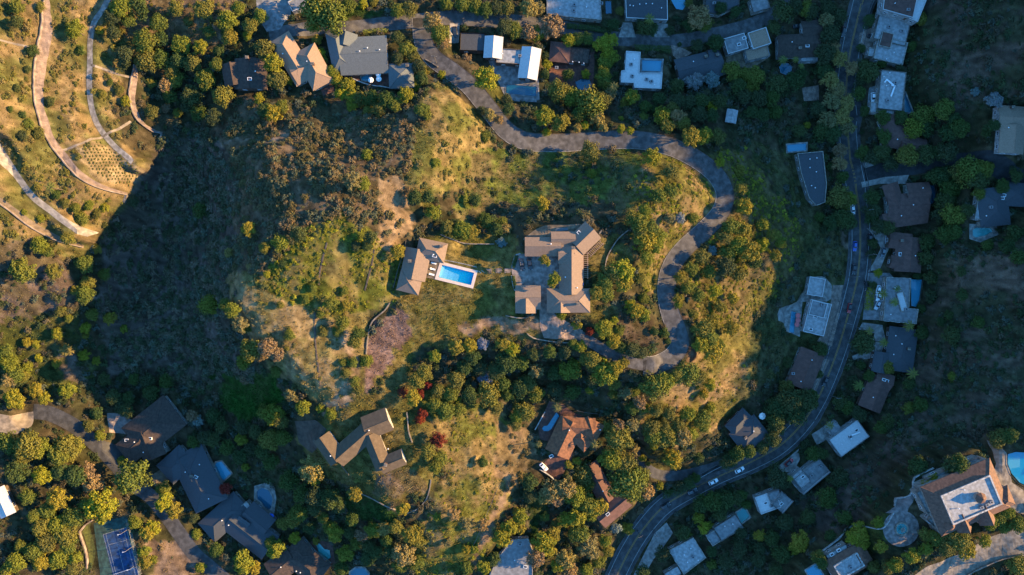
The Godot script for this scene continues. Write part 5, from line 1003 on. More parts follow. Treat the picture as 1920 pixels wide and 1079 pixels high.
func make_terrain() -> void:
	for c in COVER:
		var poly := PackedVector2Array()
		for q in c[0]:
			poly.append(Vector2(q[0], q[1]))
		var r := Rect2(poly[0], Vector2.ZERO)
		for q in poly:
			r = r.expand(q)
		cover_poly.append(poly)
		cover_box.append(r)
	var xs := axis(GX0, GX0 + GNX - 1, GNX, -430.0, 560.0)
	var zs := axis(GZ0, GZ0 + GNZ - 1, GNZ, -390.0, 390.0)
	var nx := xs.size()
	var nz := zs.size()
	var v := PackedVector3Array()
	var n := PackedVector3Array()
	var c := PackedColorArray()
	v.resize(nx * nz)
	n.resize(nx * nz)
	c.resize(nx * nz)
	var wob := FastNoiseLite.new()
	wob.seed = 31
	wob.frequency = 0.07
	wob.fractal_octaves = 3
	var patch := FastNoiseLite.new()
	patch.seed = 32
	patch.frequency = 0.05
	patch.fractal_octaves = 5
	patch.fractal_gain = 0.62
	var grit := FastNoiseLite.new()
	grit.seed = 33
	grit.frequency = 0.35
	grit.fractal_octaves = 2
	for j in nz:
		for i in nx:
			v[j * nx + i] = Vector3(xs[i], height(xs[i], zs[j]), zs[j])
	for j in nz:
		for i in nx:
			var k := j * nx + i
			var p := v[k]
			var a := v[j * nx + maxi(i - 1, 0)]
			var b := v[j * nx + mini(i + 1, nx - 1)]
			var d := v[maxi(j - 1, 0) * nx + i]
			var e := v[mini(j + 1, nz - 1) * nx + i]
			n[k] = (e - d).cross(b - a).normalized()
			var m := to_map(p) + Vector2(wob.get_noise_2d(p.x, p.z), wob.get_noise_2d(p.x + 500.0, p.z)) * 22.0
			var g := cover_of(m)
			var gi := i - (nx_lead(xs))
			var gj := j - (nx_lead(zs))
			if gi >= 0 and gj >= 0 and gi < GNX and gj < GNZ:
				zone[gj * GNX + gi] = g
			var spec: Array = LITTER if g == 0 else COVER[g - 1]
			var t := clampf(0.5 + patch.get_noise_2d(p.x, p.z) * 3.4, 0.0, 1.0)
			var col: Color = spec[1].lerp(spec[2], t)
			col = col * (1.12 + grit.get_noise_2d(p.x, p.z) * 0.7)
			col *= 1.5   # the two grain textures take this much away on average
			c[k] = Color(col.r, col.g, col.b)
	var idx := PackedInt32Array()
	for j in nz - 1:
		for i in nx - 1:
			var k := j * nx + i
			var dug := near_pool(Rect2(xs[i], zs[j], xs[i + 1] - xs[i], zs[j + 1] - zs[j]))
			if dug.size():
				for t in [[k, k + 1, k + nx + 1], [k, k + nx + 1, k + nx]]:
					var piece := PackedVector2Array()
					for q in t:
						piece.append(Vector2(v[q].x, v[q].z))
					if Geometry2D.is_polygon_clockwise(piece):
						piece.reverse()
					for left in cut_by(dug, piece):
						var first := v.size()
						for q in left:
							v.append(Vector3(q.x, height(q.x, q.y), q.y))
							n.append(n[k])
							c.append(c[k])
						for q in range(1, left.size() - 1):
							idx.append_array(PackedInt32Array([first, first + q, first + q + 1]))
				continue
			for q in [k, k + 1, k + nx + 1, k, k + nx + 1, k + nx]:
				idx.append(q)
	var arr := []
	arr.resize(Mesh.ARRAY_MAX)
	arr[Mesh.ARRAY_VERTEX] = v
	arr[Mesh.ARRAY_NORMAL] = n
	arr[Mesh.ARRAY_COLOR] = c
	arr[Mesh.ARRAY_INDEX] = idx
	var mesh := ArrayMesh.new()
	mesh.add_surface_from_arrays(Mesh.PRIMITIVE_TRIANGLES, arr)
	setting("terrain", "dry brushy hillside and canyon ground under everything", mesh, M.terrain)


func nx_lead(a: PackedFloat32Array) -> int:
	var first := GX0 if a.size() > 560 else GZ0
	if not shared.has(first):
		var k := 0
		while a[k] < first - 0.01:
			k += 1
		shared[first] = k
	return shared[first]


# ---------------------------------------------------------------- houses
func local_rect(l: float, w: float) -> PackedVector2Array:
	return PackedVector2Array([Vector2(-l / 2, -w / 2), Vector2(l / 2, -w / 2), Vector2(l / 2, w / 2), Vector2(-l / 2, w / 2)])


func plan_house(h: Array) -> Dictionary:
	var cx := 0.0
	var cy := 0.0
	for w in h[6]:
		if w[0] == "p":
			for q in w[1]:
				cx += q[0] / float(w[1].size())
				cy += q[1] / float(w[1].size())
		else:
			cx += w[1]
			cy += w[2]
	cx /= h[6].size()
	cy /= h[6].size()
	var wall: float = h[5]
	var y := on_ground(cx, cy, wall).y
	var wings := []
	for w in h[6]:
		if w[0] == "p":
			var eave: float = y + wall + w[2]
			var poly := poly_on(w[1], eave)
			wings.append({"kind": "p", "poly": poly, "wall": wall + w[2], "mat": h[3], "rise": 0.3})
			pad(poly, y, 1.0, 5.0)
		else:
			var s: float = (CAM_H - (y + wall + w[6])) / FOCAL
			var p := at(w[1], w[2], y + wall + w[6])
			var wing := {"kind": w[0], "at": Vector3(p.x, y, p.z), "l": w[3] * s, "w": w[4] * s, "turn": -deg_to_rad(w[5]), "wall": wall + w[6], "rise": float(w[7]), "mat": w[8] if w.size() > 8 else h[3]}
			wings.append(wing)
			var poly := PackedVector2Array()
			for q in local_rect(wing.l, wing.w):
				var r := q.rotated(deg_to_rad(w[5]))
				poly.append(Vector2(p.x + r.x, p.z + r.y))
			wing.poly = poly
			pad(poly, y, 1.0, 5.0)
	landmarks.append([Vector2(cx, cy), h[1]])
	return {"y": y, "wings": wings, "spec": h, "mid": at(cx, cy, y)}


func roof_at(plan: Dictionary, x: float, z: float) -> float:
	var best: float = plan.y + plan.spec[5]
	for w in plan.wings:
		if not Geometry2D.is_point_in_polygon(Vector2(x, z), w.poly):
			continue
		var y: float = plan.y + w.wall + 0.1
		if w.kind != "p" and w.kind != "f":
			var q: Vector3 = Basis(Vector3.UP, w.turn).inverse() * (Vector3(x, 0, z) - Vector3(w.at.x, 0, w.at.z))
			var t: float = 1.0 - absf(q.z) / (w.w / 2)
			if w.kind == "h":
				t = minf(t, (w.l / 2 - absf(q.x)) / (w.w / 2))
			if w.kind == "m":
				t = minf(1.0, minf(t, (w.l / 2 - absf(q.x)) / (w.w / 2)) / 0.42)
			y += maxf(t, 0.0) * w.rise
		best = maxf(best, y)
	return best


func roof_mesh(kind: String, l: float, w: float, y: float, rise: float, caps: MB) -> ArrayMesh:
	var mb := MB.new()
	var o := 0.55
	var a := l / 2 + (0.4 if kind == "g" else o)
	var b := w / 2 + o
	var drop := rise * o / (w / 2)
	var e := y - drop
	var t := 0.2
	var c0 := Vector3(-a, e, -b)
	var c1 := Vector3(a, e, -b)
	var c2 := Vector3(a, e, b)
	var c3 := Vector3(-a, e, b)
	var up := Vector3(0, t, 0)
	var r0: Vector3
	var r1: Vector3
	if kind == "m":
		var k := 0.42
		var i0 := w / 2 * k
		var f0 := Vector3(-l / 2 + i0, y + rise, -w / 2 + i0)
		var f1 := Vector3(l / 2 - i0, y + rise, -w / 2 + i0)
		var f2 := Vector3(l / 2 - i0, y + rise, w / 2 - i0)
		var f3 := Vector3(-l / 2 + i0, y + rise, w / 2 - i0)
		mb.quad(c0 + up, c1 + up, f1, f0, Vector3(0, 1, -1)); mb.quad(c1 + up, c2 + up, f2, f1, Vector3(1, 1, 0))
		mb.quad(c2 + up, c3 + up, f3, f2, Vector3(0, 1, 1)); mb.quad(c3 + up, c0 + up, f0, f3, Vector3(-1, 1, 0))
		for pr in [[c0, f0], [c1, f1], [c2, f2], [c3, f3]]:
			caps.tube(pr[0] + up, pr[1], 0.12, 0.12, 5)
	elif kind == "h":
		var half := maxf(l / 2 - w / 2, 0.0)
		r0 = Vector3(-half, y + rise, 0)
		r1 = Vector3(half, y + rise, 0)
		mb.quad(c0 + up, c1 + up, r1 + up, r0 + up, Vector3(0, 1, -1))
		mb.quad(c3 + up, c2 + up, r1 + up, r0 + up, Vector3(0, 1, 1))
		mb.tri(c0 + up, c3 + up, r0 + up, Vector3(-1, 1, 0))
		mb.tri(c1 + up, c2 + up, r1 + up, Vector3(1, 1, 0))
		for pr in [[c0, r0], [c3, r0], [c1, r1], [c2, r1], [r0, r1]]:
			if pr[0].distance_to(pr[1]) > 0.1:
				caps.tube(pr[0] + up, pr[1] + up, 0.11, 0.11, 5)
	else:
		r0 = Vector3(-a, y + rise, 0)
		r1 = Vector3(a, y + rise, 0)
		mb.quad(c0 + up, c1 + up, r1 + up, r0 + up, Vector3(0, 1, -1))
		mb.quad(c3 + up, c2 + up, r1 + up, r0 + up, Vector3(0, 1, 1))
		mb.quad(c0, c1, r1, r0, Vector3(0, -1, 1))
		mb.quad(c3, c2, r1, r0, Vector3(0, -1, -1))
		for s in [-1.0, 1.0]:
			var x: float = a * s
			mb.quad(Vector3(x, e, -b), Vector3(x, e + t, -b), Vector3(x, y + rise + t, 0), Vector3(x, y + rise, 0), Vector3(s, 0, 0))
			mb.quad(Vector3(x, e, b), Vector3(x, e + t, b), Vector3(x, y + rise + t, 0), Vector3(x, y + rise, 0), Vector3(s, 0, 0))
		caps.tube(r0 + up, r1 + up, 0.11, 0.11, 5)
	mb.quad(c0, c0 + up, c1 + up, c1, Vector3(0, 0, -1)); mb.quad(c3, c3 + up, c2 + up, c2, Vector3(0, 0, 1))
	if kind != "g":
		mb.quad(c0, c0 + up, c3 + up, c3, Vector3(-1, 0, 0)); mb.quad(c1, c1 + up, c2 + up, c2, Vector3(1, 0, 0))
		mb.quad(c0, c1, c2, c3, Vector3.DOWN)
	return mb.mesh()


func ring_mesh(outer: PackedVector2Array, width: float, y0: float, y1: float) -> ArrayMesh:
	var mb := MB.new()
	var inner_all := Geometry2D.offset_polygon(outer, -width)
	if inner_all.is_empty():
		mb.prism(outer, y0, y1)
		return mb.mesh()
	band(mb, outer, inner_all[0], y0, y1)
	return mb.mesh()


func band(mb: MB, outer: PackedVector2Array, inner: PackedVector2Array, y0: float, y1: float) -> void:
	mb.side(outer, y0, y1)
	mb.side(inner, y0, y1, true)
	# the top between the two outlines: cut the outer polygon open at its nearest point to the inner one
	var best := 1e9
	var bi := 0
	var bj := 0
	for i in outer.size():
		for j in inner.size():
			var d := outer[i].distance_squared_to(inner[j])
			if d < best:
				best = d
				bi = i
				bj = j
	var out := PackedVector2Array()
	for k in outer.size() + 1:
		out.append(outer[(bi + k) % outer.size()])
	var same := Geometry2D.is_polygon_clockwise(outer) == Geometry2D.is_polygon_clockwise(inner)
	for k in inner.size() + 1:
		var s := -k if same else k
		out.append(inner[posmod(bj + s, inner.size())])
	out[outer.size()] += (out[outer.size() - 1] - out[outer.size()]) * 0.0005
	out[outer.size() + 1] += (out[outer.size() + 2] - out[outer.size() + 1]) * -0.0005
	var k := Geometry2D.triangulate_polygon(out)
	for i in range(0, k.size(), 3):
		mb.tri(MB.v3(out[k[i]], y1), MB.v3(out[k[i + 1]], y1), MB.v3(out[k[i + 2]], y1), Vector3.UP)


func window_meshes() -> void:
	var f := MB.new()
	for s in [-1.0, 1.0]:
		f.box(Vector3(s * 0.75 - 0.06, -0.66, -0.02), Vector3(s * 0.75 + 0.06, 0.66, 0.09))
		f.box(Vector3(-0.69, s * 0.6 - 0.06, -0.02), Vector3(0.69, s * 0.6 + 0.06, 0.085))
	f.box(Vector3(-0.03, -0.54, -0.02), Vector3(0.03, 0.54, 0.075))
	shared.frame = f.mesh()
	var p := MB.new()
	p.box(Vector3(-0.69, -0.54, 0.0), Vector3(0.69, 0.54, 0.04))
	shared.pane = p.mesh()
	var d := MB.new()
	d.box(Vector3(-0.5, 0, 0.0), Vector3(0.5, 2.05, 0.06))
	shared.door = d.mesh()
	var hd := MB.new()
	hd.box(Vector3(0.34, 0.95, 0.062), Vector3(0.42, 1.05, 0.12))
	shared.handle = hd.mesh()


func put_windows(plan: Dictionary, node: Node3D, wing: Dictionary, has_door: bool) -> void:
	var poly: PackedVector2Array = wing.poly
	var flip := -1.0 if Geometry2D.is_polygon_clockwise(poly) else 1.0
	for i in poly.size():
		var a := poly[i]
		var b := poly[(i + 1) % poly.size()]
		var len_ := a.distance_to(b)
		var d := (b - a) / len_
		var o := Vector2(d.y, -d.x) * flip
		var count := clampi(int(len_ / 4.2), 0 if len_ < 2.4 else 1, 3)
		var turn := atan2(o.x, o.y)
		for k in count:
			var p := a + d * len_ * (k + 0.5) / count
			var q := p + o * 0.6
			var hidden := false
			for other in plan.wings:
				if other != wing and Geometry2D.is_point_in_polygon(q, other.poly):
					hidden = true
			if hidden:
				continue
			p += o * 0.02
			if has_door and k == 0 and i == 2:
				var door := part("door", shared.door, M.timber, node, Vector3(p.x, plan.y, p.y) - node.position, turn)
				part("handle", shared.handle, M.chrome, door)
				continue
			var levels := 2 if wing.wall > 5.0 else 1
			for s in levels:
				var w := part("window", shared.frame, M.white_metal, node, Vector3(p.x, plan.y + 1.6 + s * 3.0, p.y) - node.position, turn)
				part("pane", shared.pane, M.glass, w)


func build_house(plan: Dictionary) -> void:
	var h: Array = plan.spec
	var node := thing(h[0], h[2], "house" if h[0] not in ["garage", "shed", "mansion", "villa"] else h[0], Vector3(plan.mid.x, plan.y, plan.mid.z))
	var lift := 0.0
	var first := true
	for w in plan.wings:
		lift += 0.011
		if w.kind == "p" or w.kind == "f":
			var poly := PackedVector2Array()
			for q in w.poly:
				poly.append(q - Vector2(plan.mid.x, plan.mid.z))
			var mb := MB.new()
			mb.side(poly, -1.6, w.wall + lift)
			part("wall", mb.mesh(), M[h[4]], node)
			var top := MB.new()
			var inset := Geometry2D.offset_polygon(poly, -0.26)
			top.prism(inset[0] if inset.size() else poly, w.wall - 0.3, w.wall + lift)
			part("roof", top.mesh(), M[w.mat], node)
			part("parapet", ring_mesh(poly, 0.25, w.wall - 0.3, w.wall + 0.15 + w.rise + lift), M["roof_white" if h[4] == "stucco_white" else h[4]], node)
		else:
			var at_: Vector3 = w.at - node.position
			var mb := MB.new()
			var box := local_rect(w.l, w.w)
			mb.side(box, -1.6, w.wall)
			if w.kind == "g":
				for s in [-1.0, 1.0]:
					mb.tri(Vector3(s * w.l / 2, w.wall, -w.w / 2), Vector3(s * w.l / 2, w.wall, w.w / 2), Vector3(s * w.l / 2, w.wall + w.rise, 0), Vector3(s, 0, 0))
			part("wall", mb.mesh(), M[h[4]], node, at_, w.turn)
			var caps := MB.new()
			var r := part("roof", roof_mesh(w.kind, w.l, w.w, w.wall + lift, w.rise, caps), M[w.mat], node, at_, w.turn)
			part("ridge_cap", caps.mesh(), M[w.mat], r)
			if w.kind == "m":
				var i0: float = w.w / 2 * 0.42 - 0.05
				var deck := Geometry2D.offset_polygon(box, -i0)[0]
				var dm := MB.new()
				dm.prism(deck, w.wall, w.wall + w.rise - 0.25)
				part("roof_deck", dm.mesh(), M.roof_pale, node, at_, w.turn)
				part("parapet", ring_mesh(Geometry2D.offset_polygon(deck, 0.35)[0], 0.6, w.wall + w.rise - 0.4, w.wall + w.rise + 0.35), M.stucco_white, node, at_, w.turn)
		put_windows(plan, node, w, first)
		first = false
	for e in h[7]:
		var p := at(e[1], e[2], plan.y + h[5] + 1.0)
		p.y = roof_at(plan, p.x, p.z)
		var q := p - node.position
		var turn := -deg_to_rad(e[3])
		match e[0]:
			"chimney":
				var c := part("chimney", shared.chimney, M.brick, node, q, turn)
				part("chimney_cap", shared.chimney_cap, M.pale_concrete, c)
			"vent":
				part("vent_pipe", shared.vent, M.white_metal, node, q, turn)
			"skylight":
				var s := part("skylight", shared.skylight, M.white_metal, node, q, turn)
				part("pane", shared.skylight_pane, M.glass, s)
			"unit":
				var u := part("air_conditioner", shared.unit, M.grey_metal, node, q, turn)
				part("fan", shared.unit_fan, M.tyre, u)
			"duct":
				part("duct", shared.duct, M.white_metal, node, q, turn)
			"solar":
				part("solar_panel", shared.solar, M.glass, node, q + Vector3(0, 0.1, 0), turn)
			"cupola":
				var d := part("cupola", shared.cupola, M.stucco, node, q, turn)
				part("cupola_roof", shared.cupola_roof, M.roof_mission, d)
			"turret":
				var d := part("turret", shared.turret, M.stucco, node, Vector3(q.x, 0, q.z), turn)
				part("turret_roof", shared.turret_roof, M.roof_mission, d)


func roof_bits() -> void:
	var b := MB.new()
	b.box(Vector3(-0.55, -1.2, -0.45), Vector3(0.55, 1.35, 0.45))
	shared.chimney = b.mesh()
	b = MB.new()
	b.box(Vector3(-0.68, 1.35, -0.58), Vector3(0.68, 1.5, 0.58))
	b.tube(Vector3(-0.2, 1.5, 0), Vector3(-0.2, 1.8, 0), 0.16, 0.14, 8)
	b.tube(Vector3(0.25, 1.5, 0), Vector3(0.25, 1.75, 0), 0.16, 0.14, 8)
	shared.chimney_cap = b.mesh()
	b = MB.new()
	b.tube(Vector3(0, -0.3, 0), Vector3(0, 0.5, 0), 0.12, 0.12, 8)
	b.tube(Vector3(0, 0.5, 0), Vector3(0, 0.66, 0), 0.28, 0.2, 8)
	shared.vent = b.mesh()
	b = MB.new()
	for s in [-1.0, 1.0]:
		b.box(Vector3(s * 0.75 - 0.08, -0.4, -0.6), Vector3(s * 0.75 + 0.08, 0.3, 0.6))
		b.box(Vector3(-0.67, -0.4, s * 0.52 - 0.08), Vector3(0.67, 0.295, s * 0.52 + 0.08))
	shared.skylight = b.mesh()
	b = MB.new()
	b.box(Vector3(-0.67, 0.0, -0.44), Vector3(0.67, 0.24, 0.44))
	shared.skylight_pane = b.mesh()
	b = MB.new()
	b.box(Vector3(-0.7, -0.4, -0.55), Vector3(0.7, 0.75, 0.55))
	b.box(Vector3(-0.74, 0.6, -0.59), Vector3(0.74, 0.68, 0.59))
	shared.unit = b.mesh()
	b = MB.new()
	b.tube(Vector3(0, 0.751, 0), Vector3(0, 0.82, 0), 0.38, 0.34, 12)
	shared.unit_fan = b.mesh()
	b = MB.new()
	b.box(Vector3(-2.6, 0.15, -0.3), Vector3(2.6, 0.6, 0.3))
	b.box(Vector3(2.0, -0.4, -0.24), Vector3(2.4, 0.15, 0.24))
	b.box(Vector3(-2.4, -0.4, -0.24), Vector3(-2.0, 0.15, 0.24))
	b.box(Vector3(-2.58, 0.16, 0.3), Vector3(-2.0, 0.58, 1.6))
	shared.duct = b.mesh()
	b = MB.new()
	for k in 3:
		b.box(Vector3(-1.6, 0.35, -1.6 + k * 1.1), Vector3(1.6, 0.42, -0.55 + k * 1.1), Transform3D(Basis(Vector3.RIGHT, 0.2), Vector3.ZERO))
	b.box(Vector3(-1.4, -0.5, -0.1), Vector3(-1.3, 0.3, 0.1))
	b.box(Vector3(1.3, -0.5, -0.1), Vector3(1.4, 0.3, 0.1))
	shared.solar = b.mesh()
	var oct := PackedVector2Array()
	for k in 8:
		oct.append(Vector2.from_angle(TAU * k / 8) * 1.9)
	b = MB.new()
	b.prism(oct, -0.6, 1.5)
	shared.cupola = b.mesh()
	b = MB.new()
	for k in 8:
		var p := oct[k] * 1.2
		var q := oct[(k + 1) % 8] * 1.2
		b.tri(MB.v3(p, 1.5), MB.v3(q, 1.5), Vector3(0, 3.1, 0), Vector3(p.x, 2.0, p.y))
		b.tri(MB.v3(p, 1.5), MB.v3(q, 1.5), Vector3(0, 1.49, 0), Vector3.DOWN)
	b.tube(Vector3(0, 3.0, 0), Vector3(0, 3.7, 0), 0.08, 0.03, 6)
	shared.cupola_roof = b.mesh()
	b = MB.new()
	var rnd := PackedVector2Array()
	for k in 14:
		rnd.append(Vector2.from_angle(TAU * k / 14) * 1.9)
	b.prism(rnd, -1.0, 9.0)
	shared.turret = b.mesh()
	b = MB.new()
	for k in 14:
		var p := rnd[k] * 1.15
		var q := rnd[(k + 1) % 14] * 1.15
		b.tri(MB.v3(p, 9.0), MB.v3(q, 9.0), Vector3(0, 11.2, 0), Vector3(p.x, 2.0, p.y))
		b.tri(MB.v3(p, 9.0), MB.v3(q, 9.0), Vector3(0, 8.99, 0), Vector3.DOWN)
	shared.turret_roof = b.mesh()


# ---------------------------------------------------------------- pools
func plan_pool(s: Array) -> Dictionary:
	var cx := 0.0
	var cy := 0.0
	for q in s[5]:
		cx += q[0] / float(s[5].size())
		cy += q[1] / float(s[5].size())
	var y := on_ground(cx, cy).y
	# decks that touch a house lie on the house's level
	var here := at(cx, cy, y)
	var best := 22.0
	for plan in plans:
		for w in plan.wings:
			var d := poly_distance(Vector2(here.x, here.z), w.poly)
			if d < best:
				best = d
				y = plan.y
	var poly := poly_on(s[5], y)
	pad(poly, y, 2.2, 4.0)
	landmarks.append([Vector2(cx, cy), ""])
	var box := Rect2(poly[0], Vector2.ZERO)
	for q in poly:
		box = box.expand(q)
	return {"y": y, "poly": poly, "spec": s, "box": box}


func build_pool(plan: Dictionary) -> void:
	var s: Array = plan.spec
	var mid := Vector2.ZERO
	for q in plan.poly:
		mid += q / plan.poly.size()
	var node := thing("swimming_pool", s[0], "pool", Vector3(mid.x, plan.y, mid.y))
	var poly := PackedVector2Array()
	for q in plan.poly:
		poly.append(q - mid)
	var rim: float = s[4]
	var outer: PackedVector2Array = Geometry2D.offset_polygon(poly, rim, Geometry2D.JOIN_MITER)[0]
	var skirt: PackedVector2Array = Geometry2D.offset_polygon(poly, 0.05)[0]
	var cop := MB.new()
	band(cop, outer, poly, -0.5, 0.2)
	part("coping", cop.mesh(), M[s[1]], node)
	var basin := MB.new()
	basin.side(poly, -2.4, 0.02, true)
	var k := Geometry2D.triangulate_polygon(poly)
	var main: bool = s[2] == "main"
	for i in range(0, k.size(), 3):
		var t := []
		for j in 3:
			var p := poly[k[i + j]]
			var deep := -1.3
			if main:
				deep = -0.75 if p.x < 0 else -2.3
			t.append(MB.v3(p, deep))
		basin.tri(t[0], t[1], t[2], Vector3.UP)
	part("basin", basin.mesh(), M[s[3]], node)
	var inner: PackedVector2Array = Geometry2D.offset_polygon(poly, -0.005)[0]
	var top := MB.new()
	for i in range(0, k.size(), 3):
		top.tri(MB.v3(poly[k[i]], 0.02), MB.v3(poly[k[i + 1]], 0.02), MB.v3(poly[k[i + 2]], 0.02), Vector3.UP)
	part("water", top.mesh(), M["water_deep" if main else s[2]], node)
	if main:
		for z in 7:
			part("water", top.mesh(), M.water_deep, node, Vector3(0, -0.28 * (z + 1), 0))
		var st := MB.new()
		for z in 3:
			var e := poly[0].lerp(poly[3], 0.5)
			var dir := (poly[3] - poly[0]).normalized()
			var inw := (poly[1] - poly[0]).normalized()
			var tr := Transform3D(Basis(Vector3(inw.x, 0, inw.y), Vector3.UP, Vector3(dir.x, 0, dir.y)), Vector3(e.x, 0, e.y))
			st.box(Vector3(0, -0.8, -2.4), Vector3(0.45 * (3 - z), -0.7 + z * 0.2, 2.4), tr)
		part("step", st.mesh(), M[s[3]], node)


func near_pool(r: Rect2) -> Array:
	var out := []
	for p in pool_plans:
		if p.box.intersects(r):
			out.append(p.poly)
	return out


func cut_by(polys: Array, piece: PackedVector2Array) -> Array:
	# what is left of a piece of ground once the pools are dug out of it
	var left := [piece]
	for q in polys:
		var next := []
		for x in left:
			for y in Geometry2D.clip_polygons(x, q):
				if not Geometry2D.is_polygon_clockwise(y):
					next.append(y)
		left = next
	return left


var plans := []
var pool_plans := []


# ---------------------------------------------------------------- plants
func leaf(mb: MB, p: Vector3, nrm: Vector3, size: float, col: Color, r: RandomNumberGenerator, long := 1.0) -> void:
	var u := nrm.cross(Vector3(r.randf() - 0.5, r.randf() - 0.5, r.randf() - 0.5)).normalized()
	var w := nrm.cross(u)
	u *= size * long
	w *= size
	mb.tri(p - u, p + w * 0.8, p + u, nrm, col)
	mb.tri(p - u, p + u, p - w * 0.8 + nrm * size * 0.25, nrm, col)


func rand_dir(r: RandomNumberGenerator) -> Vector3:
	var y := r.randf_range(-1.0, 1.0)
	var a := r.randf() * TAU
	var k := sqrt(1.0 - y * y)
	return Vector3(k * cos(a), y, k * sin(a))


func crown_mesh(seed_: int, lobes: int, leaves: int, size: float, lobe_r: Vector2, tall: float, fill: float, long := 1.0) -> ArrayMesh:
	# a unit crown: radius 1, from y 0 to about tall
	var r := RandomNumberGenerator.new()
	r.seed = seed_
	var mb := MB.new()
	var squash := Vector2(r.randf_range(0.85, 1.12), r.randf_range(0.85, 1.12))
	for k in lobes:
		var a := k * 2.39996 + r.randf_range(-0.35, 0.35)
		var rad := sqrt((k + 0.4) / lobes) * 0.78 * r.randf_range(0.82, 1.12)
		var lr := r.randf_range(lobe_r.x, lobe_r.y)
		var top := tall * (1.0 - 0.62 * rad * rad) - lr * 0.75
		var c := Vector3(cos(a) * rad * squash.x, maxf(top * r.randf_range(0.72, 1.06), lr * 0.55), sin(a) * rad * squash.y)
		var hue := r.randf_range(0.8, 1.2)
		var tint := Color(hue * r.randf_range(0.93, 1.1), hue, hue * r.randf_range(0.85, 1.1))
		for q in leaves:
			var d := rand_dir(r)
			if d.y < -0.35 and r.randf() < 0.7:
				d.y = -d.y
			var depth := r.randf_range(0.82, 1.08) if r.randf() > fill else r.randf_range(0.35, 0.85)
			var p := c + Vector3(d.x, d.y * 0.82, d.z) * lr * depth
			var nrm := (d + rand_dir(r) * 0.75).normalized()
			var s := r.randf_range(0.72, 1.28)
			leaf(mb, p, nrm, size * r.randf_range(0.6, 1.35), Color(tint.r * s, tint.g * s, tint.b * s), r, long)
	return mb.mesh()


func trunk_mesh(seed_: int) -> ArrayMesh:
	var r := RandomNumberGenerator.new()
	r.seed = seed_
	var mb := MB.new()
	var fork := Vector3(r.randf_range(-0.05, 0.05), 0.45, r.randf_range(-0.05, 0.05))
	mb.tube(Vector3(0, -0.15, 0), fork, 0.075, 0.055, 7)
	for k in 5:
		var a := k * TAU / 5 + r.randf_range(-0.4, 0.4)
		var e := Vector3(cos(a) * r.randf_range(0.25, 0.5), r.randf_range(0.8, 1.15), sin(a) * r.randf_range(0.25, 0.5))
		var m := fork.lerp(e, 0.5) + Vector3(0, -0.06, 0)
		mb.tube(fork, m, 0.042, 0.03, 5, false)
		mb.tube(m, e, 0.03, 0.01, 5, false)
	return mb.mesh()


func palm_crown(seed_: int) -> ArrayMesh:
	var r := RandomNumberGenerator.new()
	r.seed = seed_
	var mb := MB.new()
	for k in 22:
		var a := k * 2.39996 + r.randf_range(-0.2, 0.2)
		var up := r.randf_range(0.15, 0.85)
		var out := Vector3(cos(a), 0, sin(a))
		var side := Vector3(-sin(a), 0, cos(a))
		var s := r.randf_range(0.75, 1.2)
		var col := Color(s, s, s)
		var prev := Vector3.ZERO
		for q in 7:
			var t := (q + 1) / 7.0
			var p := out * t * 1.0 + Vector3(0, up * t - 0.85 * t * t, 0)
			var w := 0.16 * (1.0 - absf(t - 0.45)) * (1.0 if q < 6 else 0.4)
			mb.tri(prev, p, prev.lerp(p, 0.4) + side * w + Vector3(0, -0.06, 0), Vector3.UP, col)
			mb.tri(prev, p, prev.lerp(p, 0.4) - side * w + Vector3(0, -0.06, 0), Vector3.UP, col)
			prev = p
	return mb.mesh()


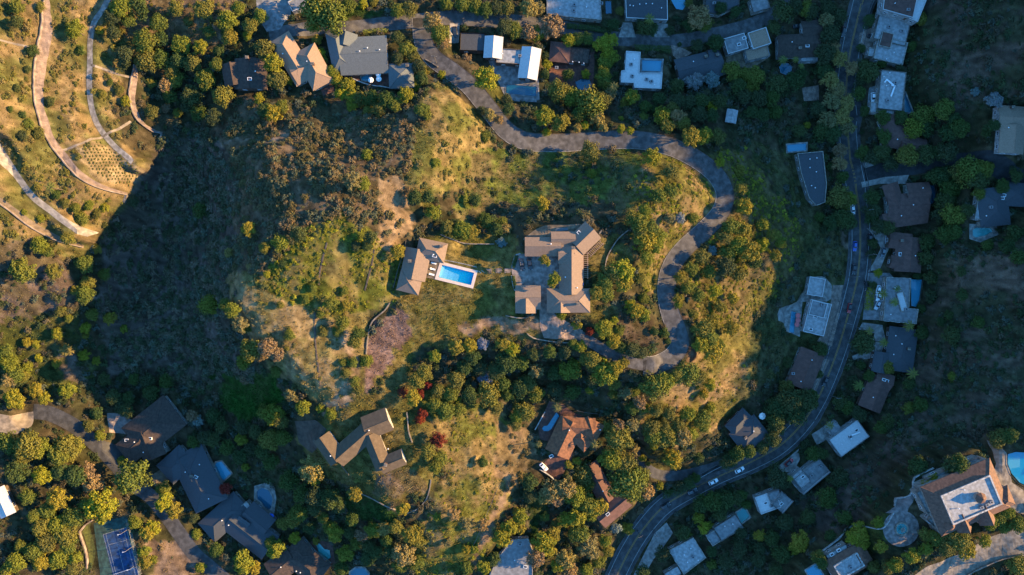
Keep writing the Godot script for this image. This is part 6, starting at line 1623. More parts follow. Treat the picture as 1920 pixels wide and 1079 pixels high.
func make_plant_meshes() -> void:
	shared.crowns = {
		0: [crown_mesh(1, 20, 128, 0.0612, Vector2(0.3, 0.42), 1.15, 0.3), crown_mesh(2, 24, 108, 0.0576, Vector2(0.26, 0.38), 1.1, 0.3), crown_mesh(3, 16, 148, 0.0612, Vector2(0.32, 0.48), 1.2, 0.3), crown_mesh(21, 27, 101, 0.0562, Vector2(0.24, 0.36), 1.05, 0.3)],
		1: [crown_mesh(4, 27, 94, 0.059, Vector2(0.22, 0.34), 1.25, 0.25), crown_mesh(5, 32, 81, 0.0562, Vector2(0.2, 0.32), 1.15, 0.25), crown_mesh(6, 22, 108, 0.0612, Vector2(0.25, 0.36), 1.3, 0.25), crown_mesh(22, 29, 89, 0.0576, Vector2(0.22, 0.3), 1.2, 0.25)],
		2: [crown_mesh(7, 21, 128, 0.0576, Vector2(0.28, 0.42), 1.3, 0.35), crown_mesh(8, 27, 105, 0.0562, Vector2(0.25, 0.36), 1.2, 0.35), crown_mesh(9, 17, 141, 0.0612, Vector2(0.3, 0.46), 1.35, 0.35), crown_mesh(23, 29, 94, 0.054, Vector2(0.22, 0.36), 1.15, 0.35)],
		3: [crown_mesh(10, 35, 62, 0.0504, Vector2(0.18, 0.32), 1.2, 0.4, 1.4), crown_mesh(11, 40, 54, 0.049, Vector2(0.16, 0.3), 1.1, 0.4, 1.4), crown_mesh(12, 29, 70, 0.0518, Vector2(0.2, 0.34), 1.25, 0.4, 1.4), crown_mesh(24, 37, 56, 0.0504, Vector2(0.17, 0.3), 1.2, 0.4, 1.4)],
		4: [crown_mesh(13, 32, 81, 0.054, Vector2(0.18, 0.3), 1.3, 0.3, 1.3), crown_mesh(14, 27, 89, 0.054, Vector2(0.2, 0.32), 1.2, 0.3, 1.3), crown_mesh(25, 29, 83, 0.054, Vector2(0.18, 0.3), 1.2, 0.3, 1.3), crown_mesh(26, 35, 75, 0.0504, Vector2(0.18, 0.28), 1.2, 0.3, 1.3)],
		5: [palm_crown(1), palm_crown(2), palm_crown(3), palm_crown(4)],
		6: [crown_mesh(15, 18, 94, 0.072, Vector2(0.3, 0.42), 4.2, 0.3), crown_mesh(16, 18, 94, 0.072, Vector2(0.3, 0.42), 4.6, 0.3), crown_mesh(17, 18, 94, 0.072, Vector2(0.3, 0.42), 4.2, 0.3), crown_mesh(18, 18, 94, 0.072, Vector2(0.3, 0.42), 4.4, 0.3)],
	}
	shared.crowns[7] = shared.crowns[1]
	shared.trunks = [trunk_mesh(1), trunk_mesh(2), trunk_mesh(3)]
	shared.scrubs = [crown_mesh(41, 8, 34, 0.13, Vector2(0.3, 0.5), 0.95, 0.3), crown_mesh(42, 10, 28, 0.12, Vector2(0.25, 0.42), 0.85, 0.3), crown_mesh(43, 7, 38, 0.125, Vector2(0.34, 0.52), 1.0, 0.35)]
	var r := RandomNumberGenerator.new()
	r.seed = 77
	var mb := MB.new()
	for k in 13:
		var a := r.randf() * TAU
		var o := Vector3(cos(a), 0, sin(a)) * r.randf_range(0.0, 0.55)
		var tip := o * 1.5 + Vector3(r.randf_range(-0.3, 0.3), r.randf_range(0.5, 1.0), r.randf_range(-0.3, 0.3))
		var w := Vector3(-sin(a), 0, cos(a)) * r.randf_range(0.09, 0.16)
		var s := r.randf_range(0.75, 1.25)
		mb.tri(o - w, o + w, tip, Vector3(o.x, 0.6, o.z), Color(s, s, s))
	shared.tuft = mb.mesh()


const KIND := [
	["oak_tree", "oak tree", "olive-green oak"], ["broadleaf_tree", "broadleaf tree", "yellow-green broadleaf"], ["evergreen_tree", "evergreen tree", "dark evergreen"], ["pepper_tree", "pepper tree", "tawny feathery pepper tree"],
	["silver_tree", "silver tree", "silvery blue-grey tree"], ["palm_tree", "palm tree", "feathery palm"], ["cypress_tree", "cypress tree", "narrow dark cypress"], ["red_shrub", "shrub", "red-leaved shrub"],
]
const BUSH := [
	["oak_bush", "bush", "round olive bush"], ["green_bush", "bush", "bright yellow-green bush"], ["dark_bush", "bush", "dark green bush"], ["dry_bush", "bush", "dry tawny bush"], ["silver_bush", "bush", "silvery bush"], ["palm_tree", "palm tree", "small feathery palm"], ["cypress_tree", "cypress tree", "narrow dark cypress"], ["red_shrub", "shrub", "red-leaved shrub"],
]
const NTH := ["first", "second", "third", "fourth", "fifth", "sixth", "seventh", "eighth", "ninth", "tenth", "eleventh", "twelfth", "thirteenth", "fourteenth", "fifteenth", "sixteenth", "seventeenth", "eighteenth", "nineteenth", "twentieth"]


func plant_trees() -> void:
	var places := []
	for l in landmarks:
		if l[1]:
			places.append(l)
	for l in [[Vector2(220, 1030), "the tennis court"], [Vector2(1690, 992), "the fountain plaza"], [Vector2(1358, 370), "the road's hairpin"], [Vector2(240, 365), "the terrace wall's end"], [Vector2(85, 20), "the terrace wall's top"], [Vector2(290, 460), "the dark canyon bottom"], [Vector2(1840, 580), "the shaded brush slope"], [Vector2(740, 640), "the pink mulch patch"], [Vector2(900, 850), "the dry sunlit slope"], [Vector2(450, 745), "the green hollow lawn"], [Vector2(1350, 740), "the dry knob"], [Vector2(985, 265), "the upper road bend"], [Vector2(60, 690), "the shaded garden plot"], [Vector2(1240, 680), "the drive's mouth"], [Vector2(1060, 350), "the grassy bowl"], [Vector2(620, 600), "the bald hilltop"]]:
		places.append(l)
	var jobs := []
	for t in TREES:
		var m := Vector2(t[0], t[1])
		var order := places.duplicate()
		var a: Array = places[0]
		for l in places:
			if m.distance_to(l[0]) < m.distance_to(a[0]):
				a = l
		var b: Array = []
		var best := 1e9
		for l in places:
			var d: float = m.distance_to(l[0]) + m.distance_to(a[0]) - a[0].distance_to(l[0]) + 0.12 * m.distance_to(l[0])
			if l != a and d < best:
				best = d
				b = l
		jobs.append([t, a, b, m.distance_to(a[0])])
	jobs.sort_custom(func(x, y): return x[3] < y[3])
	var counts := {}
	for j in jobs:
		var t: Array = j[0]
		var small: bool = t[2] < 11
		var kind: Array = BUSH[t[3]] if small else KIND[t[3]]
		var key: String = kind[2] + j[1][1] + j[2][1]
		var k: int = counts.get(key, 0)
		counts[key] = k + 1
		var label := "%s, %s from %s toward %s" % [kind[2], NTH[mini(k, 19)], j[1][1], j[2][1]]
		var words := label.split(" ").size()
		if words > 16:
			key = "short " + kind[2] + j[1][1]
			k = counts.get(key, 0)
			counts[key] = k + 1
			label = "%s, %s one beside %s" % [kind[2], NTH[mini(k, 19)], j[1][1]]
		plant(t, kind, small, label)


func plant(t: Array, kind: Array, small: bool, label: String) -> void:
	var s := (CAM_H + 12.0) / FOCAL
	var r: float = t[2] * s * rng.randf_range(1.08, 1.26)
	var tall := r * rng.randf_range(0.85, 1.05)
	var stem := r * 0.5 if not small else r * 0.12
	if t[3] == 5:
		stem = 5.0 + r * 1.2
		tall = r
	elif t[3] == 6:
		r *= 0.55
		tall = r
		stem = 0.3
	elif t.size() > 4:
		stem = t[4]
	elif not small:
		stem = r * rng.randf_range(0.45, 0.75) + 0.6
	var p := on_ground(t[0], t[1], stem + tall * 0.6)
	var node := thing(kind[0], label, kind[1], p, rng.randf() * TAU, "bushes scattered over the slopes" if small else "trees across the hillside")
	var crowns: Array = shared.crowns[t[3]]
	var crown := part("crown", crowns[rng.randi() % 4], M["leaf_%d%s" % [t[3], ["", "b", "c", "d", "e"][rng.randi() % 5]]], node, Vector3(0, stem, 0))
	crown.scale = Vector3(r, tall, r)
	var k: ArrayMesh = shared.trunks[rng.randi() % 3]
	if t[3] == 5:
		k = shared.palm_trunk
	var trunk := part("trunk", k, M.bark, node)
	trunk.scale = Vector3(0.5, stem, 0.5) if t[3] == 5 else Vector3(minf(r, 4.2), (stem + tall * 0.55), minf(r, 4.2))


func copies(called: String, label: String, category: String, list: Array) -> void:
	# list of [mesh, transforms, colours]: one mass of plants that nobody could count
	var root := Node3D.new()
	root.name = numbered(called)
	add_child(root)
	tag(root, label, category, "", "stuff")
	for l in list:
		var mm := MultiMesh.new()
		mm.transform_format = MultiMesh.TRANSFORM_3D
		mm.use_colors = true
		mm.mesh = l[0]
		mm.instance_count = l[1].size()
		for i in l[1].size():
			mm.set_instance_transform(i, l[1][i])
			mm.set_instance_color(i, l[2][i])
		var o := MultiMeshInstance3D.new()
		o.name = "clump"
		o.multimesh = mm
		o.material_override = M.scrub
		root.add_child(o, true)


func scatter() -> void:
	var bed := PackedVector2Array([Vector2(150, 276), Vector2(188, 264), Vector2(225, 292), Vector2(264, 322), Vector2(245, 350), Vector2(205, 340), Vector2(170, 315)])
	var shrubs := [[shared.scrubs[0], [], []], [shared.scrubs[1], [], []], [shared.scrubs[2], [], []]]
	var tufts := [[shared.tuft, [], []]]
	var gather := FastNoiseLite.new()
	gather.seed = 55
	gather.frequency = 0.06
	gather.fractal_octaves = 3
	for j in range(0, GNZ - 1):
		for i in range(0, GNX - 1):
			var k := j * GNX + i
			if mask[k] or mask[k + 1] or mask[k + GNX]:
				continue
			var x := GX0 + i + rng.randf()
			var z := GZ0 + j + rng.randf()
			var g := zone[k]
			var spec: Array = LITTER if g == 0 else COVER[g - 1]
			var crowd := clampf(1.0 + gather.get_noise_2d(x, z) * 2.2, 0.15, 2.4)
			if rng.randf() < spec[3] * crowd:
				var span: Vector2 = SCRUB_SIZE[spec[4]]
				var r := lerpf(span.x, span.y, pow(rng.randf(), 1.7))
				var b := Basis(Vector3.UP, rng.randf() * TAU).scaled(Vector3(r, r * rng.randf_range(0.7, 1.05), r))
				var s: Array = shrubs[rng.randi() % 3]
				s[1].append(Transform3D(b, Vector3(x, height(x, z) - 0.1, z)))
				var cols: Array = SCRUB[spec[4]]
				var c: Color = cols[rng.randi() % cols.size()] * rng.randf_range(0.75, 1.2)
				s[2].append(Color(c.r, c.g, c.b))
			var m: float = spec[5] * clampf(0.55 + crowd * 0.45, 0.2, 1.4)
			while m > 0.0:
				if rng.randf() < m:
					var tx := GX0 + i + rng.randf()
					var tz := GZ0 + j + rng.randf()
					var r := lerpf(0.22, 0.85, pow(rng.randf(), 2.0))
					var b := Basis(Vector3.UP, rng.randf() * TAU).scaled(Vector3(r, r * rng.randf_range(0.6, 1.2), r))
					tufts[0][1].append(Transform3D(b, Vector3(tx, height(tx, tz) - 0.03, tz)))
					var c: Color = spec[6] * rng.randf_range(0.5, 1.35)
					tufts[0][2].append(Color(c.r, c.g, c.b))
				m -= 1.0
	# rows of young plants on the pale terrace bed
	for gy in 15:
		for gx in 22:
			var m := Vector2(128 + gx * 6.3 + (gy % 2) * 3.0 + rng.randf_range(-1, 1), 262 + gy * 6.2 + rng.randf_range(-1, 1))
			if Geometry2D.is_point_in_polygon(m, bed):
				var p := on_ground(m.x, m.y)
				var b := Basis(Vector3.UP, rng.randf() * TAU).scaled(Vector3.ONE * rng.randf_range(0.4, 0.62))
				shrubs[gx % 3][1].append(Transform3D(b, p))
				shrubs[gx % 3][2].append(Color(0.12, 0.13, 0.04))
	print("shrubs ", shrubs[0][1].size() * 3, " tufts ", tufts[0][1].size())
	copies("undergrowth", "low chaparral scrub covering the slopes between the trees", "scrub", shrubs)
	copies("grass", "dry and green grass tufts over the open ground", "grass", tufts)


func ridge_wood() -> void:
	# the wooded crest beyond the picture's edge whose ragged shadow falls across the canyon
	var r := RandomNumberGenerator.new()
	r.seed = 909
	var woods := [[shared.crowns[2][0], [], []], [shared.crowns[0][1], [], []], [shared.crowns[2][3], [], []]]
	for k in 420:
		var x := r.randf_range(232.0, 330.0)
		var z := r.randf_range(-190.0, 130.0)
		if r.randf() < 0.35 or fmod(absf(z * 0.037 + sin(z * 0.11)), 1.0) < 0.3:
			continue
		var s := r.randf_range(1.8, 4.4)
		var w: Array = woods[r.randi() % 3]
		w[1].append(Transform3D(Basis(Vector3.UP, r.randf() * TAU).scaled(Vector3(s, s * r.randf_range(0.9, 1.3), s)), Vector3(x, height(x, z) + s * 0.2, z)))
		var c := Color(0.06, 0.075, 0.028) * r.randf_range(0.8, 1.4)
		w[2].append(Color(c.r, c.g, c.b))
	copies("ridge_woods", "wooded crest above the shaded canyon slope", "woods", woods)


func hedge(label: String, points: Array, width: float, tall: float, leafy: String) -> void:
	var line := spline(points, 1.0)
	var r := RandomNumberGenerator.new()
	r.seed = label.hash()
	var mb := MB.new()
	var o := line[0]
	var y0 := height(o.x, o.y)
	for i in line.size() - 1:
		var d := (line[i + 1] - line[i])
		var n2 := Vector2(-d.y, d.x).normalized()
		for k in int(70 * d.length()):
			var p := line[i] + d * r.randf()
			var e := r.randf_range(-1.0, 1.0)
			var top := r.randf() < 0.6
			var h := tall * (r.randf_range(0.85, 1.05) if top else r.randf())
			if not top:
				e = signf(e) * r.randf_range(0.85, 1.05)
			p += n2 * e * width / 2
			var nrm := (Vector3(n2.x * e, 1.2 if top else 0.2, n2.y * e) + rand_dir(r) * 0.7).normalized()
			var s := r.randf_range(0.75, 1.25)
			leaf(mb, Vector3(p.x - o.x, height(p.x, p.y) - y0 + h, p.y - o.y), nrm, r.randf_range(0.14, 0.3), Color(s, s, s), r)
	var node := thing("hedge", label, "hedge", Vector3(o.x, y0, o.y), 0.0, "clipped hedges")
	part("foliage", mb.mesh(), M[leafy], node)
	var st := MB.new()
	for i in range(0, line.size(), 3):
		var q := Vector3(line[i].x - o.x, height(line[i].x, line[i].y) - y0, line[i].y - o.y)
		st.tube(q - Vector3(0, 0.2, 0), q + Vector3(0, tall * 0.8, 0), 0.06, 0.03, 5)
	part("stem", st.mesh(), M.bark, node)


# ---------------------------------------------------------------- cars and small things
func car_meshes() -> void:
	# a car 4.6 m long, x forwards: sections of half width and height along its length
	var body := MB.new()
	var secs := [[-2.28, 0.62, 0.35, 0.62], [-2.22, 0.78, 0.24, 0.86], [-1.95, 0.88, 0.2, 0.98], [-1.2, 0.92, 0.19, 1.0], [0.2, 0.92, 0.19, 0.98], [1.0, 0.91, 0.19, 0.93], [1.75, 0.88, 0.2, 0.82], [2.15, 0.78, 0.24, 0.7], [2.3, 0.6, 0.34, 0.56]]
	for i in secs.size() - 1:
		var a: Array = secs[i]
		var b: Array = secs[i + 1]
		var pa := car_ring(a)
		var pb := car_ring(b)
		for k in pa.size():
			var q := (k + 1) % pa.size()
			var m: Vector3 = (pa[k] + pb[q]) / 2
			body.quad(pa[k], pa[q], pb[q], pb[k], Vector3(0, m.y - 0.55, m.z * 0.7))
	for e in [0, secs.size() - 1]:
		var pr := car_ring(secs[e])
		for k in range(1, pr.size() - 1):
			body.tri(pr[0], pr[k], pr[k + 1], Vector3(-1 if e == 0 else 1, 0, 0))
	shared.car_body = body.mesh()
	var g := MB.new()
	var lo := [Vector3(-1.95, 0.96, 0.76), Vector3(0.95, 0.93, 0.78)]
	var hi := [Vector3(-1.35, 1.42, 0.6), Vector3(0.15, 1.44, 0.62)]
	for s in [-1.0, 1.0]:
		var f := Vector3(1, 1, s)
		g.quad(lo[0] * f, lo[1] * f, hi[1] * f, hi[0] * f, Vector3(0, 0.2, s))
	g.quad(lo[1], lo[1] * Vector3(1, 1, -1), hi[1] * Vector3(1, 1, -1), hi[1], Vector3(1, 1, 0))
	g.quad(lo[0], lo[0] * Vector3(1, 1, -1), hi[0] * Vector3(1, 1, -1), hi[0], Vector3(-1, 1, 0))
	shared.car_glass = g.mesh()
	var r := MB.new()
	r.box(Vector3(-1.38, 1.41, -0.6), Vector3(0.18, 1.47, 0.6))
	for s in [-1.0, 1.0]:
		r.tube(Vector3(0.17, 1.43, 0.6 * s), Vector3(0.97, 0.94, 0.77 * s), 0.05, 0.05, 5)
		r.tube(Vector3(-1.36, 1.42, 0.59 * s), Vector3(-1.96, 0.97, 0.75 * s), 0.06, 0.06, 5)
		r.tube(Vector3(-0.55, 1.43, 0.61 * s), Vector3(-0.55, 0.95, 0.78 * s), 0.05, 0.05, 5)
	shared.car_roof = r.mesh()
	var t := MB.new()
	t.tube(Vector3(0, 0, -0.11), Vector3(0, 0, 0.11), 0.32, 0.32, 16)
	shared.tyre = t.mesh()
	t = MB.new()
	t.tube(Vector3(0, 0, -0.122), Vector3(0, 0, 0.122), 0.2, 0.2, 12)
	shared.rim = t.mesh()
	t = MB.new()
	t.box(Vector3(-0.05, -0.07, -0.17), Vector3(0.05, 0.07, 0.17))
	shared.lamp = t.mesh()
	t = MB.new()
	t.box(Vector3(-0.08, -0.06, -0.1), Vector3(0.06, 0.07, 0.1))
	shared.mirror = t.mesh()


func car_ring(s: Array) -> Array:
	var w: float = s[1]
	var lo: float = s[2]
	var hi: float = s[3]
	var x: float = s[0]
	return [Vector3(x, lo, -w * 0.86), Vector3(x, lo + 0.12, -w), Vector3(x, hi - 0.24, -w), Vector3(x, hi - 0.06, -w * 0.9), Vector3(x, hi, -w * 0.55), Vector3(x, hi, w * 0.55), Vector3(x, hi - 0.06, w * 0.9), Vector3(x, hi - 0.24, w), Vector3(x, lo + 0.12, w), Vector3(x, lo, w * 0.86)]


func park(c: Array) -> void:
	var p := on_ground(c[0], c[1])
	var turn := -deg_to_rad(c[2])
	var f := Vector3(cos(turn), 0, -sin(turn))
	var e := Vector3(f.z, 0, -f.x)
	var a := p + f * 1.4
	var b := p - f * 1.4
	p.y = (height(a.x, a.z) + height(b.x, b.z)) / 2 + 0.09
	var node := thing("car", c[4], "car", p, turn, "cars on the roads and drives")
	node.rotation.z = atan2(height(a.x, a.z) - height(b.x, b.z), 2.8)
	part("body", shared.car_body, M["paint_" + c[3]], node)
	part("window", shared.car_glass, M.glass, node)
	part("roof", shared.car_roof, M["paint_" + ("black" if c[3] == "red" else c[3])], node)
	for s in [-1.0, 1.0]:
		for x in [-1.38, 1.42]:
			var w := part("wheel", shared.tyre, M.tyre, node, Vector3(x, 0.32, 0.82 * s))
			part("rim", shared.rim, M.chrome, w)
		part("headlight", shared.lamp, M.lamp_glass, node, Vector3(2.2, 0.62, 0.56 * s))
		part("taillight", shared.lamp, M.tail_red, node, Vector3(-2.24, 0.76, 0.56 * s))
		part("mirror", shared.mirror, M["paint_" + c[3]], node, Vector3(0.75, 1.0, 0.96 * s))
	if c[0] == 978:
		var rk := MB.new()
		for s in [-1.0, 1.0]:
			rk.tube(Vector3(-1.2, 1.55, 0.45 * s), Vector3(0.1, 1.55, 0.45 * s), 0.03, 0.03, 5)
		for x in [-1.0, -0.2]:
			rk.tube(Vector3(x, 1.5, -0.5), Vector3(x, 1.5, 0.5), 0.03, 0.03, 5)
		part("roof_rack", rk.mesh(), M.grey_metal, node)


func parasol(x: float, y: float, r: float, cloth: String, label: String) -> void:
	var p := on_ground(x, y, 2.3)
	p.y += 0.06
	var node := thing("parasol", label, "parasol", p, rng.randf() * 6.0, "parasols on the terraces")
	var mb := MB.new()
	for k in 8:
		var a := Vector3(cos(TAU * k / 8), 0, sin(TAU * k / 8)) * r
		var b := Vector3(cos(TAU * (k + 1) / 8), 0, sin(TAU * (k + 1) / 8)) * r
		var m := (a + b) / 2 * 0.97 - Vector3(0, 0.05, 0)
		var top := Vector3(0, 2.75, 0)
		mb.tri(a + Vector3(0, 2.2, 0), m + Vector3(0, 2.2, 0), top, Vector3.UP)
		mb.tri(m + Vector3(0, 2.2, 0), b + Vector3(0, 2.2, 0), top, Vector3.UP)
		mb.quad(a + Vector3(0, 2.2, 0), m + Vector3(0, 2.2, 0), m + Vector3(0, 2.0, 0), a + Vector3(0, 2.0, 0), a)
		mb.quad(m + Vector3(0, 2.2, 0), b + Vector3(0, 2.2, 0), b + Vector3(0, 2.0, 0), m + Vector3(0, 2.0, 0), b)
	part("canopy", mb.mesh(), M[cloth], node)
	mb = MB.new()
	mb.tube(Vector3.ZERO, Vector3(0, 2.85, 0), 0.03, 0.025, 6)
	part("pole", mb.mesh(), M.grey_metal, node)
	mb = MB.new()
	mb.tube(Vector3.ZERO, Vector3(0, 0.1, 0), 0.3, 0.26, 10)
	part("base", mb.mesh(), M.stone, node)


func lounger(x: float, y: float, deg: float, label: String) -> void:
	var p := on_ground(x, y)
	p.y += 0.06
	var node := thing("sun_lounger", label, "lounger", p, -deg_to_rad(deg), "pool loungers")
	var mb := MB.new()
	mb.box(Vector3(-0.5, 0.28, -0.32), Vector3(0.95, 0.36, 0.32))
	part("seat", mb.mesh(), M.canvas_white, node)
	mb = MB.new()
	mb.box(Vector3(-0.75, -0.04, -0.32), Vector3(0, 0.04, 0.32), Transform3D(Basis(Vector3.BACK, -0.6), Vector3(-0.5, 0.33, 0)))
	part("backrest", mb.mesh(), M.canvas_white, node)
	for q in [[-0.9, -0.28], [-0.9, 0.28], [0.85, -0.28], [0.85, 0.28]]:
		mb = MB.new()
		mb.tube(Vector3(q[0], 0, q[1]), Vector3(q[0] * 0.9, 0.3, q[1]), 0.025, 0.025, 5)
		part("leg", mb.mesh(), M.grey_metal, node)


func utility_pole(x: float, y: float, deg: float, label: String, tall := 9.0) -> Vector3:
	var p := on_ground(x, y)
	var node := thing("utility_pole", label, "utility pole", p, -deg_to_rad(deg), "utility poles along the roads")
	var mb := MB.new()
	mb.tube(Vector3(0, -0.3, 0), Vector3(0, tall, 0), 0.17, 0.11, 8)
	part("pole", mb.mesh(), M.grey_timber, node)
	mb = MB.new()
	mb.box(Vector3(-0.06, tall - 0.9, -1.1), Vector3(0.06, tall - 0.76, 1.1))
	part("crossarm", mb.mesh(), M.grey_timber, node)
	for s in [-0.95, -0.45, 0.45, 0.95]:
		mb = MB.new()
		mb.tube(Vector3(0, tall - 0.76, s), Vector3(0, tall - 0.55, s), 0.05, 0.03, 6)
		part("insulator", mb.mesh(), M.white_metal, node)
	return p + Vector3(0, tall - 0.6, 0)


func wall(called: String, label: String, points: Array, thick: float, tall: float, m: String, level := false, batter := 0.0, cat := "wall", step := 1.5) -> void:
	var line := spline(points, step)
	var o := part(called, wall_mesh(line, thick, tall, 0.6, level, batter), M[m], self)
	tag(o, label, cat, "low walls on the slopes")


func fence(label: String, points: Array, tall: float, m := "grey_timber") -> void:
	var line := spline(points, 1.8)
	var node := thing("fence", label, "fence", Vector3(line[0].x, height(line[0].x, line[0].y), line[0].y), 0.0, "fences")
	var pm := MB.new()
	pm.box(Vector3(-0.06, -0.3, -0.06), Vector3(0.06, tall, 0.06))
	var post := pm.mesh()
	for i in line.size():
		var p := Vector3(line[i].x, height(line[i].x, line[i].y), line[i].y)
		part("post", post, M[m], node, p - node.position)
		if i:
			var q := Vector3(line[i - 1].x, height(line[i - 1].x, line[i - 1].y), line[i - 1].y)
			var rm := MB.new()
			for h in [0.35, 0.75, 1.1]:
				rm.tube(q - node.position + Vector3(0, h * tall / 1.2, 0), p - node.position + Vector3(0, h * tall / 1.2, 0), 0.045, 0.045, 4, false)
			part("rail", rm.mesh(), M[m], node)


# ---------------------------------------------------------------- the scene
func _ready() -> void:
	var cam := Camera3D.new()
	cam.name = "camera"
	add_child(cam)
	cam.position = Vector3(0, CAM_H, 0)
	cam.rotation_degrees = Vector3(-90, 0, 0)
	cam.fov = rad_to_deg(2.0 * atan(539.5 / FOCAL))
	cam.near = 1.0
	cam.far = 2000.0
	cam.current = true
	var env := Environment.new()
	env.background_mode = Environment.BG_SKY
	var sky := Sky.new()
	var sm := ProceduralSkyMaterial.new()
	sm.sky_top_color = Color(0.25, 0.47, 0.69)
	sm.sky_horizon_color = Color(0.52, 0.65, 0.82)
	sm.sky_curve = 0.12
	sm.ground_bottom_color = Color(0.12, 0.11, 0.1)
	sm.ground_horizon_color = Color(0.3, 0.32, 0.36)
	sm.sun_angle_max = 12.0
	sky.sky_material = sm
	env.sky = sky
	env.background_energy_multiplier = 0.95
	env.tonemap_mode = Environment.TONE_MAPPER_LINEAR
	env.tonemap_exposure = 3.8
	env.sdfgi_enabled = true
	env.ssao_enabled = true
	env.ssil_enabled = true
	var we := WorldEnvironment.new()
	we.name = "world"
	we.environment = env
	add_child(we)
	var sun := DirectionalLight3D.new()
	sun.name = "sun"
	sun.light_color = Color(1.0, 0.83, 0.57)
	sun.light_energy = 1.6
	sun.light_angular_distance = 0.6
	sun.shadow_enabled = true
	add_child(sun)
	var el := deg_to_rad(17.0)
	var az := deg_to_rad(-7.0)
	sun.position = Vector3(cos(el) * cos(az), sin(el), cos(el) * sin(az)) * 500.0
	sun.look_at(Vector3.ZERO, Vector3.UP)

	rng.seed = 2024
	make_materials()
	solve_terrain(SURVEY)
	for h in HOUSES:
		plans.append(plan_house(h))
	for s in POOLS:
		pool_plans.append(plan_pool(s))
	make_plant_meshes()
	var court_y := on_ground(225, 1035).y
	pad(poly_on([[172, 980], [207, 972], [238, 966], [272, 1100], [188, 1100]], court_y), court_y, 1.0, 5.0)
	var plaza_y := on_ground(1690, 992).y
	var ring := []
	for k in 40:
		var a := TAU * k / 40
		ring.append([1690 + 34.0 * cos(a), 992 + 34.0 * sin(a)])
	pad(poly_on(ring, plaza_y), plaza_y, 0.5, 5.0)
	make_heights()
	make_terrain()
	print("terrain ", Time.get_ticks_msec())

	# ---- roads and paving
	for r in ROADS:
		var line := spline(r[4], 1.5)
		setting(r[0], r[1], drape(ribbon(line, -r[2] / 2, r[2] / 2), 0.06), M[r[3]])
	var main_line := spline(ROADS[3][4], 1.5)
	var paint := setting("road_marking", "double yellow centre line on the canyon road", strip(main_line, -0.22, 0.17, 0.075), M.yellow_paint)
	part("stripe", strip(main_line, 0.22, 0.17, 0.075), M.yellow_paint, paint)
	for s in [-1.0, 1.0]:
		setting("road_marking", "white edge line of the canyon road", strip(main_line, s * 3.75, 0.16, 0.075), M.white_paint)
		setting("kerb", "pale kerb along the canyon road", wall_mesh(ribbon_side(main_line, s * 5.25), 0.28, 0.14, 0.3), M.old_asphalt)
	var loop_line := spline(ROADS[0][4], 1.5)
	setting("kerb", "thin pale kerb on the loop road's inner edge", wall_mesh(ribbon_side(loop_line, 3.75), 0.22, 0.13, 0.3), M.concrete)
	setting("kerb", "thin pale kerb on the loop road's outer edge", wall_mesh(ribbon_side(loop_line, -3.75), 0.2, 0.12, 0.3), M.dirt)
	var layer := 0
	for s in PAVED:
		layer += 1
		var poly: PackedVector2Array = poly_on(ring, plaza_y) if s[3].is_empty() else poly_ground(s[3])
		setting(s[0], s[1], drape(poly, 0.068 + 0.004 * (layer % 5)), M[s[2]])
	print("paving ", Time.get_ticks_msec())

	# ---- buildings and pools
	window_meshes()
	roof_bits()
	for p in plans:
		build_house(p)
	for p in pool_plans:
		build_pool(p)
	print("houses ", Time.get_ticks_msec())
	tennis_court(court_y)
	fountain(plaza_y)
	terraces()
	estate_things()
	for c in [[709, 139, "white parasol at the brick terrace's top"], [695, 150, "white parasol beside the small plunge pool"], [710, 148, "white parasol below the first on the terrace"]]:
		parasol(c[0], c[1], 1.15, "canvas_white", c[2])
	for c in [[1497, 592, "rose parasol at the row's top by the slim pool"], [1497, 601, "rose parasol in the row's middle by the slim pool"], [1495, 609, "rose parasol at the row's bottom by the slim pool"]]:
		parasol(c[0], c[1], 1.15, "canvas_red", c[2])
	parasol(1430, 781, 1.6, "canvas_white", "white parasol beside the dark hip roof")
	parasol(508, 969, 1.3, "canvas_blue", "pale blue parasol beside the dark free-form pool")
	parasol(1089, 533, 1.2, "canvas_blue", "bright blue parasol beside the big house")
	for c in [[814, 494, 15, "white lounger at the upper end of the pool deck"], [812, 505, 15, "white lounger in the middle of the pool deck"], [810, 515, 15, "white lounger at the lower end of the pool deck"], [585, 1046, 60, "white lounger beside the green pool's house"], [618, 1058, 120, "white lounger below the green pool"]]:
		lounger(c[0], c[1], c[2], c[3])
	car_meshes()
	for c in CARS:
		park(c)
	var poles := [[1601, 78, "pole at the canyon road near the pink forecourt"], [1617, 397, "pole across the road from the white parked car"], [1624, 479, "pole by the curved pale driveway"], [1591, 520, "pole on the grass side of the canyon road"], [1577, 606, "pole beside the white pool villa's drive"], [1606, 614, "pole at the looping driveway's mouth"], [1557, 742, "pole at the road bend below the long red roof"], [1225, 994, "pole by the angled parking bay"], [1195, 995, "pole on the wooded side of the lower bend"], [818, 118, "pole at the hillside road's upper curve"], [1158, 66, "pole on the narrow road above the white roof"], [555, 25, "pole by the corner house pavement"]]
	for p in poles:
		utility_pole(p[0], p[1], rng.randf_range(60, 120), "tall timber utility " + p[2])
	print("things ", Time.get_ticks_msec())

	# ---- plants
	var pt := MB.new()
	for k in 6:
		pt.tube(Vector3(sin(k * 0.5) * 0.1, k / 6.0, 0), Vector3(sin((k + 1) * 0.5) * 0.1, (k + 1) / 6.0, 0), 0.42 - k * 0.02, 0.38 - k * 0.02, 7)
	shared.palm_trunk = pt.mesh()
	plant_trees()
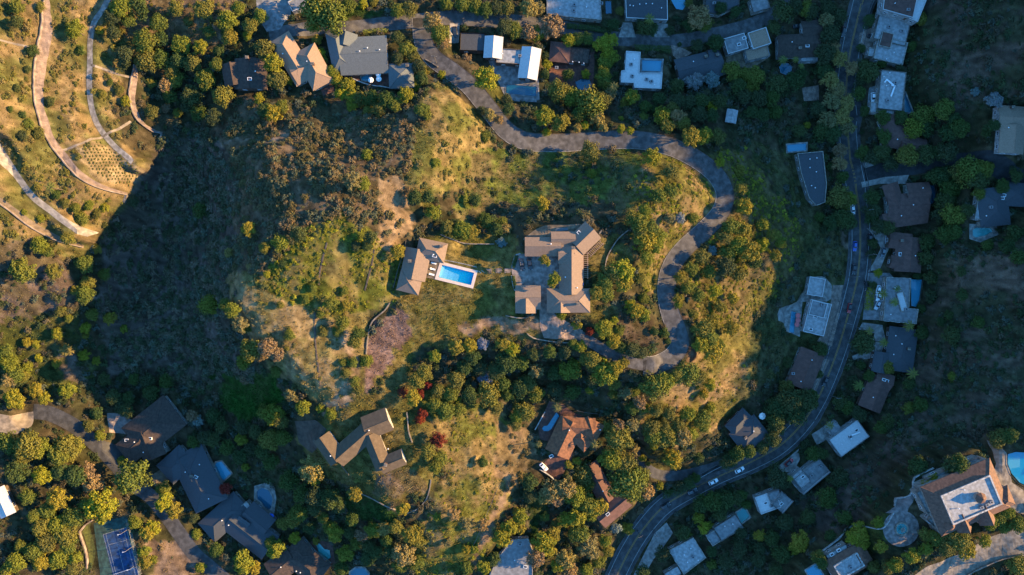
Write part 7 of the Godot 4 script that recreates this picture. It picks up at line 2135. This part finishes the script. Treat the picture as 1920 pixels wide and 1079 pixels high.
	for h in [["hedge along the road above the white L-shaped roof", [[1190, 92], [1220, 93], [1256, 96]], 3.0, 2.2, "leaf_2"], ["long hedge below the narrow road by the slate roof", [[682, 62], [705, 60], [728, 60]], 2.4, 2.0, "leaf_0"], ["low clipped hedge beside the parking court", [[1632, 540], [1629, 560], [1627, 582]], 2.6, 1.4, "leaf_1"], ["hedge row beside the canyon road's upper lane", [[1300, 905], [1270, 918], [1240, 925]], 4.0, 3.0, "leaf_2"], ["clipped hedge at the photo's lower corner of the garden", [[12, 1079], [22, 1058], [45, 1038]], 4.0, 2.6, "leaf_1"], ["hedge screening the pool below the wide pale roof", [[1062, 50], [1100, 54], [1145, 62]], 2.0, 1.8, "leaf_2"], ["bushy hedge above the pool house lawn", [[832, 430], [855, 442], [885, 440]], 3.6, 2.4, "leaf_0b"], ["dark hedge inside the drive's loop", [[1140, 640], [1170, 655], [1205, 662], [1228, 650]], 3.6, 2.4, "leaf_2"], ["hedge in the white planter above the court gate", [[969, 480], [965, 492], [962, 502]], 1.2, 1.0, "leaf_2"], ["hedge in the white planter below the court gate", [[962, 518], [964, 530], [967, 542]], 1.2, 1.0, "leaf_2"]]:
		hedge(h[0], h[1], h[2], h[3], h[4])
	scatter()
	ridge_wood()
	print("plants ", Time.get_ticks_msec())


func ribbon_side(line: PackedVector2Array, off: float) -> PackedVector2Array:
	var out := PackedVector2Array()
	for i in line.size():
		var d := (line[mini(i + 1, line.size() - 1)] - line[maxi(i - 1, 0)]).normalized()
		out.append(line[i] + Vector2(-d.y, d.x) * off)
	return out


func tennis_court(y: float) -> void:
	var mid := at(222, 1035, y)
	var node := thing("tennis_court", "blue tennis court with green surround and white lines", "tennis court", mid)
	var outline := func(points: Array) -> PackedVector2Array:
		var out := PackedVector2Array()
		for p in points:
			var q := at(p[0], p[1], y) - mid
			out.append(Vector2(q.x, q.z))
		return out
	var mb := MB.new()
	mb.prism(outline.call([[175, 982], [207, 975], [235, 969], [241, 975], [268, 1098], [190, 1098]]), -0.3, 0.05)
	part("surround", mb.mesh(), M.court_green, node)
	mb = MB.new()
	mb.prism(outline.call([[192, 1003], [236, 990], [266, 1098], [216, 1098]]), -0.3, 0.058)
	part("playing_surface", mb.mesh(), M.court_blue, node)
	for l in [[[193, 1003], [236, 990]], [[193, 1003], [218, 1096]], [[236, 990], [264, 1096]], [[198, 1002], [222, 1096]], [[231, 992], [258, 1096]], [[204, 1022], [235, 1014]], [[219, 1018], [232, 1070]]]:
		var a := at(l[0][0], l[0][1], y) - mid
		var b := at(l[1][0], l[1][1], y) - mid
		var s := (b - a).normalized().cross(Vector3.UP) * 0.05
		mb = MB.new()
		var up := Vector3(0, 0.064, 0)
		mb.quad(a - s + up, a + s + up, b + s + up, b - s + up, Vector3.UP)
		part("line", mb.mesh(), M.white_paint, node)
	var na := at(215, 1076, y) - mid
	var nb := at(254, 1064, y) - mid
	mb = MB.new()
	mb.quad(na + Vector3(0, 0.15, 0), nb + Vector3(0, 0.15, 0), nb + Vector3(0, 1.0, 0), na + Vector3(0, 1.0, 0), Vector3(0, 0, 1))
	mb.tube(na + Vector3(0, 1.02, 0), nb + Vector3(0, 1.02, 0), 0.05, 0.05, 5)
	part("net", mb.mesh(), M.white_metal, node)
	for q in [na, nb]:
		mb = MB.new()
		mb.tube(q, q + Vector3(0, 1.1, 0), 0.05, 0.05, 6)
		part("post", mb.mesh(), M.grey_metal, node)
	for p in [[240, 993, "upper"], [249, 1025, "middle"], [257, 1058, "lower"]]:
		var g := on_ground(p[0], p[1])
		var lamp := thing("floodlight", "white floodlight mast, %s one of three beside the tennis court" % p[2], "floodlight", g, 0.25, "tennis court floodlights")
		mb = MB.new()
		mb.tube(Vector3(0, -0.2, 0), Vector3(0, 6.0, 0), 0.09, 0.07, 7)
		part("mast", mb.mesh(), M.grey_metal, lamp)
		mb = MB.new()
		mb.box(Vector3(-1.1, 5.95, -0.06), Vector3(0, 6.05, 0.06))
		part("arm", mb.mesh(), M.white_metal, lamp)
		mb = MB.new()
		mb.box(Vector3(-1.35, 5.86, -0.18), Vector3(-0.95, 5.95, 0.18))
		part("lamp_head", mb.mesh(), M.white_metal, lamp)
	fence("wire fence posts along the tennis court's lane side", [[242, 972], [250, 1005], [258, 1040], [266, 1075]], 2.6, "grey_metal")
	wall("garden_wall", "curved wall round the narrow lit lawn strip", [[174, 976], [160, 985], [150, 997], [154, 1012], [160, 1030], [164, 1048], [164, 1066]], 0.5, 1.0, "court_paving")
	setting("lawn", "bright narrow lawn strip beside the tennis court", drape(poly_ground([[170, 979], [158, 990], [155, 998], [160, 1015], [166, 1035], [167, 1058], [174, 1060], [179, 1035], [173, 1005], [168, 992]]), 0.05), M.lawn)
	for b in [[209, 993, "topmost"], [225, 999, "second"], [234, 1030, "third"], [241, 1060, "lowest"]]:
		var g := on_ground(b[0], b[1])
		var bin_ := thing("planter_pot", "small dark pot, %s of four along the tennis court" % b[2], "pot", Vector3(g.x, y + 0.06, g.z), 0.0, "pots on the tennis court")
		mb = MB.new()
		mb.tube(Vector3.ZERO, Vector3(0, 0.6, 0), 0.22, 0.32, 10)
		part("pot", mb.mesh(), M.tyre, bin_)


func fountain(y: float) -> void:
	var c := at(1690, 992, y)
	var node := thing("fountain", "round stone fountain in the middle of the plaza", "fountain", c + Vector3(0, 0.08, 0))
	var ring := func(r: float) -> PackedVector2Array:
		var out := PackedVector2Array()
		for k in 28:
			out.append(Vector2.from_angle(TAU * k / 28) * r)
		return out
	var mb := MB.new()
	band(mb, ring.call(2.85), ring.call(2.2), -0.2, 0.55)
	part("rim", mb.mesh(), M.pale_concrete, node)
	mb = MB.new()
	mb.prism(ring.call(2.19), -0.1, 0.1)
	part("basin", mb.mesh(), M.plaster_deep, node)
	mb = MB.new()
	mb.prism(ring.call(2.195), 0.3, 0.36)
	part("water", mb.mesh(), M.water_green, node)
	mb = MB.new()
	mb.tube(Vector3(0, 0, 0), Vector3(0, 1.3, 0), 0.3, 0.22, 10)
	part("pedestal", mb.mesh(), M.stone, node)
	mb = MB.new()
	mb.tube(Vector3(0, 1.2, 0), Vector3(0, 1.45, 0), 0.3, 1.0, 16)
	part("bowl", mb.mesh(), M.stone, node)
	mb = MB.new()
	mb.tube(Vector3(0, 1.45, 0), Vector3(0, 2.2, 0), 0.2, 0.1, 8)
	mb.tube(Vector3(0, 2.0, 0), Vector3(0, 2.15, 0), 0.15, 0.5, 12)
	part("finial", mb.mesh(), M.stone, node)
	for k in 6:
		mb = MB.new()
		var a := TAU * k / 6 + 0.4
		mb.tube(Vector3(cos(a), 0.1, sin(a)) * 1.4, Vector3(cos(a) * 1.4, 0.7, sin(a) * 1.4), 0.18, 0.1, 7)
		part("spout", mb.mesh(), M.stone, node)
	# pale radial joints in the plaza
	for k in 6:
		var a := TAU * k / 6 + 0.25
		var d := Vector3(cos(a), 0, sin(a))
		var s := Vector3(-d.z, 0, d.x) * 0.12
		mb = MB.new()
		var up := Vector3(0, y + 0.094, 0) + Vector3(c.x, 0, c.z)
		mb.quad(up + d * 2.9 - s, up + d * 2.9 + s, up + d * 7.2 + s, up + d * 7.2 - s, Vector3.UP)
		setting("paving_joint", "pale stone band radiating across the plaza", mb.mesh(), M.pale_concrete)


func terraces() -> void:
	# the concrete-faced benches on the lit hillside
	var faces := [
		["tall pinkish concrete terrace face curving down the lit hillside", [[85, -8], [80, 37], [72, 82], [66, 120], [65, 155], [66, 190], [75, 225], [92, 265], [105, 285], [125, 310], [160, 341], [200, 357], [240, 366]], [[91, -8], [97, 37], [95, 82], [87, 120], [82, 160], [82, 200], [92, 230], [105, 265], [118, 281], [134, 301], [166, 332], [206, 352], [240, 362]], "pink_paving"],
		["short concrete terrace face below the oak clump", [[252, 122], [246, 155], [244, 185], [250, 212], [265, 232], [288, 248], [304, 251]], [[255, 122], [258, 150], [253, 190], [260, 215], [275, 235], [293, 245], [305, 248]], "pink_paving"],
		["low yellowish terrace face beneath the pale path", [[-8, 376], [38, 411], [75, 436], [112, 453], [156, 464]], [[-8, 364], [40, 399], [78, 426], [118, 446], [157, 460]], "tan_paving"],
	]
	for f in faces:
		var poly := spline(f[1], 2.0)
		var back := spline(f[2], 2.0)
		back.reverse()
		poly.append_array(back)
		setting("terrace_face", f[0], drape(poly, 0.12), M[f[3]])
		wall("terrace_wall", "thin parapet along the " + f[0].split(" ")[0] + " " + f[0].split(" ")[1] + " terrace face's upper edge", f[1], 0.35, 0.9, "court_paving")
	wall("garden_wall", "concrete stub wall at the short terrace's foot", [[304, 251], [300, 264]], 0.6, 0.7, "pale_concrete")
	wall("garden_wall", "concrete stub wall at the tall terrace's foot", [[238, 366], [232, 380]], 0.9, 0.7, "pale_concrete")
	for d in [["straight dark drain down the bald hilltop", [[590, 585], [590, 620], [592, 650], [597, 690], [600, 725]]], ["drain through the green terraced slope", [[613, 455], [606, 480], [600, 508], [598, 535]]], ["drain near the pool house slope", [[701, 468], [696, 500], [688, 530], [684, 545]]]]:
		wall("drain_channel", d[0], d[1], 0.55, 0.22, "siding", false, 0.0, "drain")
	for w in [["pale kerb wall round the pink mulch patch", [[731, 568], [722, 582], [704, 597], [694, 612], [689, 640], [687, 665]]], ["stone wall above the pool house lawn", [[826, 440], [848, 449], [872, 457], [900, 458], [927, 458]]], ["low curved garden wall right of the big house lawn", [[1181, 430], [1161, 446], [1147, 466], [1137, 487], [1133, 517]]], ["curved retaining wall under the pink forecourt", [[988, 625], [1000, 634], [1030, 640], [1060, 643], [1086, 642]]], ["curved wall round the garage's lower lawn", [[948, 592], [968, 596], [988, 596], [1003, 586]]], ["low wall beside the zigzag-roofed house's slope", [[763, 773], [765, 790], [766, 808], [773, 830]]], ["pale wall below the zigzag-roofed house's lawn", [[676, 925], [700, 936], [722, 948], [742, 956]]], ["pale curving wall at the lawn's far corner", [[808, 899], [806, 915], [800, 935], [786, 952], [764, 962]]], ["white balustrade wall along the mansion garden path", [[1540, 1034], [1570, 1012], [1600, 986], [1625, 966], [1652, 948]]], ["white rail wall along the curved brown drive", [[1664, 942], [1684, 909], [1705, 892], [1732, 870]]], ["curved white wall behind the slim pool terrace", [[1478, 574], [1495, 566], [1508, 545], [1512, 520]]], ["white wall round the orange villa's drive", [[1012, 880], [1022, 886], [1036, 896], [1044, 906]]], ["white wall beside the orange villa's pool", [[1003, 806], [1012, 790], [1022, 772]]], ["low wall edging the sunlit concrete drive", [[1800, 1086], [1840, 1064], [1880, 1048], [1922, 1040]]], ["white planter wall above the court gate", [[960, 503], [963, 490], [968, 478], [976, 476]]], ["white planter wall below the court gate", [[959, 517], [961, 530], [965, 545], [972, 545]]], ["white wall round the slate roof's terrace", [[662, 148], [680, 156], [705, 162], [735, 166]]], ["pale retaining wall on the narrow road's bend", [[798, 112], [812, 120], [821, 126]]]]:
		wall("garden_wall", w[0], w[1], 0.4, 0.75, "pale_concrete" if not w[0].begins_with("white") else "stucco_white")
	fence("dark fence behind the pool house", [[762, 452], [757, 475], [746, 508], [738, 540]], 1.6)
	fence("wire fence line descending the dry sunlit slope", [[938, 905], [925, 935], [912, 965], [898, 1000], [886, 1025]], 1.4)
	fence("fence at the green slope's foot by the zigzag house", [[640, 868], [655, 890]], 1.5)
	fence("white fence above the orange-tiled villa", [[1082, 770], [1100, 774], [1120, 776]], 1.2)


func pergola(label: String, a: Vector2, b: Vector2, width: float, y: float, slats: int) -> void:
	var p := at(a.x, a.y, y + 2.6)
	var q := at(b.x, b.y, y + 2.6)
	var len_ := Vector2(p.x, p.z).distance_to(Vector2(q.x, q.z))
	var node := thing("pergola", label, "pergola", Vector3(p.x, y, p.z), -atan2(q.z - p.z, q.x - p.x), "pergolas by the big house")
	var post := MB.new()
	post.box(Vector3(-0.09, -0.3, -0.09), Vector3(0.09, 2.5, 0.09))
	var pm := post.mesh()
	for k in 4:
		for s in [0.0, width]:
			part("post", pm, M.pergola_timber, node, Vector3(len_ * k / 3.0, 0, s))
	var beam := MB.new()
	beam.box(Vector3(-0.3, 2.5, -0.08), Vector3(len_ + 0.3, 2.68, 0.08))
	var bm := beam.mesh()
	for s in [0.0, width]:
		part("beam", bm, M.pergola_timber, node, Vector3(0, 0, s))
	var sl := MB.new()
	sl.box(Vector3(-0.07, 2.681, -0.35), Vector3(0.07, 2.82, width + 0.35))
	var sm := sl.mesh()
	for k in slats:
		part("slat", sm, M.pergola_timber, node, Vector3(len_ * (k + 0.5) / slats, 0, 0))


func estate_things() -> void:
	var y: float = plans[0].y
	pergola("long timber pergola along the big house's sunny side", Vector2(1102, 474), Vector2(1102, 522), 1.6, y, 13)
	pergola("slanting timber pergola off the big house's corner", Vector2(1102, 476), Vector2(1126, 452), 1.5, y, 10)
	# sofa and bench
	var p := on_ground(1053, 431)
	var sofa := thing("outdoor_sofa", "long dark sofa on the terrace behind the big house", "sofa", p + Vector3(0, 0.08, 0), 0.05)
	var mb := MB.new()
	mb.box(Vector3(-2.1, 0.1, -0.45), Vector3(2.1, 0.45, 0.45))
	part("seat", mb.mesh(), M.paint_grey, sofa)
	mb = MB.new()
	mb.box(Vector3(-2.1, 0.45, -0.6), Vector3(2.1, 0.85, -0.3))
	part("backrest", mb.mesh(), M.paint_grey, sofa)
	for s in [-1.0, 1.0]:
		mb = MB.new()
		mb.box(Vector3(s * 2.25 - 0.14, 0.1, -0.5), Vector3(s * 2.25 + 0.14, 0.65, 0.45))
		part("arm", mb.mesh(), M.paint_grey, sofa)
	p = on_ground(1126, 436)
	var bench := thing("bench", "pale garden bench alone on the big house lawn", "bench", p, 0.95)
	mb = MB.new()
	mb.box(Vector3(-0.9, 0.4, -0.25), Vector3(0.9, 0.46, 0.25))
	part("seat", mb.mesh(), M.grey_timber, bench)
	mb = MB.new()
	mb.box(Vector3(-0.9, 0.5, -0.32), Vector3(0.9, 0.9, -0.26))
	part("backrest", mb.mesh(), M.grey_timber, bench)
	for q in [[-0.8, -0.22], [-0.8, 0.22], [0.8, -0.22], [0.8, 0.22]]:
		mb = MB.new()
		mb.box(Vector3(q[0] - 0.05, -0.1, q[1] - 0.05), Vector3(q[0] + 0.05, 0.4, q[1] + 0.05))
		part("leg", mb.mesh(), M.grey_timber, bench)
	# stepping stones from the pool deck and the slab path to the court
	var stone := MB.new()
	stone.prism(PackedVector2Array([Vector2(-0.2, -0.15), Vector2(0.18, -0.17), Vector2(0.2, 0.14), Vector2(-0.17, 0.17)]), -0.1, 0.09)
	var sm := stone.mesh()
	var path := Node3D.new()
	path.name = "stepping_stones"
	add_child(path)
	tag(path, "curving row of small white stepping stones above the pool", "stepping stones", "", "structure")
	for k in 25:
		var t := k / 24.0
		var g := on_ground(lerpf(833, 893, t), 488 + 10.0 * t + 3.0 * t * t)
		part("stone", sm, M.stucco_white, path, g, k * 0.7)
	for k in 6:
		var g := on_ground(896 + k * 2.5, 508.0 + (k % 3) * 1.8)
		part("stone", sm, M.stucco_white, path, g, k)
	var slab := MB.new()
	slab.prism(PackedVector2Array([Vector2(-1.25, -0.95), Vector2(1.2, -0.9), Vector2(1.25, 0.95), Vector2(-1.2, 0.9)]), -0.15, 0.1)
	for s in [[916, 509, "pink paving slab nearest the pool on the lawn"], [935, 508, "pink paving slab in the middle of the lawn crossing"], [952, 508, "pink paving slab touching the motor court"]]:
		var g := on_ground(s[0], s[1])
		var o := part("paving_slab", slab.mesh(), M.pink_paving, self, g)
		tag(o, s[2], "slab", "lawn crossing slabs")
